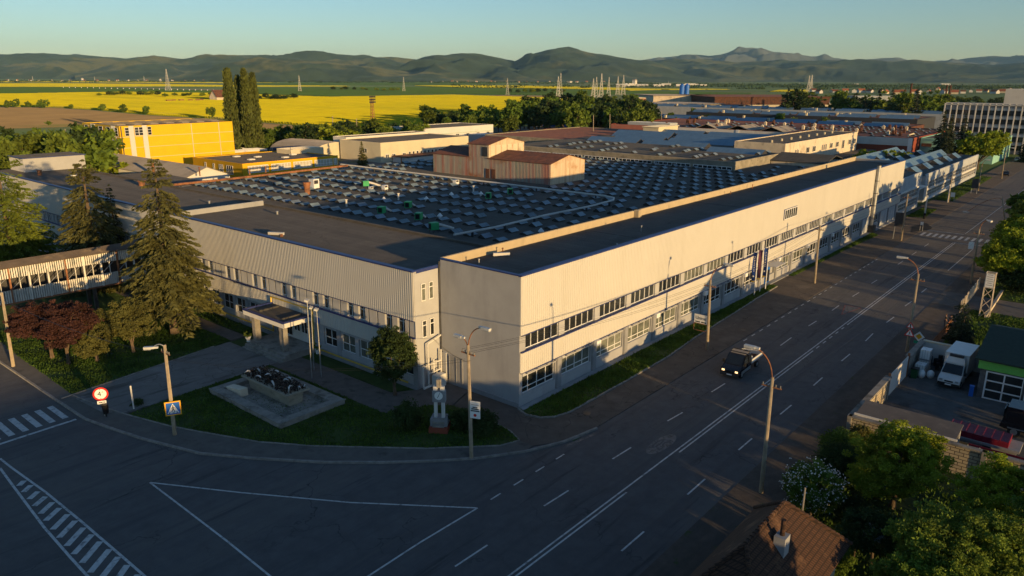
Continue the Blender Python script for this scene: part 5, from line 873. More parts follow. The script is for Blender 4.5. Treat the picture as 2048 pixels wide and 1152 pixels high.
# unseen houses and trees added on the sunny side to throw the evening shade
def plain_house(x0, y0, x1, y1, ze, zr, ax, lb):
    t = thing('unseen_house', lb, 'house', ((x0+x1)/2,(y0+y1)/2,0)); q = MB(); q.box(x0,y0,0,x1,y1,ze)
    if ax == 'y': [q.add([(x0,y,ze),(x1,y,ze),((x0+x1)/2,y,zr-0.1)],[(0,1,2)]) for y in (y0,y1)]
    else: [q.add([(x,y0,ze),(x,y1,ze),(x,(y0+y1)/2,zr-0.1)],[(0,1,2)]) for x in (x0,x1)]
    q.build('wall', M['cream'], t); q = MB(); q.gable(x0,y0,x1,y1,ze,zr,ax,0.4,0.2); q.build('roof', M['tile'], t); q = MB(); q.box((x0+x1)/2+1,(y0+y1)/2-0.4,zr-0.8,(x0+x1)/2+1.7,(y0+y1)/2+0.3,zr+0.9); q.build('chimney', M['brickred'], t)
M['tile'] = brickmat('roof_tile', (0.135,0.070,0.044), (0.085,0.046,0.032), (0.05,0.03,0.022), 0.20, 0.24, 0.03); layer(M['tile'], (0.19,0.105,0.06), 0.5, 0.55, 0.7)
plain_house(25,-56,37,-44,6.9,9.6,'y','gabled house across the road outside the right edge'); plain_house(-40,-68,-22,-60,8.2,10.4,'x','unseen long gabled house added behind the viewpoint for shade'); plain_house(-82,-66,-38.5,-56,7.0,9.3,'x','unseen long tiled house added behind the viewpoint to shade the road on the left')
rg = random.Random(77); OFF = []
for x, y, h in ((-30,-52,9.2),(-25,-50,10.2),(-20,-49,9.6),(-17,-51,5.6),(-35,-56,8.2),(-82,-60,8.4),(-90,-62,9),(21,-49,5.4),(41,-50,7.2),(64,-46,7.5),(72,-44,6.2),(82,-45,6.8),(92,-43,8.5),(103,-44,11),(112,-42,12.5),(119,-40,12),(126,-43,13),(133,-39,12),(141,-41,12.5),(148,-40,13),(156,-44,12),(166,-40,12),(178,-42,12),(190,-40,12)): OFF.append((x,y,h))
for x, y, h in OFF:
    k = rg.choice((0,1,4)); s = h/NAT[k]; wv = s*rg.uniform(1.0,1.25)*(1.25 if h < 7 else 1); tree('unseen_street_tree', 'unseen leafy street tree shading the street, beyond the right edge or behind the viewpoint', 'tree', (x,y,0), KIND[k][0], KIND[k][1], rg.random()*6, (wv,wv,s), 'street trees outside the picture')
# grass: tufts on the lawns as one object
def tufts(polys, n, h, seed):
    rs = np.random.default_rng(seed); P = []
    for poly, z, cnt in polys:
        a = np.array(poly); lo, hi = a.min(0), a.max(0); got = 0
        while got < cnt:
            p = rs.uniform(lo, hi, (cnt*3, 2)); ins = np.zeros(len(p), bool); j = len(a)-1
            for i in range(len(a)):
                c = ((a[i,1] > p[:,1]) != (a[j,1] > p[:,1])) & (p[:,0] < (a[j,0]-a[i,0])*(p[:,1]-a[i,1])/(a[j,1]-a[i,1]+1e-12)+a[i,0]); ins ^= c; j = i
            d = np.sin(p[:,0]*0.9+2*np.sin(p[:,1]*0.5))+np.sin(p[:,1]*1.3+p[:,0]*0.4); keep = ins & (d+rs.normal(size=len(p))*0.9 > -0.9); p = p[keep][:cnt-got]; got += len(p)
            P.append(np.column_stack([p, np.full(len(p), z)]))
            if len(p) == 0: break
    P = np.concatenate(P); n = len(P); s = h*rs.uniform(0.4,1.5,n); a = rs.random(n)*2*pi; w_ = s*0.45; lean = rs.normal(size=(n,2))*0.35*s[:,None]
    v = np.empty((n,3,3)); dx = np.cos(a)*w_; dy = np.sin(a)*w_; v[:,0] = P-np.column_stack([dx,dy,np.zeros(n)]); v[:,1] = P+np.column_stack([dx,dy,np.zeros(n)]); v[:,2] = P+np.column_stack([lean, s])
    me = bpy.data.meshes.new('grass'); me.vertices.add(n*3); me.vertices.foreach_set('co', v.ravel()); me.loops.add(n*3); me.loops.foreach_set('vertex_index', np.arange(n*3, dtype=np.int32)); me.polygons.add(n); me.polygons.foreach_set('loop_start', np.arange(0,n*3,3,dtype=np.int32)); me.polygons.foreach_set('loop_total', np.full(n,3,dtype=np.int32)); me.update(calc_edges=True); me.materials.append(M['blade']); return me
FP = [(a[0],a[1]) for a in (G(417,776,0.6),G(559,848,0.6),G(693,798,0.6),G(545,738,0.6))]
for lb, polys, h in (('short grass of the lawn in front of the entrance wing', [(LAWN_A[1:6]+[(-25.0,60)], 0.14, 26000), ([(-5.5,36.8),(-3.6,36.8),(-3.6,90),(-5.5,90)], 0.14, 4000)], 0.15), ('short grass round the fountain and clock column', [(LAWN_B, 0.14, 22000)], 0.13), ('grass strip along the road front', [(STRIP+[(56.5,-0.8),(0,-0.8)], 0.13, 14000), ([(64,-0.8),(64,-1.5),(88,-1.7),(106,-2.4),(107,-0.9)], 0.12, 3000), ([(132,-1.2),(133,-4.6),(147,-4.2),(147,-1.2)], 0.12, 3000), ([(163,0),(163,-4.5),(225,-3.6),(226,0)], 0.12, 5000)], 0.16), ('grass of the gardens across the road', [([(39.3,-45),(39.3,-25.8),(62,-25.8),(62,-45)], 0.07, 16000), ([(-28,-24.8),(12,-24.8),(12,-45),(-28,-45)], 0.05, 14000), ([(70.5,-25.6),(160,-25.6),(160,-40),(70.5,-40)], 0.06, 8000)], 0.2)):
    o = bpy.data.objects.new('grass', tufts(polys, 0, h, len(lb))); C.objects.link(o); tag(o, lb, 'grass', None, 'stuff')
# ================================================================== POLES, LAMPS, CABLES
def head_mesh(q, p, d):                                            # lamp head pointing along d (2-D), p = outer end
    d = np.array(d)/np.linalg.norm(d); c = np.array([p[0],p[1],p[2]])-np.array([d[0],d[1],0])*0.45; a = math.atan2(d[1], d[0])
    q.obox(c, (0.8,0.3,0.17), a, 0); q.obox(c+np.array([d[0]*0.12,d[1]*0.12,-0.12]), (0.54,0.24,0.09), a, 1); q.obox(c-np.array([d[0]*0.55,d[1]*0.55,0.0]), (0.3,0.2,0.15), a, 0)
M['lamphead'] = mat('lamp_head', (0.55,0.55,0.53), 0.5, 0.1, 2.0); M['lampglass'] = mat('lamp_glass', (0.35,0.36,0.36), 0.2, 0.1, 2.0, spec=0.5)
TOP = {}
def pole(key, base, top, label, heads=(), cross=True, name='street_lamp', cat='street lamp', r=0.17, arms='y'):
    b_ = G(*base); D = math.hypot(b_[0]-CAM[0], b_[1]-CAM[1]); tp = atD(*top, D); t = thing(name, label, cat, (b_[0],b_[1],0), 'concrete poles along the roads'); TOP[key] = tp
    q = MB(); q.tube([(b_[0],b_[1],0), tuple(b_*0.5+tp*0.5), tuple(tp)], [r,r*0.85,r*0.68], 10); q.build('pole', M['pole'], t, True)
    for h in heads:
        hp = onX(h[0], h[1], tp[0]) if arms == 'y' else atD(h[0], h[1], D+arms); d = np.array([hp[0]-tp[0], hp[1]-tp[1]]); L = np.linalg.norm(d); d /= max(L, 1e-6); e = np.array([hp[0]-d[0]*0.75, hp[1]-d[1]*0.75, hp[2]])
        rise = e[2]-tp[2]; m1 = tp+np.array([0,0,max(rise*0.55,0.15)]); m2 = tp+np.array([d[0]*L*0.3,d[1]*L*0.3,max(rise*0.92,0.25)]); P0 = tp-np.array([0,0,0.5]); pts = []
        for i in range(9):
            s = i/8; pts.append((1-s)**3*P0+3*(1-s)**2*s*m1+3*(1-s)*s*s*m2+s**3*e)
        q = MB(); q.tube(pts, 0.045, 6); q.build('arm', M['rustmetal'] if key != 'sign' else M['metal'], t, True); q = MB(); head_mesh(q, hp, d); q.build('lamp_head', [M['lamphead'], M['lampglass']], t)
    if cross:
        q = MB(); zc = tp[2]-0.75; q.box(tp[0]-0.05,tp[1]-0.7,zc,tp[0]+0.05,tp[1]+0.7,zc+0.09); [q.cyl((tp[0],tp[1]+y,zc+0.09),(tp[0],tp[1]+y,zc+0.28),0.04,n=8,m=1) for y in (-0.62,-0.3,0.3,0.62)]; q.build('crossarm', [M['rustmetal'], M['concrete']], t)
    return t
pole('double', (943,918), (936,690), 'double headed street lamp at the grass corner before the end wall', ((908,669),(981,660)))
pole('right1', (1414,700), (1421,560), 'street lamp beside the white notice board at the road front', ((1468,531),)); pole('front', (1522,985), (1545,755), 'nearest street lamp standing at the right kerb of the main road', ((1488,690),))
pole('right2', (1629,567), (1640,450), 'bare concrete pole on the road front beyond the flags', (), name='concrete_pole', cat='pole')
pole('far1', (1813,704), (1837,548), 'street lamp carrying red triangle signs before the yard', ((1793,513),)); pole('far2', (1941,567), (1959,458), 'street lamp with white panel under the overhanging bright tree', ((1984,443),), arms=-2.0)
pole('left', (27,735), (3,585), 'concrete pole at the left edge before the plum trees', (), cross=False, name='concrete_pole', cat='pole'); pole('sign', (350,872), (329,690), 'street lamp with blue pedestrian sign on the corner pavement', ((286,696),), arms=0.5)
pole('p7', (1802,482), (1816,388), 'bare concrete pole beside the dark billboard near the crossing', (), name='concrete_pole', cat='pole'); pole('p8', (1896,405), (1904,352), 'concrete pole at the white pipe gantry', (), name='concrete_pole', cat='pole')
pole('p9', (1956,382), (1964,330), 'street lamp before the far end of the glazed annex', ((1981,320),), cross=False); pole('p10', (2003,358), (2011,306), 'last street lamp in front of the big yellow green tree', ((2030,296),), cross=False)
pole('f3', (2014,475), (2004,395), 'street lamp hidden in the right hand trees past the crossing', ((1925,423),), cross=False)
for i, (b_, tp, lb) in enumerate((((141,296),(130,258),'short pole with crossarm in the trees left of the yellow hall'), ((146,296),(142,256),'leaning pole in the trees left of the yellow hall'), ((1186,300),(1187,230),'leftmost concrete pole behind the red hall'), ((1219,285),(1220,228),'second concrete pole behind the red hall'), ((1242,280),(1243,227),'third concrete pole behind the red hall'), ((1270,276),(1270,226),'fourth concrete pole behind the red hall'), ((1298,274),(1299,224),'fifth concrete pole behind the red hall'), ((1323,272),(1323,222),'rightmost concrete pole behind the red hall'), ((666,292),(665,232),'rail mast in the trees before the rapeseed field'), ((714,290),(713,237),'slim mast right of the rail mast'), ((689,300),(686,258),'curved lamp post among the trees by the cream hall'), ((1066,262),(1066,220),'thin mast left of the dense tree belt'), ((909,262),(909,224),'thin pole behind the white hall'), ((988,255),(988,222),'thin pole right of the white hall'))):
    pole('b%d' % i, b_, tp, lb, (), cross=(i in (0,8)), name='concrete_pole', cat='pole', r=0.2)
def mast(base, top, lb):
    b_ = G(*base); D = math.hypot(b_[0]-CAM[0], b_[1]-CAM[1]); tp = atD(*top, D); t = thing('floodlight_mast', lb, 'floodlight mast', (b_[0],b_[1],0)); q = MB(); w0, w1 = 0.9, 0.5
    for sx in (-1,1):
        for sy in (-1,1): q.cyl((b_[0]+sx*w0,b_[1]+sy*w0,0),(b_[0]+sx*w1,b_[1]+sy*w1,tp[2]),0.12,n=5)
    for z in np.arange(0,tp[2]-1,1.6): k0 = w0+(w1-w0)*z/tp[2]; [q.cyl((b_[0]-s*k0,b_[1]-k0,z),(b_[0]+s*k0,b_[1]-k0,z+1.6),0.07,n=4) for s in (-1,1)]; [q.cyl((b_[0]-k0,b_[1]-s*k0,z),(b_[0]-k0,b_[1]+s*k0,z+1.6),0.07,n=4) for s in (-1,1)]
    q.build('mast', M['rustmetal'], t); q = MB()
    for i in range(4): 
        for j in range(3): q.obox((b_[0]-1.5+i*1.0,b_[1]-0.6,tp[2]-2+j*1.3),(0.7,0.5,0.8),0.2*i)
    q.build('floodlights', M['darkmetal'], t)
mast((747,275), (746,196), 'tall rusty floodlight mast in front of the rapeseed field')
def cable(a, b_, sag, lb, grp, r=0.011):
    a, b_ = np.array(a, float), np.array(b_, float); q = MB(); q.tube([tuple(a+(b_-a)*t-np.array([0,0,4*sag*t*(1-t)])) for t in np.linspace(0,1,14)], r, 4); tag(centre(q.build('overhead_cable', M['black'])), lb, 'cable', grp)
def wires(k0, k1, lb, ys=(-0.62,-0.3,0.3,0.62), dz=-0.45, sag=0.5, r=0.011):
    A, B = (TOP[k] if isinstance(k, str) else np.array(k) for k in (k0, k1))
    for y in ys: cable(A+np.array([0,y,dz]), B+np.array([0,y,dz]), sag, lb, lb+' set', r)
wires('double', 'right1', 'overhead cable from the double lamp along the road front', sag=0.6); wires('right1', 'right2', 'overhead cable between the poles before the flags', sag=0.6); wires('right2', 'p7', 'overhead cable between the bare concrete poles', (-0.5,0.5))
wires('front', 'far1', 'overhead cable between the lamps on the right kerb', (-0.5,0.5), sag=0.8); wires('far1', 'far2', 'overhead cable past the yard on the right kerb', (-0.5,0.5), sag=0.8); wires('double', 'sign', 'overhead cable over the fountain lawn', (-0.3,0.3), -1.2, 0.9); wires('sign', 'left', 'overhead cable over the driveway', (-0.3,0.3), -0.8, 0.7)
wires('far1', (53.5,-30,3.0), 'service cable from the lamp down to the hedge', (0,0.2), -1.0, 0.2); wires('double', (-1.0,10.0,6.2), 'service cable from the double lamp to the gas corner', (0,0.25), -1.4, 0.3)

# ================================================================== SIGNS, FLAGS, BOARDS
def frame_mtx(p, nrm, upv=(0,0,1)):                                # local x right, y up, z towards the viewer of the sign
    n = Vector((nrm[0],nrm[1],nrm[2] if len(nrm) > 2 else 0)).normalized(); u = Vector(upv); x = u.cross(n).normalized(); y = n.cross(x); return Matrix(((x.x,y.x,n.x,p[0]),(x.y,y.y,n.y,p[1]),(x.z,y.z,n.z,p[2]),(0,0,0,1)))
def plate(parent, name, pts, z0, z1, m, Mx):
    q = MB(); q.prism(pts, z0, z1); q.v = [tuple(Mx @ Vector(v)) for v in q.v]; return q.build(name, m, parent)
def poly(n, r, a0=0.0, sx=1): return [(sx*r*cos(a0+2*pi*i/n), r*sin(a0+2*pi*i/n)) for i in range(n)]
def lift(Mx, root, x, y, z, s=1.0):
    o = Vector(ORG[root.name]); X = Mx.copy(); p = Mx @ Vector((x,y,z)); X.translation = p-o; return X
def ped(parent, Mx, s, m, z):                                      # walking figure
    q = MB()
    for pts in ([(-.03,.28),(.05,.28),(.07,.0),(-.05,.0)], [(-.05,.02),(.02,.02),(-.12,-.26),(-.19,-.24)], [(0,.02),(.07,.02),(.17,-.26),(.10,-.27)], [(.04,.26),(.05,.18),(.2,.08),(.21,.13)], [(-.02,.26),(-.03,.18),(-.17,.1),(-.17,.16)]): q.prism([(x*s,y*s) for x,y in pts], z, z+0.006)
    q.prism([(0.01*s+a,0.37*s+b_) for a,b_ in poly(10,0.065*s)], z, z+0.006); q.v = [tuple(Mx @ Vector(v)) for v in q.v]; return q.build('pictogram', m, parent)
CN = (-0.35,-0.93,0)
p = G(350,872); D = math.hypot(p[0]-CAM[0],p[1]-CAM[1]); c = atD(346,817,D-0.3); Mx = frame_mtx(c, (-0.45,-0.89,0)); t = thing('pedestrian_sign', 'blue pedestrian crossing sign with yellow border on the corner lamp pole', 'road sign', tuple(c))
sq = lambda a: [(-a,-a),(a,-a),(a,a),(-a,a)]
plate(t,'border',sq(0.62),-0.03,0.0,M['signyellow'],Mx); plate(t,'panel',sq(0.52),0,0.008,M['signblue'],Mx); plate(t,'triangle',[(-0.46,-0.42),(0.46,-0.42),(0,0.44)],0.008,0.014,M['signwhite'],Mx); ped(t, Mx @ Matrix.Translation((0,-0.08,0)), 0.85, M['black'], 0.014)
plate(t,'stripes',[(-0.36,-0.40),(-0.26,-0.40),(-0.22,-0.31),(-0.29,-0.31)],0.014,0.02,M['black'],Mx); plate(t,'stripes',[(0.36,-0.40),(0.26,-0.40),(0.22,-0.31),(0.29,-0.31)],0.014,0.02,M['black'],Mx); plate(t,'stripes',[(-0.1,-0.40),(0.1,-0.40),(0.08,-0.36),(-0.08,-0.36)],0.014,0.02,M['black'],Mx)
b_ = G(210,834); D = math.hypot(b_[0]-CAM[0],b_[1]-CAM[1]); c = atD(201,788,D); Mx = frame_mtx(c, (-0.45,-0.89,0)); t = thing('height_limit_sign', 'round red rimmed four metre height limit sign at the driveway', 'road sign', (b_[0],b_[1],0.1))
q = MB(); q.cyl((b_[0],b_[1],0.1),(c[0]+0.02,c[1]+0.06,c[2]+0.3),0.035,n=8); q.build('post', M['metal'], t); plate(t,'rim',poly(28,0.62),-0.02,0.0,M['signred'],Mx); plate(t,'disc',poly(28,0.47),0,0.008,M['signwhite'],Mx)
text('4',0.62,M['black'],t,lift(Mx,t,-0.1,0,0.012)); text('m',0.2,M['black'],t,lift(Mx,t,0.17,0.17,0.012)); plate(t,'arrow',[(-0.07,0.44),(0.03,0.44),(-0.02,0.37)],0.008,0.014,M['black'],Mx); plate(t,'arrow',[(-0.07,-0.44),(0.03,-0.44),(-0.02,-0.37)],0.008,0.014,M['black'],Mx)
plate(t,'lower_plate',[(-0.36,-0.95),(0.36,-0.95),(0.36,-0.66),(-0.36,-0.66)],-0.02,0.0,M['signwhite'],Mx); plate(t,'print',[(-0.24,-0.84),(0.06,-0.84),(0.06,-0.76),(-0.24,-0.76)],0.0,0.006,M['darkmetal'],Mx); plate(t,'print',[(0.12,-0.84),(0.24,-0.84),(0.24,-0.76),(0.12,-0.76)],0.0,0.006,M['darkmetal'],Mx)
b_ = G(211,835); q = MB(); q.cyl((b_[0]+0.05,b_[1]-0.15,0.45),(b_[0]+0.05,b_[1]-0.15,1.25),0.24,0.27,n=14); q.cyl((b_[0]+0.05,b_[1]-0.15,0.1),(b_[0]+0.05,b_[1]-0.15,0.45),0.05,n=8); q.cyl((b_[0]+0.05,b_[1]-0.15,1.25),(b_[0]+0.05,b_[1]-0.15,1.31),0.29,n=14); tag(centre(q.build('litter_bin', M['black'])), 'black litter bin at the foot of the height limit sign', 'litter bin')
b_ = G(268,820); D = math.hypot(b_[0]-CAM[0],b_[1]-CAM[1]); c = atD(261,773,D); q = MB(); q.cyl((b_[0],b_[1],0),tuple(c),0.07,n=8); q.ball((c[0],c[1],c[2]),0.08); tag(centre(q.build('marker_post', M['whitewall'])), 'short pale marker post beside the driveway', 'post')
b_ = G(943,918); c = onX(950,820,b_[0]-0.05)+np.array([0,-0.0,0]); Mx = frame_mtx(c, (-0.92,-0.38,0)); t = thing('notice_board', 'tilted white notice board with a red emblem on the double lamp pole', 'notice board', tuple(c))
plate(t,'panel',[(-0.42,-0.72),(0.42,-0.72),(0.42,0.72),(-0.42,0.72)],-0.03,0,M['signwhite'],Mx); [plate(t,'print_line',[(-wd,y),(wd,y),(wd,y+h),(-wd,y+h)],0,0.006,M['darkmetal'],Mx) for wd,y,h in ((0.3,0.4,0.03),(0.2,0.16,0.09),(0.3,0.02,0.1),(0.36,-0.14,0.1))]; plate(t,'emblem',poly(8,0.13),0.0,0.006,M['signred'],Mx @ Matrix.Translation((0,-0.45,0)))
b_ = G(1414,700); c = onX(1404,638,b_[0]); c = np.array([b_[0]-0.1, b_[1]+0.95, c[2]]); Mx = frame_mtx(c, (-1,0,0)); t = thing('shop_board', 'white board with black lettering on an empty frame by the road front lamp', 'notice board', (c[0],c[1],c[2]-1.2))
plate(t,'panel',[(-0.8,-0.5),(0.8,-0.5),(0.8,0.5),(-0.8,0.5)],-0.03,0,M['signwhite'],Mx); text('Unicat',0.5,M['black'],t,lift(Mx,t,0,0.08,0.008)); plate(t,'print',[(-0.65,-0.42),(-0.1,-0.42),(-0.1,-0.3),(-0.65,-0.3)],0,0.006,M['black'],Mx); plate(t,'print',[(0.05,-0.42),(0.65,-0.42),(0.65,-0.3),(0.05,-0.3)],0,0.006,M['black'],Mx)
q = MB(); [q.add([tuple(Mx @ Vector(v)) for v in pts], [(0,1,2,3)]) for pts in ()]; q.tube([tuple(Mx @ Vector(v)) for v in ((-0.8,-0.55,0),(-0.8,-1.35,0),(0.8,-1.35,0),(0.8,-0.55,0),(-0.8,-0.55,0))], 0.04, 4); q.build('frame', M['rustmetal'], t)
for i, (px_, tp, lb) in enumerate((((1508,592),(1526,512),'nearest blue banner flag on its white pole'),((1519,586),(1533,508),'middle purple banner flag on its white pole'),((1530,581),(1542,505),'farthest blue banner flag on its white pole'))):
    b_ = G(*px_); tpz = onY(tp[0],tp[1],b_[1])[2]; tpz = max(6.5, min(tpz, 8.5)); t = thing('banner_flag', lb, 'flag', (b_[0],b_[1],0.1), 'banner flags at the road front'); q = MB(); q.cyl((b_[0],b_[1],0),(b_[0],b_[1],tpz),0.07,0.045,n=10); q.ball((b_[0],b_[1],tpz),0.07); q.build('pole', M['white'], t); q = MB()
    yy = lambda k_, z: b_[1]+0.10+0.5*k_; nz = 10; pts = [[(b_[0]+0.12*sin(z*1.3+i+k_*2)*k_*1.3, yy(k_, z), tpz-0.35-z) for k_ in (0,0.35,0.7,1)] for z in np.linspace(0,4.0,nz)]
    for a in range(nz-1):
        for k_ in range(3): q.quad(pts[a][k_],pts[a+1][k_],pts[a+1][k_+1],pts[a][k_+1]); q.quad(*[(v[0]+0.012,v[1],v[2]) for v in (pts[a][k_],pts[a][k_+1],pts[a+1][k_+1],pts[a+1][k_])])
    q.build('flag', mat('flag_purple',(0.13,0.05,0.10),0.7) if i == 1 else mat('flag_navy',(0.012,0.05,0.24),0.7), t, True); q = MB(); q.box(b_[0]-0.03,b_[1]+0.1,tpz-4.55,b_[0]+0.03,b_[1]+0.6,tpz-4.4); q.build('weight', M['pipeyellow'], t)
    if i != 1:
        q = MB(); [q.box(b_[0]-0.08,b_[1]+0.28+0.04*(k_%2),tpz-1.0-0.25*k_,b_[0]-0.05,b_[1]+0.40,tpz-0.88-0.25*k_) for k_ in range(9)]; q.cyl((b_[0]-0.08,b_[1]+0.35,tpz-3.7),(b_[0]-0.05,b_[1]+0.35,tpz-3.7),0.12,n=8); q.build('lettering', M['signwhite'], t)
for (b0, tp, lb) in (((624,758),(614,602),'tallest slim flag mast left of three before the entrance'),((628,742),(622,616),'slim flag mast behind the other two'),((643,756),(633,620),'slim flag mast on the right of three')):
    b_ = G(*b0); D = math.hypot(b_[0]-CAM[0],b_[1]-CAM[1]); c = atD(*tp, D); t = thing('lamp_mast', lb, 'mast', (b_[0],b_[1],0.1)); q = MB(); q.cyl((b_[0],b_[1],0),tuple(c),0.07,0.04,n=8); q.build('mast', M['metal'], t); q = MB(); q.obox(c+np.array([-0.1,-0.1,0.1]),(0.55,0.35,0.18),0.7,tilt=0.3); q.build('lamp_head', M['lamphead'], t)
b_ = G(1813,704); c0 = np.array([b_[0],b_[1],0])
for (sp, r, kind, lb) in (((1821,652),0.46,'w','upper red triangle warning sign on the lamp pole'),((1819,667),0.58,'p','lower red triangle sign with a walking figure'),):
    c = onX(sp[0],sp[1],b_[0]-0.3); Mx = frame_mtx(c, (-1,0,0)); t = thing('warning_sign', lb, 'road sign', tuple(c)); tri = lambda s: [(-s,-0.577*s),(s,-0.577*s),(0,1.155*s)]
    plate(t,'rim',tri(r*0.9),-0.03,0,M['signred'],Mx); plate(t,'panel',tri(r*0.64),0,0.008,M['signwhite'],Mx)
    if kind == 'p': ped(t, Mx @ Matrix.Translation((0,0.0,0)), r*1.05, M['black'], 0.01)
    else: plate(t,'pictogram',[(-0.05,-0.2),(0.05,-0.2),(0.06,0.25),(-0.06,0.25)],0.008,0.014,M['black'],Mx)
c = onX(1838,673,b_[0]+0.4); Mx = frame_mtx(c, (-1,0,0)); t = thing('priority_sign', 'yellow and white diamond priority sign beside the yard wall', 'road sign', (c[0],c[1],0)); plate(t,'rim',poly(4,0.56),-0.03,0,M['signwhite'],Mx); plate(t,'panel',poly(4,0.34),0,0.008,M['signyellow'],Mx); plate(t,'lower_plate',[(-0.45,-0.85),(0.05,-0.85),(0.05,-0.52),(-0.45,-0.52)],-0.03,0,M['signgreen'],Mx); q = MB(); q.cyl((c[0]+0.06,c[1],0),(c[0]+0.06,c[1],c[2]+0.4),0.04,n=8); q.build('post', M['metal'], t)
def board(px0, px1, py0, py1, base, lb, face, m, legs=True, name='billboard'):
    b_ = G(*base); D = math.hypot(b_[0]-CAM[0],b_[1]-CAM[1]); A = atD((px0+px1)/2, py0, D); B = atD((px0+px1)/2, py1, D); wd = abs(np.linalg.norm(atD(px1,py0,D)-atD(px0,py0,D)))/2; c = (A+B)/2; hh = abs(A[2]-B[2])/2; t = thing(name, lb, 'billboard', (c[0],c[1],0)); Mx = frame_mtx(c, face)
    plate(t,'panel',[(-wd,-hh),(wd,-hh),(wd,hh),(-wd,hh)],-0.08,0,m,Mx)
    if legs:
        q = MB(); [q.cyl(tuple(Mx @ Vector((s*wd*0.7,hh,-0.15))), tuple((Mx @ Vector((s*wd*0.9,-hh,-0.15))).xy)+(0,), 0.07, n=6) for s in (-1,1)]; q.build('leg', M['metal'], t)
    return t, Mx, wd, hh
board(1790,1808,425,453,(1800,480),'dark billboard seen from behind near the asphalt patch',(-1,-0.2,0),M['darkmetal']); board(1944,1957,358,377,(1950,388),'dark billboard on the grass before the glazed annex',(-1,-0.2,0),M['darkmetal'])
board(1901,1910,385,394,(1905,403),'small white panel by the pipe gantry',(-1,-0.2,0),M['signwhite']); board(1937,1948,484,498,(1941,567),'white panel hung on the lamp under the bright tree',(-1,-0.3,0),M['signwhite'],False); board(1841,1847,444,450,(1844,462),'little white box on a post in the asphalt patch',(-1,-0.2,0),M['signwhite'])
pa, pb, pc_ = G(1848,438), G(1895,405), None; t = thing('pipe_gantry', 'white pipe gantry crossing the forecourt before the annex', 'pipe gantry', (pa[0],pa[1],0)); D = math.hypot(pa[0]-CAM[0],pa[1]-CAM[1]); tz = atD(1853,398,D)[2]; q = MB(); q.tube([(pa[0],pa[1],0.05),(pa[0],pa[1],tz-0.3),(pa[0]+0.3,pa[1],tz),(pb[0]-0.3,pb[1],tz),(pb[0],pb[1],tz-0.3),(pb[0],pb[1],0.05)],0.16,8); q.build('pipe', M['whitewall'], t); q = MB(); q.cyl((pa[0],pa[1],0),(pa[0],pa[1],1.3),0.25,n=8); q.build('foot', M['black'], t)
# ================================================================== FOUNTAIN AND CLOCK
fx0, fx1 = (FP[0][0]+FP[1][0])/2, (FP[2][0]+FP[3][0])/2; fy0, fy1 = (FP[1][1]+FP[2][1])/2, (FP[0][1]+FP[3][1])/2
FT = thing('fountain', 'dry stone fountain basin with a raised trough of rusty metal birds', 'fountain', ((fx0+fx1)/2,(fy0+fy1)/2,0.1))
q = MB(); q.box(fx0,fy0,0,fx1,fy0+0.9,0.62); q.box(fx0,fy1-0.9,0,fx1,fy1,0.62); q.box(fx0,fy0+0.9,0,fx0+0.9,fy1-0.9,0.62); q.box(fx1-1.1,fy0+0.9,0,fx1,fy1-0.9,0.62); q.box(fx0+0.9,fy0+0.9,0,fx1-1.1,fy1-0.9,0.24); q.box(fx0-0.08,fy0-0.08,0.55,fx1+0.08,fy0,0.66); q.box(fx0-0.08,fy0,0.55,fx0,fy1,0.66); q.build('basin', M['concrete'], FT)
a = G(462,778,0.6); q = MB(); wx = fx0+1.5; q.add([(wx-0.3,fy1-3.4,0.24),(wx+0.5,fy1-3.4,0.24),(wx+0.5,fy1-0.95,0.24),(wx-0.3,fy1-0.95,0.24),(wx-0.3,fy1-3.4,1.0),(wx+0.5,fy1-3.4,1.0),(wx+0.5,fy1-0.95,0.7),(wx-0.3,fy1-0.95,0.7)],[(0,1,5,4),(1,2,6,5),(2,3,7,6),(3,0,4,7),(4,5,6,7)]); q.build('stone_block', M['dirtycream'], FT)
ix0, ix1, iy0, iy1 = fx0+2.5, fx1-1.9, fy0+2.6, fy1-1.5; q = MB(); s = 0.55
q.add([(ix0+s,iy0+s,0.24),(ix1-s,iy0+s,0.24),(ix1-s,iy1-s,0.24),(ix0+s,iy1-s,0.24),(ix0+s*.8,iy0+s*.8,1.3),(ix1-s*.8,iy0+s*.8,1.3),(ix1-s*.8,iy1-s*.8,1.3),(ix0+s*.8,iy1-s*.8,1.3),(ix0,iy0,1.45),(ix1,iy0,1.45),(ix1,iy1,1.45),(ix0,iy1,1.45),(ix0,iy0,1.62),(ix1,iy0,1.62),(ix1,iy1,1.62),(ix0,iy1,1.62)],[f for k_ in (0,4,8) for f in ((k_,k_+1,k_+5,k_+4),(k_+1,k_+2,k_+6,k_+5),(k_+2,k_+3,k_+7,k_+6),(k_+3,k_,k_+4,k_+7))]+[(12,13,14,15)]); q.build('trough', M['old_conc'], FT)
rs = np.random.default_rng(5); n = 1500; P = np.column_stack([rs.uniform(ix0+0.15,ix1-0.15,n),rs.uniform(iy0+0.15,iy1-0.15,n),1.62+rs.random(n)**2*0.55]); ua, va = rand_axes(rs, n, rs.uniform(0.05,0.2,n)); me = quads_mesh('scrap', P, ua, va, layer(mat('rusty_scrap',(0.035,0.025,0.02),0.7,0.4,3.0),(0.14,0.07,0.045),2.0,0.55,0.65)); o = inst('scrap', me, FT); o.location = (-FT.location.x,-FT.location.y,-FT.location.z)
M['birdsteel'] = mat('bird_steel',(0.55,0.56,0.57),0.35,0.1,3.0,metal=0.5)
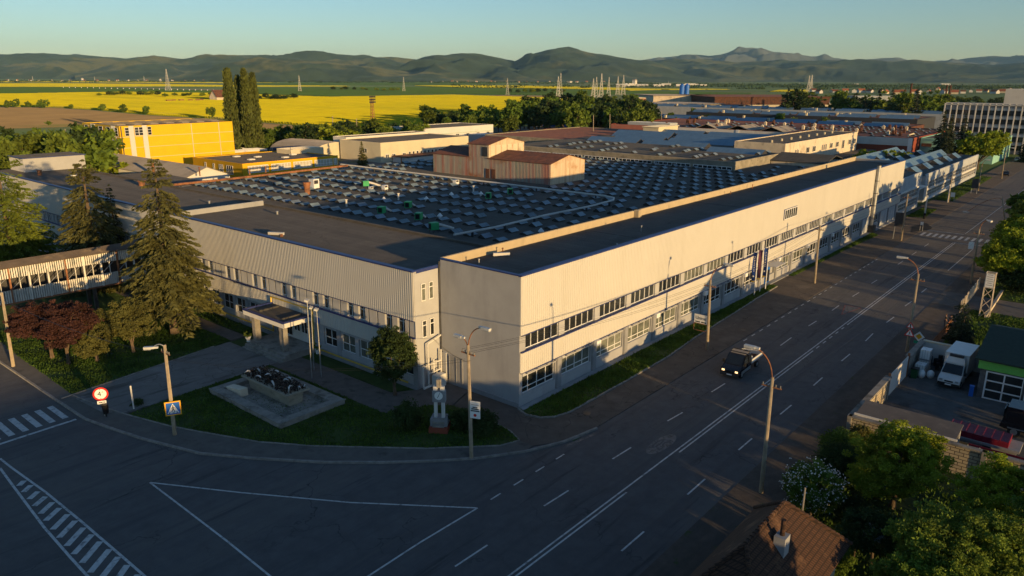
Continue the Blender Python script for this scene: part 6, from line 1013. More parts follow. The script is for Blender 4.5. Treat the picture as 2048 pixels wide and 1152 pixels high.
for i in range(11):
    bx = ix0+0.3+(i%3)*(ix1-ix0-0.6)/2+rs.uniform(-0.2,0.2); by = iy0+0.4+(i//3)*(iy1-iy0-0.8)/3.4+rs.uniform(-0.3,0.3); h = rs.uniform(0.45,0.8); a = rs.uniform(0,6.28); q = MB(); q.tube([(bx,by,1.6),(bx+0.05,by,1.6+h*0.5),(bx+0.1*cos(a),by+0.1*sin(a),1.6+h*0.85),(bx+0.28*cos(a),by+0.28*sin(a),1.6+h),(bx+0.6*cos(a),by+0.6*sin(a),1.6+h*0.85)],[0.03,0.05,0.09,0.08,0.01],7); q.build('bird_figure', M['birdsteel'], FT, True)
p = G(880,862); CL = thing('clock_column', 'small clock monument on two white pillars with a stepped stone base', 'clock', (p[0],p[1],0.1)); Q = lambda: MB(); a = math.atan2(-0.55,-0.83)+pi/2
def ob(name, c, s, m): q = MB(); d = np.array([cos(a),sin(a)]); e = np.array([-sin(a),cos(a)]); q.obox((p[0]+d[0]*c[0]+e[0]*c[1],p[1]+d[1]*c[0]+e[1]*c[1],c[2]), s, a); return q.build(name, m, CL)
ob('base',(0,0,0.35),(1.6,1.6,0.55),M['brickred']); ob('base',(0,0.15,0.95),(1.45,1.2,0.7),M['plinth']); [ob('step',(0,-0.62+0.12*i,0.75+0.26*i),(1.0,0.12,0.2),M['concrete']) for i in range(3)]; [ob('pillar',(s*0.32,0.05,2.1),(0.26,0.3,1.7),M['whitewall']) for s in (-1,1)]
ob('clock_box',(0,0.05,3.25),(1.1,0.5,1.0),M['plinth']); [ob('lantern',(s,0,3.95),(0.34,0.34,0.36),M['whitewall']) for s in (-0.3,0.3)]; ob('lantern',(0,0,4.4),(0.34,0.34,0.7),M['concrete'])
nv = (sin(a),-cos(a)); c = (p[0]+nv[0]*0.22, p[1]+nv[1]*0.22, 3.35); Mx = frame_mtx(c, (nv[0],nv[1],0)); plate(CL,'clock_face',poly(24,0.36),0,0.03,M['signwhite'],Mx); plate(CL,'hand',[(-0.02,0),(0.02,0),(0.13,0.27),(0.1,0.28)],0.03,0.036,M['black'],Mx); plate(CL,'hand',[(-0.02,0.01),(0.02,-0.01),(-0.1,-0.2),(-0.13,-0.18)],0.03,0.036,M['black'],Mx)
for (bb, lb) in (((497,683),'white flower urn left of the entrance steps'),((636,707),'white flower urn at the right corner of the entrance steps')):
    c = G(*bb,0.8); t = thing('flower_urn', lb, 'flower urn', (c[0],c[1],0.8)); q = MB(); q.cyl((c[0],c[1],0.8),(c[0],c[1],0.95),0.2,n=12); q.cyl((c[0],c[1],0.95),(c[0],c[1],1.4),0.16,0.34,n=12); q.build('urn', M['whitewall'], t); cm, cs = broadleaf(301,[(0,0,0.3,0.4,0.4,0.35)],350,0.07,M['leaf'],0.15,0.4,14,'plant'); inst('plant', cm, t, (c[0],c[1],1.3))
# covered bridge over the lawn
BR = thing('covered_bridge', 'peeling white covered footbridge crossing to the entrance wing', 'covered bridge', (-17,61.5,0)); M['peel'] = layer(layer(mat('peeling_paint',(0.72,0.69,0.62),0.8,0.05,1.0,stretch=(1,1,0.3)),(0.33,0.35,0.32),1.3,0.54,0.64,(1.3,1,0.3)),(0.35,0.2,0.11),0.8,0.68,0.76,(1,1,0.5))
q = MB(); x0, x1 = -34, -3.3; q.box(x0,60.05,3.25,x1,60.15,4.75); q.box(x0,60.05,6.2,x1,60.15,7.5); q.box(x0,60.15,3.25,x1,62.9,3.45); corrug(q, lambda u,d,z:(u,60.05-d,z), x0,x1,3.25,4.75,0.25,0.03); corrug(q, lambda u,d,z:(u,60.05-d,z), x0,x1,6.2,7.5,0.25,0.03); q.build('wall', M['peel'], BR)
q = MB(); q.box(x0,62.85,3.25,x1,63,7.5); q.build('darkened_rear_wall', M['darkmetal'], BR)  # dark colour stands in for the shade inside the bridge
q = MB(); q.slab([(x0,59.85,7.55),(x1,59.85,7.55),(x1,61.5,8.05),(x0,61.5,8.05)],0.12); q.slab([(x0,61.5,8.05),(x1,61.5,8.05),(x1,63.2,7.55),(x0,63.2,7.55)],0.12); q.build('roof', layer(mat('felt_roof',(0.10,0.08,0.065),0.95,0.2,0.6),(0.2,0.15,0.1),0.5,0.55,0.7), BR)
for i in range(16): q = MB(); x = x0+2.05*i; q.box(x-0.09,59.95,3.2,x+0.09,60.2,7.5); q.build('post', M['peel'] if i%3 else M['rustmetal'], BR); q = MB(); q.box(x+0.98,60.0,4.75,x+1.06,60.1,6.2); q.build('mullion', M['peel'], BR); q = MB(); q.cyl((x+0.2,60.5,4.75),(x+1.9,60.5,6.2),0.05,n=6); q.build('brace', M['metal'], BR)
q = MB(); q.box(x0,60.0,3.05,x1,63.0,3.25); q.build('girder', M['rustmetal'], BR)
for x in (-12.5,-27):
    for y in (60.3,62.4): q = MB(); q.box(x-0.2,y,0,x+0.2,y+0.4,3.05); q.build('support', M['darkmetal'], BR)

# ================================================================== THE YARD ACROSS THE ROAD
M['block'] = brickmat('pale_block', (0.54,0.47,0.34), (0.42,0.38,0.3), (0.12,0.10,0.085), 0.62, 0.27, 0.03)
YW = thing('road_wall', 'concrete panel wall of the yard along the road', 'wall', (19,-24.9,0)); q = MB(); q.box(13.0,-25.1,0,24.2,-24.85,2.15); q.build('wall', M['block'], YW); q = MB(); q.box(12.9,-25.25,2.15,24.3,-24.7,2.32); q.build('coping', M['concrete'], YW)
for x in (13.2,15.4,17.6,19.8,22.0,24.0): q = MB(); q.box(x-0.12,-25.2,0,x+0.12,-24.75,2.15); q.build('post', M['concrete'], YW)
YG = thing('yard_gate', 'white sheet metal sliding gate of the yard', 'gate', (28,-25,0)); q = MB(); q.box(24.4,-25.05,0.15,31.3,-24.98,2.3); corrug(q, lambda u,d,z:(u,-25.05-d,z), 24.4,31.3,0.15,2.3,0.4,0.03); q.build('panel', M['whitewall'], YG); q = MB(); q.box(24.25,-25.15,0,24.4,-24.95,2.6); q.box(31.3,-25.15,0,31.45,-24.95,2.6); q.build('post', M['rustmetal'], YG)
YW2 = thing('road_wall', 'short yard wall between the gate and the lamp with road signs', 'wall', (34.5,-24.9,0)); q = MB(); q.box(31.6,-25.1,0,37.5,-24.85,2.1); q.build('wall', M['concrete'], YW2); q = MB(); q.box(31.5,-25.25,2.1,37.6,-24.7,2.28); q.build('coping', M['concrete'], YW2)
YW3 = thing('back_wall', 'white yard wall with yellow coping behind the box van', 'wall', (37.5,-30,0)); q = MB(); q.box(37.5,-34,0,37.8,-25.1,2.2); q.build('wall', M['whitewall'], YW3); q = MB(); q.box(37.42,-34,2.2,37.88,-25.0,2.33); q.build('coping', M['cream'], YW3)
BW = thing('block_wall', 'sunlit pale block wall with concrete posts beside the garden', 'wall', (12.7,-36,0)); q = MB(); q.box(12.55,-50,0,12.75,-24.9,2.35); q.build('wall', M['block'], BW); q = MB(); q.box(12.42,-50,2.35,12.88,-24.9,2.5); q.build('coping', M['concrete'], BW)
for y in (-25.0,-28.2,-31.4,-34.6,-37.8,-41,-44.2): q = MB(); q.box(12.4,y-0.16,0,12.9,y+0.16,2.5); q.build('post', M['concrete'], BW)
LR = thing('lean_to_roof', 'long low lean-to roof behind the block wall', 'shed', (14.3,-28.7,0)); q = MB(); q.slab([(12.95,-32.6,2.62),(15.7,-32.6,2.9),(15.7,-25.3,2.9),(12.95,-25.3,2.62)],0.1); q.build('roof', layer(mat('old_sheet_roof',(0.13,0.115,0.105),0.85,0.15,0.6),(0.2,0.17,0.14),0.6,0.55,0.7), LR); q = MB(); q.box(12.92,-32.7,2.5,12.99,-25.2,2.68); q.box(15.5,-32.5,0,15.6,-32.4,2.8); q.box(15.5,-25.6,0,15.6,-25.5,2.8); q.build('frame', M['whitewall'], LR)
GA = thing('green_workshop', 'workshop with dark green roof, bright green fascia and white glazed front', 'workshop', (36,-38,0)); q = MB(); q.box(30.4,-46,0,41,-31.4,3.3); q.build('wall', layer(mat('stone_cladding',(0.13,0.125,0.125),0.9,0.3,2.0),(0.22,0.2,0.19),2.5,0.55,0.6), GA); q = MB(); q.box(30.1,-46,3.0,30.4,-31.2,4.0); q.build('fascia', mat('green_fascia',(0.16,0.50,0.10),0.6,0.05), GA); q = MB(); q.slab([(29.7,-46,4.05),(29.7,-30.9,4.05),(36.5,-30.9,5.6),(36.5,-46,5.6)],0.14); q.slab([(36.5,-46,5.6),(36.5,-30.9,5.6),(42,-30.9,4.2),(42,-46,4.2)],0.14); q.build('roof', mat('dark_green_roof',(0.030,0.045,0.032),0.7,0.15), GA)
wk = curtained(window_mesh(3.0,2.75,2,3,0.12)); wk2 = curtained(window_mesh(1.4,2.75,1,3,0.12)); window(GA, wk, (30.34,-31.9,0.1), R(-90)); window(GA, wk2, (30.34,-35.1,0.1), R(-90)); window(GA, wk, (30.34,-36.7,0.1), R(-90)); q = MB(); q.add([(30.4,-31.4,3.3),(41,-31.4,3.3),(36.5,-31.4,5.4)],[(0,1,2)]); q.build('gable_wall', M['plinth'], GA)
def wheel(q, x, y, r, wd, ax='y', m=0, m2=1):
    if ax == 'y': q.cyl((x,y-wd/2,r),(x,y+wd/2,r),r,n=20,m=m); q.cyl((x,y-wd/2-0.01,r),(x,y+wd/2+0.01,r),r*0.55,n=14,m=m2)
    else: q.cyl((x-wd/2,y,r),(x+wd/2,y,r),r,n=20,m=m); q.cyl((x-wd/2-0.01,y,r),(x+wd/2+0.01,y,r),r*0.55,n=14,m=m2)
def loft(q, secs, m=0):                                            # cross-sections of equal length joined in order
    n = len(secs[0]); k0 = len(q.v); [q.v.extend([tuple(p) for p in s]) for s in secs]
    for i in range(len(secs)-1):
        for j in range(n): q.f.append((k0+i*n+j,k0+i*n+(j+1)%n,k0+(i+1)*n+(j+1)%n,k0+(i+1)*n+j)); q.m.append(m)
    q.f.append(tuple(range(k0,k0+n))[::-1]); q.m.append(m); q.f.append(tuple(range(k0+(len(secs)-1)*n,k0+len(secs)*n))); q.m.append(m)
def cab(root, W, prof, paint, zb=0.45, glass=None, tumble=0.12):
    """van cab: side profile (x, z) swept across the width, narrowed towards the roof"""
    q = MB(); zs = max(z for x, z in prof)
    def sec(s, k_): return [(x, s*(W/2-(tumble*max(0,(z-1.2)/(zs-1.2)) if z > 1.2 else 0)-k_), z) for x, z in prof]
    loft(q, [sec(-1,0.05), sec(-1,0.0), sec(1,0.0), sec(1,0.05)]); return q.build('body', paint, root, True) if False else q.build('body', paint, root)
M['vanwhite'] = mat('van_paint', (0.62,0.63,0.62), 0.3, 0.05, 1.0, coat=0.4); M['vanblack'] = mat('black_van_paint', (0.012,0.013,0.018), 0.22, 0.1, 1.0, coat=0.6); M['carglass'] = mat('car_glass', (0.012,0.016,0.02), 0.05, 0.2, 1.0, spec=0.7)
def van_front(t, W, x0, paint, lit=False):                         # parts shared by both vans, nose towards -x at x0
    cab(t, W, [(x0+0.08,0.35),(x0,0.6),(x0+0.02,0.85),(x0+0.12,1.02),(x0+0.85,1.28),(x0+1.62,2.12),(x0+1.8,2.2),(x0+2.3,2.22),(x0+2.3,0.35)], paint)
    q = MB(); e = 0.03; q.add([(x0+0.86-e,-W/2+0.1,1.31+e),(x0+0.86-e,W/2-0.1,1.31+e),(x0+1.58-e,W/2-0.2,2.08+e),(x0+1.58-e,-W/2+0.2,2.08+e)],[(0,1,2,3)]); q.build('windscreen', M['carglass'], t)
    for s in (-1,1): q = MB(); y = s*(W/2+0.012); yt = s*(W/2-0.09); q.add([(x0+1.1,y,1.32),(x0+2.15,y,1.32),(x0+2.15,yt,2.02),(x0+1.62,yt,2.02)],[(0,1,2,3)]); q.build('side_window', M['carglass'], t)
    for s in (-1,1): q = MB(); q.box(x0-0.01,s*W/2-s*0.14,0.76,x0+0.16,s*W/2-s*0.42,0.92); q.build('headlight', emit('lit_headlight',(1.0,0.62,0.28),1.6) if lit else M['lampglass'], t)
    q = MB(); q.box(x0-0.02,-W/2+0.6,0.72,x0+0.05,W/2-0.6,0.86); q.build('grille', M['black'], t); q = MB(); q.box(x0-0.08,-W/2+0.03,0.33,x0+0.12,W/2-0.03,0.62); q.build('bumper', M['rubber'] if not lit else M['darkmetal'], t); q = MB(); q.box(x0-0.1,-0.27,0.44,x0-0.08,0.27,0.56); q.build('number_plate', M['signwhite'], t)
    for s in (-1,1): q = MB(); q.box(x0+0.95,s*W/2+s*0.04,1.3,x0+1.1,s*W/2+s*0.24,1.62); q.build('mirror', M['rubber'], t)
    q = MB(); q.box(x0+0.25,-0.5,1.055,x0+0.32,0.5,1.07)
BV = thing('box_van', 'white refrigerated box van parked nose out in the yard', 'van'); van_front(BV, 1.95, 0, M['vanwhite'])
q = MB(); q.box(2.15,-1.06,0.75,6.4,1.06,3.05); q.build('cargo_box', M['vanwhite'], BV); q = MB(); q.add([(1.6,-0.85,2.2),(1.6,0.85,2.2),(2.12,0.95,2.2),(2.12,-0.95,2.2),(1.9,-0.7,2.75),(1.9,0.7,2.75),(2.12,0.8,2.8),(2.12,-0.8,2.8)],[(0,1,5,4),(1,2,6,5),(2,3,7,6),(3,0,4,7),(4,5,6,7)]); q.build('wind_deflector', M['vanwhite'], BV); q = MB(); q.box(1.85,-0.6,2.76,2.14,0.6,3.0); q.build('cooling_unit', M['darkmetal'], BV)
for x in (0.9,5.4):
    for s in (-1,1): q = MB(); wheel(q, x, s*0.86, 0.35, 0.22); q.build('wheel', [M['rubber'], M['metal']], BV)
BV.location = (30.6,-28.95,0.06); BV.rotation_euler.z = R(-2)
PU = thing('flatbed_truck', 'black crew flatbed truck with lit headlights driving on the main road', 'truck'); van_front(PU, 1.95, 0, M['vanblack'], True)
q = MB(); q.box(2.3,-0.97,0.35,3.1,0.97,2.15); q.build('rear_cab', M['vanblack'], PU); q = MB(); q.box(2.4,-0.985,1.35,3.0,0.985,1.95); q.build('side_window', M['carglass'], PU); q = MB(); q.box(1.75,-0.75,2.2,3.05,0.75,2.235); q.build('roof_sheet', M['greyshed'], PU); q = MB(); [q.box(x,-0.85,2.24,x+0.06,0.85,2.32) for x in (2.0,2.9)]; q.build('roof_rack', M['black'], PU)
q = MB(); q.box(3.15,-1.02,0.85,6.1,1.02,0.95); q.build('bed', M['rustroof'], PU)
for s in (-1,1): q = MB(); q.box(3.15,s*1.0,0.95,6.1,s*1.04,1.4); q.build('side_board', M['vanwhite'], PU); q = MB(); q.box(0.6,s*0.985,0.45,3.05,s*1.0,0.8); q.build('side_trim', M['metal'], PU)
q = MB(); q.box(6.06,-1.0,0.95,6.1,1.0,1.4); q.build('tail_board', M['vanwhite'], PU); q = MB(); q.tube([(3.3,-0.9,0.95),(3.3,-0.5,2.35),(3.3,0,2.4),(3.3,0.9,0.95)],0.03,6); q.tube([(3.3,0.6,1.4),(5.9,0.6,1.9)],0.03,6); q.build('load_frame', M['metal'], PU); q = MB(); q.ball((3.9,-0.4,1.2),(0.5,0.4,0.35)); q.ball((4.3,0.35,1.1),(0.4,0.4,0.3),1); q.ball((3.6,0.45,1.2),(0.3,0.3,0.4),2); q.build('sacks', [M['vanwhite'], M['signblue'], M['pinkwall']], PU, True)
for x in (0.9,4.9):
    for s in (-1,1): q = MB(); wheel(q, x, s*0.86, 0.35, 0.22); q.build('wheel', [M['rubber'], M['metal']], PU)
a = (G(1442,752)+G(1476,762))/2; PU.location = (a[0]-0.1, a[1], 0.0); PU.rotation_euler.z = R(1.5)
# lorries and trailer by the block wall
TR = thing('flat_trailer', 'grey flat trailer with white sheets and a red tarpaulin in the yard', 'trailer'); q = MB(); q.box(0,-5.2,0.85,2.2,5.2,1.05); q.box(0.2,-5,0.6,0.35,5,0.85); q.box(1.85,-5,0.6,2,5,0.85); q.build('platform', M['plinth'], TR); q = MB(); q.slab([(0.1,-4.6,1.1),(2.1,-4.6,1.1),(1.7,-4.6,1.55),(0.5,-4.6,1.55)][:0] or [(0.1,-4.4,1.55),(2.1,-4.4,1.55),(2.1,-0.2,1.55),(0.1,-0.2,1.55)],0.5); [q.box(0.08,-4.4+0.6*i,1.55,2.12,-4.34+0.6*i,1.6) for i in range(8)]; q.build('tarpaulin', mat('maroon_tarp',(0.16,0.012,0.03),0.5,0.2), TR); q = MB(); [q.obox((1.1+0.2*(i%2),1.2+1.2*i,1.12+0.05*i),(1.5,1.1,0.08),0.1*i) for i in range(3)]; q.build('sheets', M['bluewall'], TR)
for y in (2.6,1.6,-3.0):
    for x in (0.15,2.05): q = MB(); wheel(q, x, y, 0.42, 0.25, 'x'); q.build('wheel', [M['rubber'], M['metal']], TR)
TR.location = (17.4,-31.2,0.06)
TT = thing('recovery_truck', 'red recovery truck with worn flat bed close behind the block wall', 'truck'); q = MB(); q.box(0,-3.2,0.9,2.2,3.2,1.05); q.build('bed', M['greyshed'], TT)
for x in (0,2.14): q = MB(); q.box(x,-3.2,0.75,x+0.06,3.2,1.22); q.build('side_rail', M['red'], TT)
q = MB(); q.box(0.05,-5.2,0.5,2.15,-3.35,2.3); q.box(0.1,-5.3,0.5,2.1,-5.2,1.4); q.build('cab', M['red'], TT); q = MB(); q.box(0.2,-5.22,1.45,2.0,-5.19,2.15); q.box(0.03,-4.9,1.4,0.045,-3.8,2.0); q.box(0.3,-3.35,1.5,1.9,-3.33,2.1); q.build('cab_window', M['carglass'], TT)
for y in (-4.4,1.6,0.6):
    for x in (0.2,2.0): q = MB(); wheel(q, x, y, 0.45, 0.28, 'x'); q.build('wheel', [M['rubber'], M['metal']], TT)
q = MB(); q.box(0.5,0.3,1.05,1.0,0.6,1.4); q.build('blue_crate', M['signblue'], TT); q = MB(); q.box(0.3,-2.6,1.05,0.65,-2.3,1.3); q.box(0.3,-2.1,1.05,0.65,-1.8,1.3); q.build('yellow_block', M['signyellow'], TT)
for y in (2.2,3.0): q = MB(); q.cyl((0.02,y,0.9),(0.0,y,2.0),0.04,n=6); q.build('stake', M['cream'], TT)
TT.location = (14.0,-36.3,0.06)
DL = thing('dark_lorry', 'black lorry parked across the glazed workshop front at the right edge', 'lorry'); q = MB(); q.box(0,-6,0.9,2.3,0,1.2); q.box(0.1,-6,1.2,2.2,-2.3,2.5); q.build('body', M['vanblack'], DL); q = MB(); q.box(0.05,-2.1,0.6,2.25,-0.3,2.6); q.add([(0.05,-0.3,0.6),(2.25,-0.3,0.6),(2.2,0.1,0.7),(0.1,0.1,0.7),(0.05,-0.3,2.6),(2.25,-0.3,2.6),(2.2,-0.1,1.5),(0.1,-0.1,1.5)],[(0,1,2,3),(3,2,6,7),(7,6,5,4),(0,3,7,4),(1,5,6,2)]); q.build('cab', M['vanblack'], DL); q = MB(); q.box(0.2,-0.12,1.55,2.1,-0.06,2.3); q.build('windscreen', M['carglass'], DL); q = MB(); q.box(-0.05,-5,0.75,0.02,-0.5,0.83); q.build('side_bar', M['metal'], DL)
for y in (-1.0,-4.6):
    for x in (0.15,2.15): q = MB(); wheel(q, x, y, 0.48, 0.28, 'x'); q.build('wheel', [M['rubber'], M['metal']], DL)
DL.location = (22.6,-34.4,0.06)
def tank(p, lb):
    t = thing('water_tank', lb, 'water tank', p, 'caged water tanks in the yard'); q = MB(); x, y, z = p; q.box(x-0.55,y-0.45,z+0.15,x+0.55,y+0.45,z+1.1); q.cyl((x,y,z+1.1),(x,y,z+1.16),0.12,n=10); q.build('tank', M['signwhite'], t); q = MB()
    for i in range(5): [q.box(x-0.58+0.29*i-0.012,y+s*0.47-0.012,z+0.15,x-0.58+0.29*i+0.012,y+s*0.47+0.012,z+1.12) for s in (-1,1)]; [q.box(x+s*0.57-0.012,y-0.47+0.235*i-0.012,z+0.15,x+s*0.57+0.012,y-0.47+0.235*i+0.012,z+1.12) for s in (-1,1)]
    [q.box(x-0.6,y-0.5,z+zz,x+0.6,y-0.47,z+zz+0.03) for zz in (0.4,0.75,1.1)]; q.box(x-0.6,y-0.5,z,x+0.6,y+0.5,z+0.14); q.build('cage', M['metal'], t)
tank((33.2,-25.95,0.06),'lower caged water tank nearest the white gate'); tank((34.8,-25.95,0.06),'caged water tank behind, carrying another on top'); tank((34.8,-25.95,1.2),'upper caged water tank stacked by the yard wall')
WB = thing('wheelie_bin', 'green wheelie bin inside the white gate', 'bin', (31.6,-25.75,0.06)); q = MB(); loft(q, [[(31.3,-26.0,z),(31.9,-26.0,z),(31.9,-25.5,z),(31.3,-25.5,z)] for z in (0.1,)]+[[(31.25,-26.05,1.05),(31.95,-26.05,1.05),(31.95,-25.45,1.05),(31.25,-25.45,1.05)]]); q.build('body', mat('bin_green',(0.02,0.10,0.04),0.5,0.1), WB); q = MB(); q.box(31.22,-26.08,1.05,31.98,-25.42,1.13); q.build('lid', M['black'], WB); q = MB(); [q.cyl((x,-25.46,0.12),(x+0.06,-25.46,0.12),0.12,n=10) for x in (31.32,31.8)]; q.build('wheel', M['rubber'], WB)
for i, (x, y, z) in enumerate(((36.6,-25.9,0.06),(36.6,-25.9,0.3),(36.6,-25.9,0.54),(36.6,-25.9,0.78),(36.9,-26.8,0.06),(36.9,-26.8,0.3),(36.9,-26.8,0.54))):
    q = MB(); n = 16; P = [(0.42,0),(0.42,0.2),(0.24,0.24),(0.24,-0.02)]; k0 = len(q.v)
    for k_ in range(n): a = 2*pi*k_/n; q.v += [(x+r_*cos(a),y+r_*sin(a),z+h) for r_, h in P]
    for k_ in range(n):
        for j in range(4): q.f.append((k0+k_*4+j,k0+((k_+1)%n)*4+j,k0+((k_+1)%n)*4+(j+1)%4,k0+k_*4+(j+1)%4)); q.m.append(0)
    tag(centre(q.build('tyre', M['rubber'])), 'black tyre in the stacks behind the water tanks', 'tyre', 'tyres stacked in the yard')
for x, y, lb in ((32.6,-27.0,'white rubble bag leaning by the caged tanks'),(32.1,-26.3,'small white sack beside the wheelie bin')): q = MB(); q.ball((x,y,0.45),(0.42,0.36,0.45),n=10,k=6); tag(centre(q.build('rubble_bag', M['signwhite'], None, True)), lb, 'bag')
q = MB(); [q.box(35.2+0.4*(i%3),-27.3-0.5*(i//3),0.06,35.5+0.4*(i%3),-26.9-0.5*(i//3),0.9+0.3*((i*7)%3)) for i in range(6)]; tag(centre(q.build('scrap_heap', M['black'])), 'dark heap of scrap boxes between tanks and box van', 'scrap heap', None, 'stuff')
q = MB(); [q.box(19.6+0.28*i,-26.9,0.2,19.78+0.28*i,-25.7,0.24) for i in range(6)]; [q.box(19.6,y,0.06,21.2,y+0.1,0.2) for y in (-26.8,-26.3,-25.8)]; tag(centre(q.build('pallet', M['greyshed'])), 'wooden pallet lying just inside the yard wall', 'pallet'); q = MB(); q.obox((30.2,-31.0,0.55),(0.35,0.35,1.0),0.2); q.obox((30.2,-31.0,1.08),(0.4,0.4,0.07),0.2); tag(centre(q.build('blue_drum', M['signblue'])), 'blue bin at the corner of the green workshop', 'bin')
# fences and board across the road
for i, (y, x) in enumerate([(0,0)]):
    FN = thing('picket_fence', 'row of sunlit slats along the roadside lawn', 'fence', (58,-25.2,0)); A = G(1919,628); B = G(1957,578)
    for k_ in range(24): t_ = k_/23; q = MB(); c = A+(B-A)*t_; q.obox((c[0],c[1],0.85),(0.42,0.06,1.5+0.25*((k_*5)%3)) if k_%4 else (0.16,0.1,1.95),0.1); q.build('slat', M['dirtycream'], FN)
FI = thing('railing', 'rusty railing in front of the dark thujas', 'railing', (43,-25,0)); q = MB(); [q.cyl((x,-25.2,0),(x,-25.2,1.3),0.03,n=5) for x in np.arange(38.5,52,0.45)]; q.box(38.4,-25.22,1.2,52,-25.18,1.25); q.box(38.4,-25.22,0.25,52,-25.18,0.3); q.build('bars', M['rustmetal'], FI)
LWL = thing('low_wall', 'low sunlit concrete wall cutting diagonally across the lawn', 'wall', tuple(G(1985,610))); A, B = G(1970,638), G(2003,588); d = (B-A)/np.linalg.norm(B-A); n_ = np.array([-d[1],d[0],0])*0.12; q = MB(); q.prism([(A+n_)[:2],(B+n_)[:2],(B-n_)[:2],(A-n_)[:2]],0,0.5); q.build('wall', M['dirtycream'], LWL); q = MB(); n_ *= 1.3; q.prism([(A+n_)[:2],(B+n_)[:2],(B-n_)[:2],(A-n_)[:2]],0.5,0.58); q.build('coping', M['concrete'], LWL)
A, B = G(1957,635), G(1970,634); D = math.hypot(A[0]-CAM[0],A[1]-CAM[1]); zt = atD(1973,545,D)[2]; zb = atD(1965,574,D)[2]; T = thing('lattice_sign', 'tall lattice sign frame with a white lettered panel on the lawn', 'sign tower', tuple(A)); q = MB(); x0, y0 = A[0], A[1]; w_ = 0.75
for sx in (0,1):
    for sy in (0,1): q.cyl((x0+sx*0.8,y0-sy*1.1,0),(x0+sx*0.65,y0-sy*1.0,zt),0.04,n=6)
for i in range(3): z = zb*i/3; zz = zb*(i+1)/3; [q.cyl((x0+a*0.75,y0-b_*1.05,z),(x0+c*0.72,y0-d_*1.05,zz),0.028,n=5) for a,b_,c,d_ in ((0,0,0,1),(0,1,0,0),(0,1,1,1),(1,0,1,1))]
for z in (zb, zt): [q.cyl((x0+a,y0-b_,z),(x0+c,y0-d_,z),0.05,n=5) for a,b_,c,d_ in ((0,0,0,1.02),(0,1.02,.68,1.02),(0,0,.68,0),(.68,0,.68,1.02))]
q.build('frame', M['dirtycream'], T); c = (x0-0.06,y0-0.5,(zb+zt)/2); Mx = frame_mtx(c,(-1,0,0)); hh = (zt-zb)/2*0.92; plate(T,'panel',[(-0.44,-hh),(0.44,-hh),(0.44,hh),(-0.44,hh)],-0.03,0,M['signwhite'],Mx)
for k_ in range(6): wd = (0.28,0.34,0.3,0.34,0.24,0.34)[k_]; plate(T,'print_line',[(-wd,hh*(0.78-0.3*k_)),(wd,hh*(0.78-0.3*k_)),(wd,hh*(0.86-0.3*k_)),(-wd,hh*(0.86-0.3*k_))],0,0.006,M['metal'],Mx)
# tiled house and garden shelter
HS = thing('tiled_house', 'old house with hipped terracotta tile roof in the bottom corner', 'house', (-13.2,-28.1,0)); ex0, ex1, ey0, ey1, ze, zr, ra, rb = -20.2, -7.4, -30.9, -25.2, 3.4, 6.6, -10.9, -16.0; ym = (ey0+ey1)/2
q = MB(); q.box(ex0+0.5,ey0+0.5,0,ex1-0.5,ey1-0.5,3.3); q.build('wall', M['cream'], HS); q = MB(); e = 0.0
q.add([(ex1,ey0,ze),(ex1,ey1,ze),(ex0,ey1,ze),(ex0,ey0,ze),(ra,ym,zr),(rb,ym,zr)],[(0,1,4),(1,2,5,4),(2,3,5),(3,0,4,5)]); q.add([(ex1,ey0,ze-.15),(ex1,ey1,ze-.15),(ex0,ey1,ze-.15),(ex0,ey0,ze-.15),(ex1,ey0,ze),(ex1,ey1,ze),(ex0,ey1,ze),(ex0,ey0,ze)],[(3,2,1,0),(0,1,5,4),(1,2,6,5),(2,3,7,6),(3,0,4,7)]); q.build('roof', M['tile'], HS)
q = MB()
for a, b_ in (((ra,ym,zr),(rb,ym,zr)),((ra,ym,zr),(ex1,ey0,ze)),((ra,ym,zr),(ex1,ey1,ze)),((rb,ym,zr),(ex0,ey0,ze)),((rb,ym,zr),(ex0,ey1,ze))):
    a, b_ = np.array(a), np.array(b_); n = int(np.linalg.norm(b_-a)/0.36)
    for i in range(n): u = a+(b_-a)*i/n; v = a+(b_-a)*(i+1.15)/n; q.cyl(tuple(u+np.array([0,0,0.02])),tuple(v+np.array([0,0,0.06])),0.10,0.13,n=8)
q.build('ridge_tiles', M['tile'], HS); q = MB(); q.box(-13.9,-29.3,5.0,-13.2,-28.7,6.3); q.cyl((-13.55,-29.0,6.3),(-13.55,-29.0,7.2),0.13,n=10,m=1); q.build('chimney', [M['plinth'], M['tile']], HS); q = MB(); q.tube([(-9.3,-28.6,5.0),(-9.3,-28.6,7.0)],0.05,6); q.build('vent_pipe', M['concrete'], HS)
p = G(1755,1060,2.2); GZ = thing('garden_shelter', 'small grey pyramid roofed shelter among the garden trees', 'shelter', (p[0],p[1],0)); q = MB(); w_ = 1.05; q.add([(p[0]-w_,p[1]-w_,2.0),(p[0]+w_,p[1]-w_,2.0),(p[0]+w_,p[1]+w_,2.0),(p[0]-w_,p[1]+w_,2.0),(p[0],p[1],2.6)],[(0,1,4),(1,2,4),(2,3,4),(3,0,4),(3,2,1,0)]); q.build('roof', M['bluewall'], GZ)
for sx in (-1,1):
    for sy in (-1,1): q = MB(); q.cyl((p[0]+sx*0.9,p[1]+sy*0.9,0),(p[0]+sx*0.9,p[1]+sy*0.9,2.0),0.05,n=6); q.build('post', M['bark'], GZ)
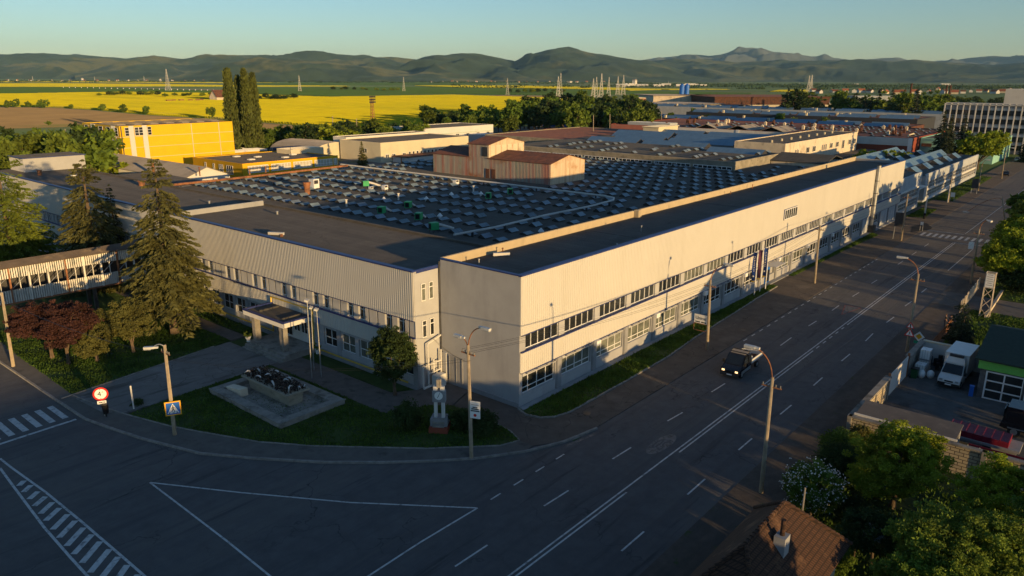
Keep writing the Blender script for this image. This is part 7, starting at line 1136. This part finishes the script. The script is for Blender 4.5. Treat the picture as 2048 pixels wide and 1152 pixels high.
# two people at the kerb
def person(lb, p, a, shirt, trousers, hair, sd):
    t = thing('person', lb, 'person', (p[0],p[1],p[2])); J = [(0,0,0.95),(0,0,1.2),(0,0,1.42),(0,0.01,1.52),(0,-0.02,1.62),(0,-0.01,1.72),(0.19,0,1.38),(0.24,0.02,1.12),(0.2,-0.12,0.92),(0.2,-0.16,0.84),(-0.19,0,1.38),(-0.25,0.03,1.12),(-0.21,-0.08,0.9),(-0.21,-0.11,0.82),(0.1,0,0.88),(0.11,-0.02,0.5),(0.11,0.03,0.08),(0.11,-0.12,0.04),(-0.1,0,0.88),(-0.13,-0.03,0.5),(-0.12,0.03,0.08),(-0.13,-0.12,0.04)]
    E_ = [(0,1),(1,2),(2,3),(3,4),(4,5),(2,6),(6,7),(7,8),(8,9),(2,10),(10,11),(11,12),(12,13),(0,14),(14,15),(15,16),(16,17),(0,18),(18,19),(19,20),(20,21)]; RD = [.15,.15,.16,.055,.095,.085,.07,.05,.04,.03,.07,.05,.04,.03,.1,.07,.045,.04,.1,.07,.045,.04]
    def skin(name, idx, grow, m):
        mp = {i: k_ for k_, i in enumerate(idx)}; me = bpy.data.meshes.new(name); me.from_pydata([J[i] for i in idx], [(mp[a_],mp[b_]) for a_,b_ in E_ if a_ in mp and b_ in mp], []); me.materials.append(m); o = bpy.data.objects.new(name, me); C.objects.link(o); o.parent = t; sk = o.modifiers.new('skin','SKIN')
        for k_, i in enumerate(idx): r_ = RD[i]+grow; me.skin_vertices[0].data[k_].radius = (r_, r_*0.8)
        me.skin_vertices[0].data[0].use_root = True; o.modifiers.new('smooth','SUBSURF').levels = 1; return o
    skin('body', list(range(22)), 0, M['skin']); skin('shirt', [0,1,2,6,7,10,11], 0.018, shirt); skin('trousers', [0,14,15,16,18,19,20], 0.016, trousers); q = MB(); q.ball((0,0.02,1.68),(0.1,0.115,0.1),n=12,k=8); o = bpy.data.objects.new('hair', q.mesh('hair', hair, None, True)); C.objects.link(o); o.parent = t; t.rotation_euler.z = a
M['skin'] = mat('skin', (0.45,0.26,0.18), 0.6, 0.05)
p = G(1889,655); person('person in black jacket standing at the kerb, nearer the road', (p[0],p[1],0.02), 0.4, M['black'], mat('dark_jeans',(0.03,0.035,0.06),0.8), M['bark'], 1); p = G(1899,657); person('person in dark clothes sitting back by the hedge, right of the other', (p[0],p[1],0.02), 1.0, M['darkmetal'], M['black'], M['black'], 2)
def car(lb, p, a, paint, sc=1.0):
    t = thing('parked_car', lb, 'car'); q = MB(); prof = [(-2.1,0.3),(-2.15,0.7),(-1.4,0.85),(-0.7,1.38),(0.7,1.42),(1.6,0.95),(2.1,0.9),(2.15,0.35)]; loft(q, [[(x,s*(0.85-(0.16 if z > 1 else 0)-k_),z) for x,z in prof] for s,k_ in ((-1,0.04),(-1,0),(1,0),(1,0.04))]); q.build('body', paint, t); q = MB()
    for s in (-1,1): q.add([(-1.1,s*0.83,0.95),(1.2,s*0.83,0.98),(0.65,s*0.72,1.33),(-0.65,s*0.72,1.3)],[(0,1,2,3)])
    q.add([(-1.38,-0.7,0.9),(-1.38,0.7,0.9),(-0.76,0.6,1.37),(-0.76,-0.6,1.37)],[(0,1,2,3)]); q.build('windows', M['carglass'], t)
    for x in (-1.3,1.3):
        for s in (-1,1): q = MB(); wheel(q, x, s*0.76, 0.31, 0.2); q.build('wheel', [M['rubber'], M['metal']], t)
    t.location = (p[0],p[1],0.03); t.rotation_euler.z = a
car('dark car parked under the big yellow green tree', G(2011,351), 0.1, M['vanblack']); car('pale car parked in the shade far down the road', G(2034,322), 0.1, M['vanwhite']); car('pale car by the larch beyond the covered bridge', G(88,506), 1.2, M['vanwhite'])
# ================================================================== FIELDS, PYLONS, VILLAGE, HILLS
M['rape'] = layer(mat('rapeseed', (0.46,0.42,0.008), 0.85, 0.12, 0.05, trans=0.25), (0.34,0.34,0.012), 0.02, 0.5, 0.7, (1,0.15,1)); M['crop'] = layer(mat('green_crop', (0.05,0.105,0.024), 0.9, 0.15, 0.02, trans=0.2), (0.05,0.09,0.03), 0.006, 0.5, 0.65); M['soil'] = layer(layer(mat('ploughed_soil', (0.17,0.125,0.065), 0.95, 0.12, 0.03), (0.08,0.10,0.025), 0.012, 0.58, 0.66, (0.4,1,1)), (0.135,0.10,0.055), 0.05, 0.5, 0.7)
SD = np.array([SUN.x, SUN.y])/math.hypot(SUN.x, SUN.y); ED = np.array([-SD[1], SD[0]])
def field(name, pix, h, step, m, seed=1, lab=None):               # a crop as many low ridges standing in rows across the light
    rs = np.random.default_rng(seed); P = np.array([G(*p)[:2] for p in pix]); q = MB(); q.prism([tuple(p) for p in P], -0.3, 0.05+h*0.3); s = P@SD; e = P@ED; n = len(P)
    for c in np.arange(s.min()+step/2, s.max(), step):
        xs = []
        for i in range(n):
            a, b_ = i, (i+1)%n
            if (s[a] > c) != (s[b_] > c): xs.append(e[a]+(e[b_]-e[a])*(c-s[a])/(s[b_]-s[a]))
        xs.sort()
        for a, b_ in zip(xs[::2], xs[1::2]):
            k = max(1, int((b_-a)/(step*14))); hh = h*rs.uniform(0.75,1.2,k+1); g = np.linspace(a, b_, k+1); n0 = len(q.v)
            for j in range(k+1):
                for dc, z in ((step*0.5,0.05),(-step*0.05,hh[j]),(-step*0.5,0.05)): w_ = SD*(c+dc)+ED*g[j]; q.v.append((w_[0],w_[1],z))
            for j in range(k): b0 = n0+j*3; q.f += [(b0,b0+1,b0+4,b0+3),(b0+1,b0+2,b0+5,b0+4)]; q.m += [0,0]
    o = struct(q.build(name, m), lab); return o
RF = [(-160,190),(0,188.5),(250,184.5),(460,187.5),(512,190),(660,195),(900,190.5),(1130,197.5),(1180,203),(1150,225),(1000,245),(820,262),(700,257),(600,250),(460,239.5),(300,229.5),(190,219.5),(100,214),(-160,211)]
field('rapeseed_field', RF, 1.3, 3.4, M['rape'], 1); field('ploughed_field', [(-160,213),(100,215.5),(190,221.5),(300,231.5),(460,241.5),(600,252.5),(690,259),(640,268),(450,262),(330,254),(190,251),(120,254),(-160,262)], 0.22, 1.5, M['soil'], 2)
field('rapeseed_field', [(-160,168.0),(100,167.2),(300,168.6),(455,171.2),(700,172.5),(455,173.6),(330,172.6),(190,173.6),(0,173.5),(-160,174)], 1.8, 12, M['rape'], 3); field('rapeseed_field', [(-160,163.0),(120,162.9),(400,164.6),(560,166.0),(400,165.8),(120,164.4),(-160,164.4)], 2.0, 26, M['rape'], 4)
field('rapeseed_field', [(830,172.0),(930,171.0),(1024,171.8),(1150,174.2),(1290,178.0),(1322,179.6),(1260,181.2),(1130,178.2),(1040,176.2),(930,175.2)], 1.8, 12, M['rape'], 5); field('rapeseed_field', [(1300,178.4),(1400,178.2),(1460,179.0),(1340,179.9)], 1.6, 10, M['rape'], 8); field('rapeseed_field', [(1540,183.6),(1560,180.6),(1615,180.4),(1613,184.6)], 1.6, 8, M['rape'], 6)
field('crop_field', [(-160,175),(200,174.6),(440,181.8),(460,186.5),(250,183.6),(0,187.6),(-160,189)], 0.9, 5, M['crop'], 7); field('crop_field', [(512,176),(900,174),(1130,180),(1290,183),(1500,186),(1500,190),(1300,188),(1130,190),(900,188),(660,193),(512,188)], 0.9, 6, M['crop'], 9)
field('ploughed_field', [(880,194.5),(1000,190.5),(1130,192.5),(1180,197),(1130,196.6),(1000,193.5)], 0.2, 2.5, M['soil'], 11); field('crop_field', [(1330,170),(1800,170),(2200,172),(2200,176),(1800,175),(1500,174)], 1.2, 18, M['crop'], 12); field('crop_field', [(512,166),(820,165),(1020,167),(900,170),(640,170.5),(512,170)], 1.2, 20, M['crop'], 13)
sheet('airfield_apron', [tuple(G(*p)[:2]) for p in ((122,175.6),(440,182.6),(440,180.2),(260,175.2),(122,174.2))], 0.5, M['sidewalk'])
me = None
for i in range(27):
    x = 127+i*(312/26); y = 175.8+i*(6.6/26)+0.15*sin(i); p = G(x, y)
    if me is None: q = MB(); q.box(-0.7,-0.7,0,0.7,0.7,2.4); q.add([(-0.7,-0.7,2.4),(0.7,-0.7,2.4),(0.7,0.7,2.4),(-0.7,0.7,2.4),(0,0,3.0)],[(0,1,4),(1,2,4),(2,3,4),(3,0,4)]); me = q.mesh('marker_hut', M['signwhite'])
    tag(inst('marker_hut', me, None, (p[0],p[1],0)), 'tiny white marker in the long line across the far green field', 'marker', 'white markers across the far field')
p = G(440,201); t = thing('barn', 'lone barn with steep red roof in the rapeseed field', 'barn', (p[0],p[1],0)); q = MB(); q.box(p[0]-9,p[1]-9,0,p[0]+20,p[1]+9,5); q.add([(p[0]-9,p[1]-9,5),(p[0]-9,p[1]+9,5),(p[0]-9,p[1],13)],[(0,1,2)]); q.build('wall', M['dirtycream'], t); q = MB(); q.gable(p[0]-9,p[1]-9,p[0]+20,p[1]+9,5,13.2,'x',0.6,0.4); q.build('roof', M['rustroof'], t)
q = MB(); [q.obox((p[0]-25-9*i,p[1]-4+rnd.uniform(-4,4),1.2),(6,3,2.4),rnd.random()) for i in range(6)]; tag(centre(q.build('farm_clutter', M['rustmetal'])), 'dark clutter and low heaps beside the lone barn', 'clutter', None, 'stuff')
for i, (x, y, r, h, lb) in enumerate(((16,216,4,7,'small bush leftmost on the edge of the rapeseed field'),(32,215.5,5,9,'second field edge bush from the left'),(57,215.5,3.2,6,'third field edge bush from the left'),(88,216.5,9,8,'wide field edge bush, fourth from the left'),(143,217.5,2.5,4,'tiny field edge bush, fifth from the left'),(205,221.5,4,6,'sixth field edge bush from the left'),(248,225,4.2,6.5,'seventh field edge bush from the left'),(293,229,3.4,6.5,'eighth field edge bush from the left'),(423,239,4.6,9,'round field edge bush left of the poplars'),(1085,213.5,6.5,7,'round dark tree standing alone in the rapeseed behind the belt'))):
    p = G(x, y); bush(lb, (p[0],p[1],0), r*0.7, h, M['leaf'], 400+i, 900, 0.7, 'bush')
q = MB(); 
for i in range(150): t_ = i/149; a = G(108+ (460-108)*t_, 215+(240.5-215)*t_**1.25); q.cyl((a[0],a[1],0),(a[0],a[1],1.7),0.09,n=4)
tag(centre(q.build('field_fence', M['concrete'])), 'long line of small fence posts between ploughed field and rapeseed', 'fence')
belt(scatter(200,330,1330,1420,9,31)+scatter(330,440,1200,1300,7,32), 7, 'low tree of the hedge in front of the far airfield line', 'far hedge trees', (0,4,2), 33, 1.6); belt(scatter(515,590,1050,1100,8,34)+scatter(660,800,1750,1900,10,35), 8, 'low tree of the far hedge beyond the rapeseed', 'far hedge trees in the middle', (0,4,2), 36, 1.7); belt(scatter(1130,1160,700,760,5,37)+scatter(1010,1130,1500,1700,8,38), 9, 'small far tree beyond the lattice pylon', 'far trees by the pylons', (0,4,2), 39, 1.5)
belt([tuple(atD(1168,200,520)[:2]),tuple(atD(1162,200,540)[:2])], 23, 'tall dark poplar-like tree rising over the dense belt', 'tall trees over the dense belt', (3,), 41, 0.7)
# pylons
def pylon_mesh(h, narrow=False):
    q = MB(); b0, b1 = (0.10*h, 0.008*h)
    def wd(z): t = z/h; return b0*(1-t)**1.25+b1
    zs = np.linspace(0, h, 9); r = 0.0075*h
    for a, c in zip(zs, zs[1:]):
        for sx in (-1,1):
            for sy in (-1,1): q.cyl((sx*wd(a),sy*wd(a),a),(sx*wd(c),sy*wd(c),c),r,n=4)
            q.cyl((sx*wd(a),-wd(a),a),(sx*wd(c),wd(c),c),r*0.5,n=4); q.cyl((sx*wd(a),wd(a),a),(sx*wd(c),-wd(c),c),r*0.5,n=4); q.cyl((-wd(a),sx*wd(a),a),(wd(c),sx*wd(c),c),r*0.5,n=4); q.cyl((wd(a),sx*wd(a),a),(-wd(c),sx*wd(c),c),r*0.5,n=4)
    if not narrow:
        for z, L in ((0.68*h,0.13*h),(0.80*h,0.17*h),(0.92*h,0.11*h)): q.cyl((-L,0,z),(L,0,z),r*0.8,n=4); q.cyl((-L,0,z),(0,0,z+0.05*h),r*0.5,n=4); q.cyl((L,0,z),(0,0,z+0.05*h),r*0.5,n=4)
    return q
M['pylon'] = mat('pylon_steel', (0.5,0.49,0.46), 0.6, 0.1); 
PY = {True: pylon_mesh(30, True).mesh('lattice_mast', M['pylon']), False: pylon_mesh(30, False).mesh('lattice_pylon', M['pylon'])}
for bx, by, ty, nar, lb in ((1116,205,153,False,'large bright lattice pylon beside the tree belt'),(600,183,151,True,'white lattice mast in the green field over the rapeseed'),(808,183,154,True,'thin lattice mast right of the white one'),(1015,190,156,True,'thin lattice mast left of the large pylon'),(337,182,138,True,'thin tall mast behind the airfield line'),(1121,192,146,True,'grey mast just behind the large pylon'),(1186,196,157,False,'first small pylon over the tree belt'),(1192,200,154,False,'second small pylon over the tree belt'),(1202,198,147,True,'tall mast in the pylon group over the belt'),(1217,193,154,False,'third small pylon over the tree belt'),(1235,190,153,False,'fourth small pylon over the tree belt'),(1246,190,150,False,'rightmost pylon of the group over the belt'),(1616,184,151,False,'pylon pair, left one, by the small yellow field'),(1621,184,150,False,'pylon pair, right one, by the small yellow field'),(66,162.5,152,False,'far pylon at the village on the left'),(190,163,153,True,'far mast in the village on the left'),(289,164,152,False,'far pylon before the hills left of the poplars'),(1599,168,164,False,'tiny far pylon on the right plain'),(2040,197,176,True,'mast at the right edge beyond the houses'),(1337,168,161,True,'tiny far mast by the white farm sheds')):
    p = G(bx, by); D = math.hypot(p[0]-CAM[0],p[1]-CAM[1]); h = atD(bx, ty, D)[2]; o = inst(PY[nar].name.split('.')[0], PY[nar], None, (p[0],p[1],0), 0.6+0.3*rnd.random()); s = h/30; o.scale = (s if not nar else s*0.9, s if not nar else s*0.9, s); tag(o, lb, 'pylon')
for i, (a, b_) in enumerate((((1116,205),(1192,200)),((600,183),(808,183)),((808,183),(1015,190)),((1015,190),(1116,205)))):
    A, B = G(*a), G(*b_); [cable((A[0]+dx,A[1]-dx,24 if i else 25), (B[0]+dx,B[1]-dx,23), 3.0, 'high voltage line between the far pylons', 'high voltage lines', 0.05) for dx in (-2.5,2.5)]
# villages, farms and chimneys on the plain
def hmesh(w_, l, h, r_, wall, roof):
    q = MB(); q.box(-w_/2,-l/2,0,w_/2,l/2,h); [q.add([(-w_/2,y,h),(w_/2,y,h),(0,y,h+r_-0.1)],[(0,1,2)]) for y in (-l/2,l/2)]; wm = q.mesh('wall', wall); q = MB(); q.gable(-w_/2,-l/2,w_/2,l/2,h,h+r_,'y',0.5,0.3); return wm, q.mesh('roof', roof)
M['tileroof'] = mat('far_tile_roof',(0.30,0.10,0.05),0.9,0.2); HK = [hmesh(9,13,4.5,4.5,M['cream'],M['tileroof']), hmesh(11,15,5,4,M['whitewall'],M['tileroof']), hmesh(10,12,5.5,3.5,M['whitewall'],M['rustroof']), hmesh(16,45,6,2.5,M['whitewall'],M['whitewall'])]
def house(p, k, a, s, lb, grp):
    t = thing('village_house' if k < 3 else 'farm_shed', lb, 'house' if k < 3 else 'shed', (p[0],p[1],0), grp); t.rotation_euler.z = a; t.scale = (s,s,s)
    for nm, mh in zip(('wall','roof'), HK[k]): o = bpy.data.objects.new(nm, mh); C.objects.link(o); o.parent = t
rg = random.Random(91)
for i in range(22): x = -30+i*22+rg.uniform(-6,6); house(G(x, 162.2+rg.uniform(-0.5,0.3)), rg.choice((0,0,1,2)), rg.random()*3, rg.uniform(0.8,1.25), 'tiny house of the far village at the foot of the left hills', 'far village houses on the left')
for i in range(20): x = 860+i*19.5+rg.uniform(-6,6); house(G(x, 164.5+rg.uniform(-0.8,0.6)), rg.choice((0,0,1,2)), rg.random()*3, rg.uniform(0.8,1.25), 'tiny house of the far village below the central mountain', 'far village houses in the middle')
for x, y in ((1245,174),(1285,173.5),(1317,174),(1330,172.5),(1362,173.5),(1380,172),(1390,171.5),(1405,173),(1710,171),(1890,171.5),(1260,172)): house(G(x, y-1.0), 3, rg.uniform(0.3,1.2), rg.uniform(0.7,1.1), 'white farm shed on the plain before the right hills', 'white farm sheds on the plain')
for i in range(26): x = 1625+i*16.5+rg.uniform(-6,6); y = 186+rg.uniform(-5,3); house(G(x, y), rg.choice((0,0,1,2)), rg.random()*3, rg.uniform(0.75,1.0), 'house of the suburb behind the dark grove', 'suburb houses behind the grove')
belt(scatter(1620,2060,900,1150,34,92), 10, 'tree among the suburb houses behind the grove', 'suburb trees', (0,4,1), 93, 1.3); rs = np.random.default_rng(97); TC = []
for x, y in scatter(-40,480,4500,5600,60,94)+scatter(500,1300,4200,5600,90,95)+scatter(1300,2060,3000,4500,90,96)+scatter(900,2060,2300,3000,40,98): n = 60; rr = rs.uniform(8,26); o_ = rs.normal(size=(n,3))*np.array([rr,rr,3.4]); o_[:,2] = np.abs(o_[:,2])+1; TC.append(o_+np.array([x,y,0]))
TC = np.concatenate(TC); ua, va = rand_axes(rs, len(TC), rs.uniform(2,4.5,len(TC))); o = bpy.data.objects.new('tree_line', quads_mesh('tree_line', TC, ua, va, M['leaf_dark'])); C.objects.link(o); tag(o, 'dark tree lines scattered over the far plain before the hills', 'tree line', None, 'stuff')
for (x, y0, y1, s, lb) in ((165,161.8,155.0,7,'white church tower in the far village on the left'),(321,163,157,6,'second church tower left of the poplars'),(1269,168.5,158.0,11,'square block tower on the plain below the hills'),(1139,166,162,16,'small block on the plain behind the large pylon')):
    p = G(x, y0); D = math.hypot(p[0]-CAM[0],p[1]-CAM[1]); h = atD(x, y1, D)[2]; t = thing('tower', lb, 'tower', (p[0],p[1],0)); q = MB(); q.box(p[0]-s/1.2,p[1]-s/1.2,0,p[0]+s/1.2,p[1]+s/1.2,h*0.72); q.build('wall', M['whitewall'], t); q = MB(); q.cyl((p[0],p[1],h*0.72),(p[0],p[1],h),s*1.2,0.3 if s < 10 else s,n=4); q.build('roof', M['greyshed'], t)
for x, y0, y1, lb in ((1819,200,169,'tall dark chimney in the grove left of the office block'),(1890,200,173,'dark twin stack, left one, near the office block'),(1897,200,173,'dark twin stack, right one, near the office block')):
    p = atD(x, y0, 620); h = atD(x, y1, 620)[2]; q = MB(); q.cyl((p[0],p[1],0),(p[0],p[1],h),0.9,0.6,n=10); q.cyl((p[0],p[1],h),(p[0],p[1],h+0.8),0.8,n=10); tag(centre(q.build('chimney', M['rustroof'])), lb, 'chimney')
# hills: ridges with their own distance, foot and back
M['hill'] = layer(layer(mat('wooded_hill', (0.026,0.044,0.028), 0.95, 0.3, 0.004, 0, trans=0.0), (0.075,0.082,0.040), 0.00075, 0.50, 0.57, (1,1,2.5)), (0.016,0.030,0.022), 0.0022, 0.5, 0.6)
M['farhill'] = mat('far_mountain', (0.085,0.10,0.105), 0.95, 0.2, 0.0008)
from mathutils import noise as NZ
def ridge(name, lab, sil, D, front, m, seed, rough=0.10, back=1.6):
    D *= 0.85; front *= 0.85
    xs = np.array([s[0] for s in sil], float); ys = np.array([s[1] for s in sil], float); X = np.arange(xs[0], xs[-1]+1, 4.0); Y = np.interp(X, xs, ys); n = len(X)
    ker = np.array([1,2,3,2,1])/9; Y = np.convolve(np.pad(Y, 2, 'edge'), ker, 'valid'); rows = 44; hgt = np.array([max(5.0, (156.0-y)/F*D*1.03+14) for y in Y]); q = MB(); s0 = front*0.42
    for j in range(rows+10):
        for i in range(n):
            if j <= rows: t = j/rows; dist = D-front*(1-t); prof = 0.35*t*t*(3-2*t)+0.65*t**1.25; w_ = t**0.7*(1-t)**0.6*1.8
            else: t2 = (j-rows)/10; dist = D+front*back*t2; prof = (1-t2)**1.3; w_ = 0.5*t2*(1-t2)*4
            d = ray(X[i], 156.0); d2 = np.array([d[0],d[1]])/math.hypot(d[0],d[1]); x, y = CAM[0]+d2[0]*dist, CAM[1]+d2[1]*dist
            p = Vector((x/s0+seed*7.3, y/s0, seed*1.7)); r1 = 1-2*abs(NZ.fractal(p, 0.9, 2.1, 2))*1.3; r2 = NZ.fractal(p*2.6, 0.8, 2.0, 5); nz = (0.62*(r1-0.45)+0.42*r2)*w_*hgt[i]*rough*6.5
            e = NZ.fractal(p*6, 0.7, 2.0, 3)*hgt[i]*0.018
            q.v.append((x, y, max(-1.0, hgt[i]*prof+nz+e*(1 if j else 0))-0.5*(j == 0)))
    for j in range(rows+9):
        for i in range(n-1): q.f.append((j*n+i, j*n+i+1, (j+1)*n+i+1, (j+1)*n+i)); q.m.append(0)
    return struct(q.build(name, m, None, True), lab)
ridge('hills', 'low blue hills at the left', [(-420,118),(-200,126),(0,121.5),(40,121),(100,120.5),(160,120),(200,123),(260,127),(330,124),(420,140),(480,150)], 15500, 5200, M['hill'], 1)
ridge('hills', 'wooded hills behind the poplars', [(150,150),(250,128),(320,122.5),(340,122),(380,125.5),(420,119),(512,116.5),(560,118),(600,113),(630,111.5),(680,114),(750,118),(790,117.5),(860,124),(950,138),(1020,150)], 13200, 4200, M['hill'], 2)
ridge('hills', 'bare nearer slope with grassy patches', [(330,157),(380,145),(440,131),(512,123),(570,122),(640,124.5),(700,130),(760,137),(820,143),(900,150),(960,157)], 9300, 2600, M['hill'], 3)
ridge('hills', 'central wooded hill', [(700,156),(760,146),(800,132),(850,117),(870,114),(900,114.5),(930,111),(960,113),(1010,121),(1040,126),(1090,140),(1150,152)], 10800, 3600, M['hill'], 4)
ridge('hills', 'conical central mountain', [(940,150),(1000,135),(1030,125),(1060,111),(1090,104),(1125,100),(1150,103),(1180,109),(1210,112),(1240,117),(1270,122.5),(1300,124.5),(1330,130),(1380,144),(1440,155)], 11600, 4200, M['hill'], 5)
ridge('hills', 'long wooded ridge on the right', [(1180,154),(1230,140),(1290,125),(1320,120.5),(1400,120),(1470,125.5),(1530,124),(1600,123.5),(1680,124.5),(1760,126),(1830,125),(1900,128.5),(1980,132),(2048,128),(2140,124),(2300,126),(2500,130)], 14200, 5200, M['hill'], 6)
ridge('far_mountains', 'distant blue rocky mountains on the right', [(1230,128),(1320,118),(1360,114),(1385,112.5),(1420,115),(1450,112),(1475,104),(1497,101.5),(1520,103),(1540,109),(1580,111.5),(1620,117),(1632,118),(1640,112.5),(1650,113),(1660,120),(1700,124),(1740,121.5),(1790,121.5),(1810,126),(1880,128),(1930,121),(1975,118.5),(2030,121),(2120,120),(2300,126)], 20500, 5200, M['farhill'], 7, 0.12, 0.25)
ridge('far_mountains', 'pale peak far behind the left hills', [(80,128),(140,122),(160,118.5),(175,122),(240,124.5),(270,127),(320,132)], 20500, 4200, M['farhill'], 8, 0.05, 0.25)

# ================================================================== THE AIR
hz = MB(); hz.box(-4500,-4500,-1.5,20000,20000,740); o = hz.build('haze', None) if False else bpy.data.objects.new('haze', hz.mesh('haze', bpy.data.materials.new('haze_air'))); C.objects.link(o); o['kind'] = 'stuff'; o['label'] = 'thin blue evening haze over the plain'; o['category'] = 'haze'
hm = o.data.materials[0]; hm.use_nodes = True; n = hm.node_tree; n.nodes.remove(n.nodes['Principled BSDF']); pv = n.nodes.new('ShaderNodeVolumePrincipled'); pv.inputs['Color'].default_value = (0.42,0.74,1.0,1); pv.inputs['Density'].default_value = 0.000020; pv.inputs['Anisotropy'].default_value = 0.0; n.links.new(pv.outputs[0], n.nodes['Material Output'].inputs['Volume'])
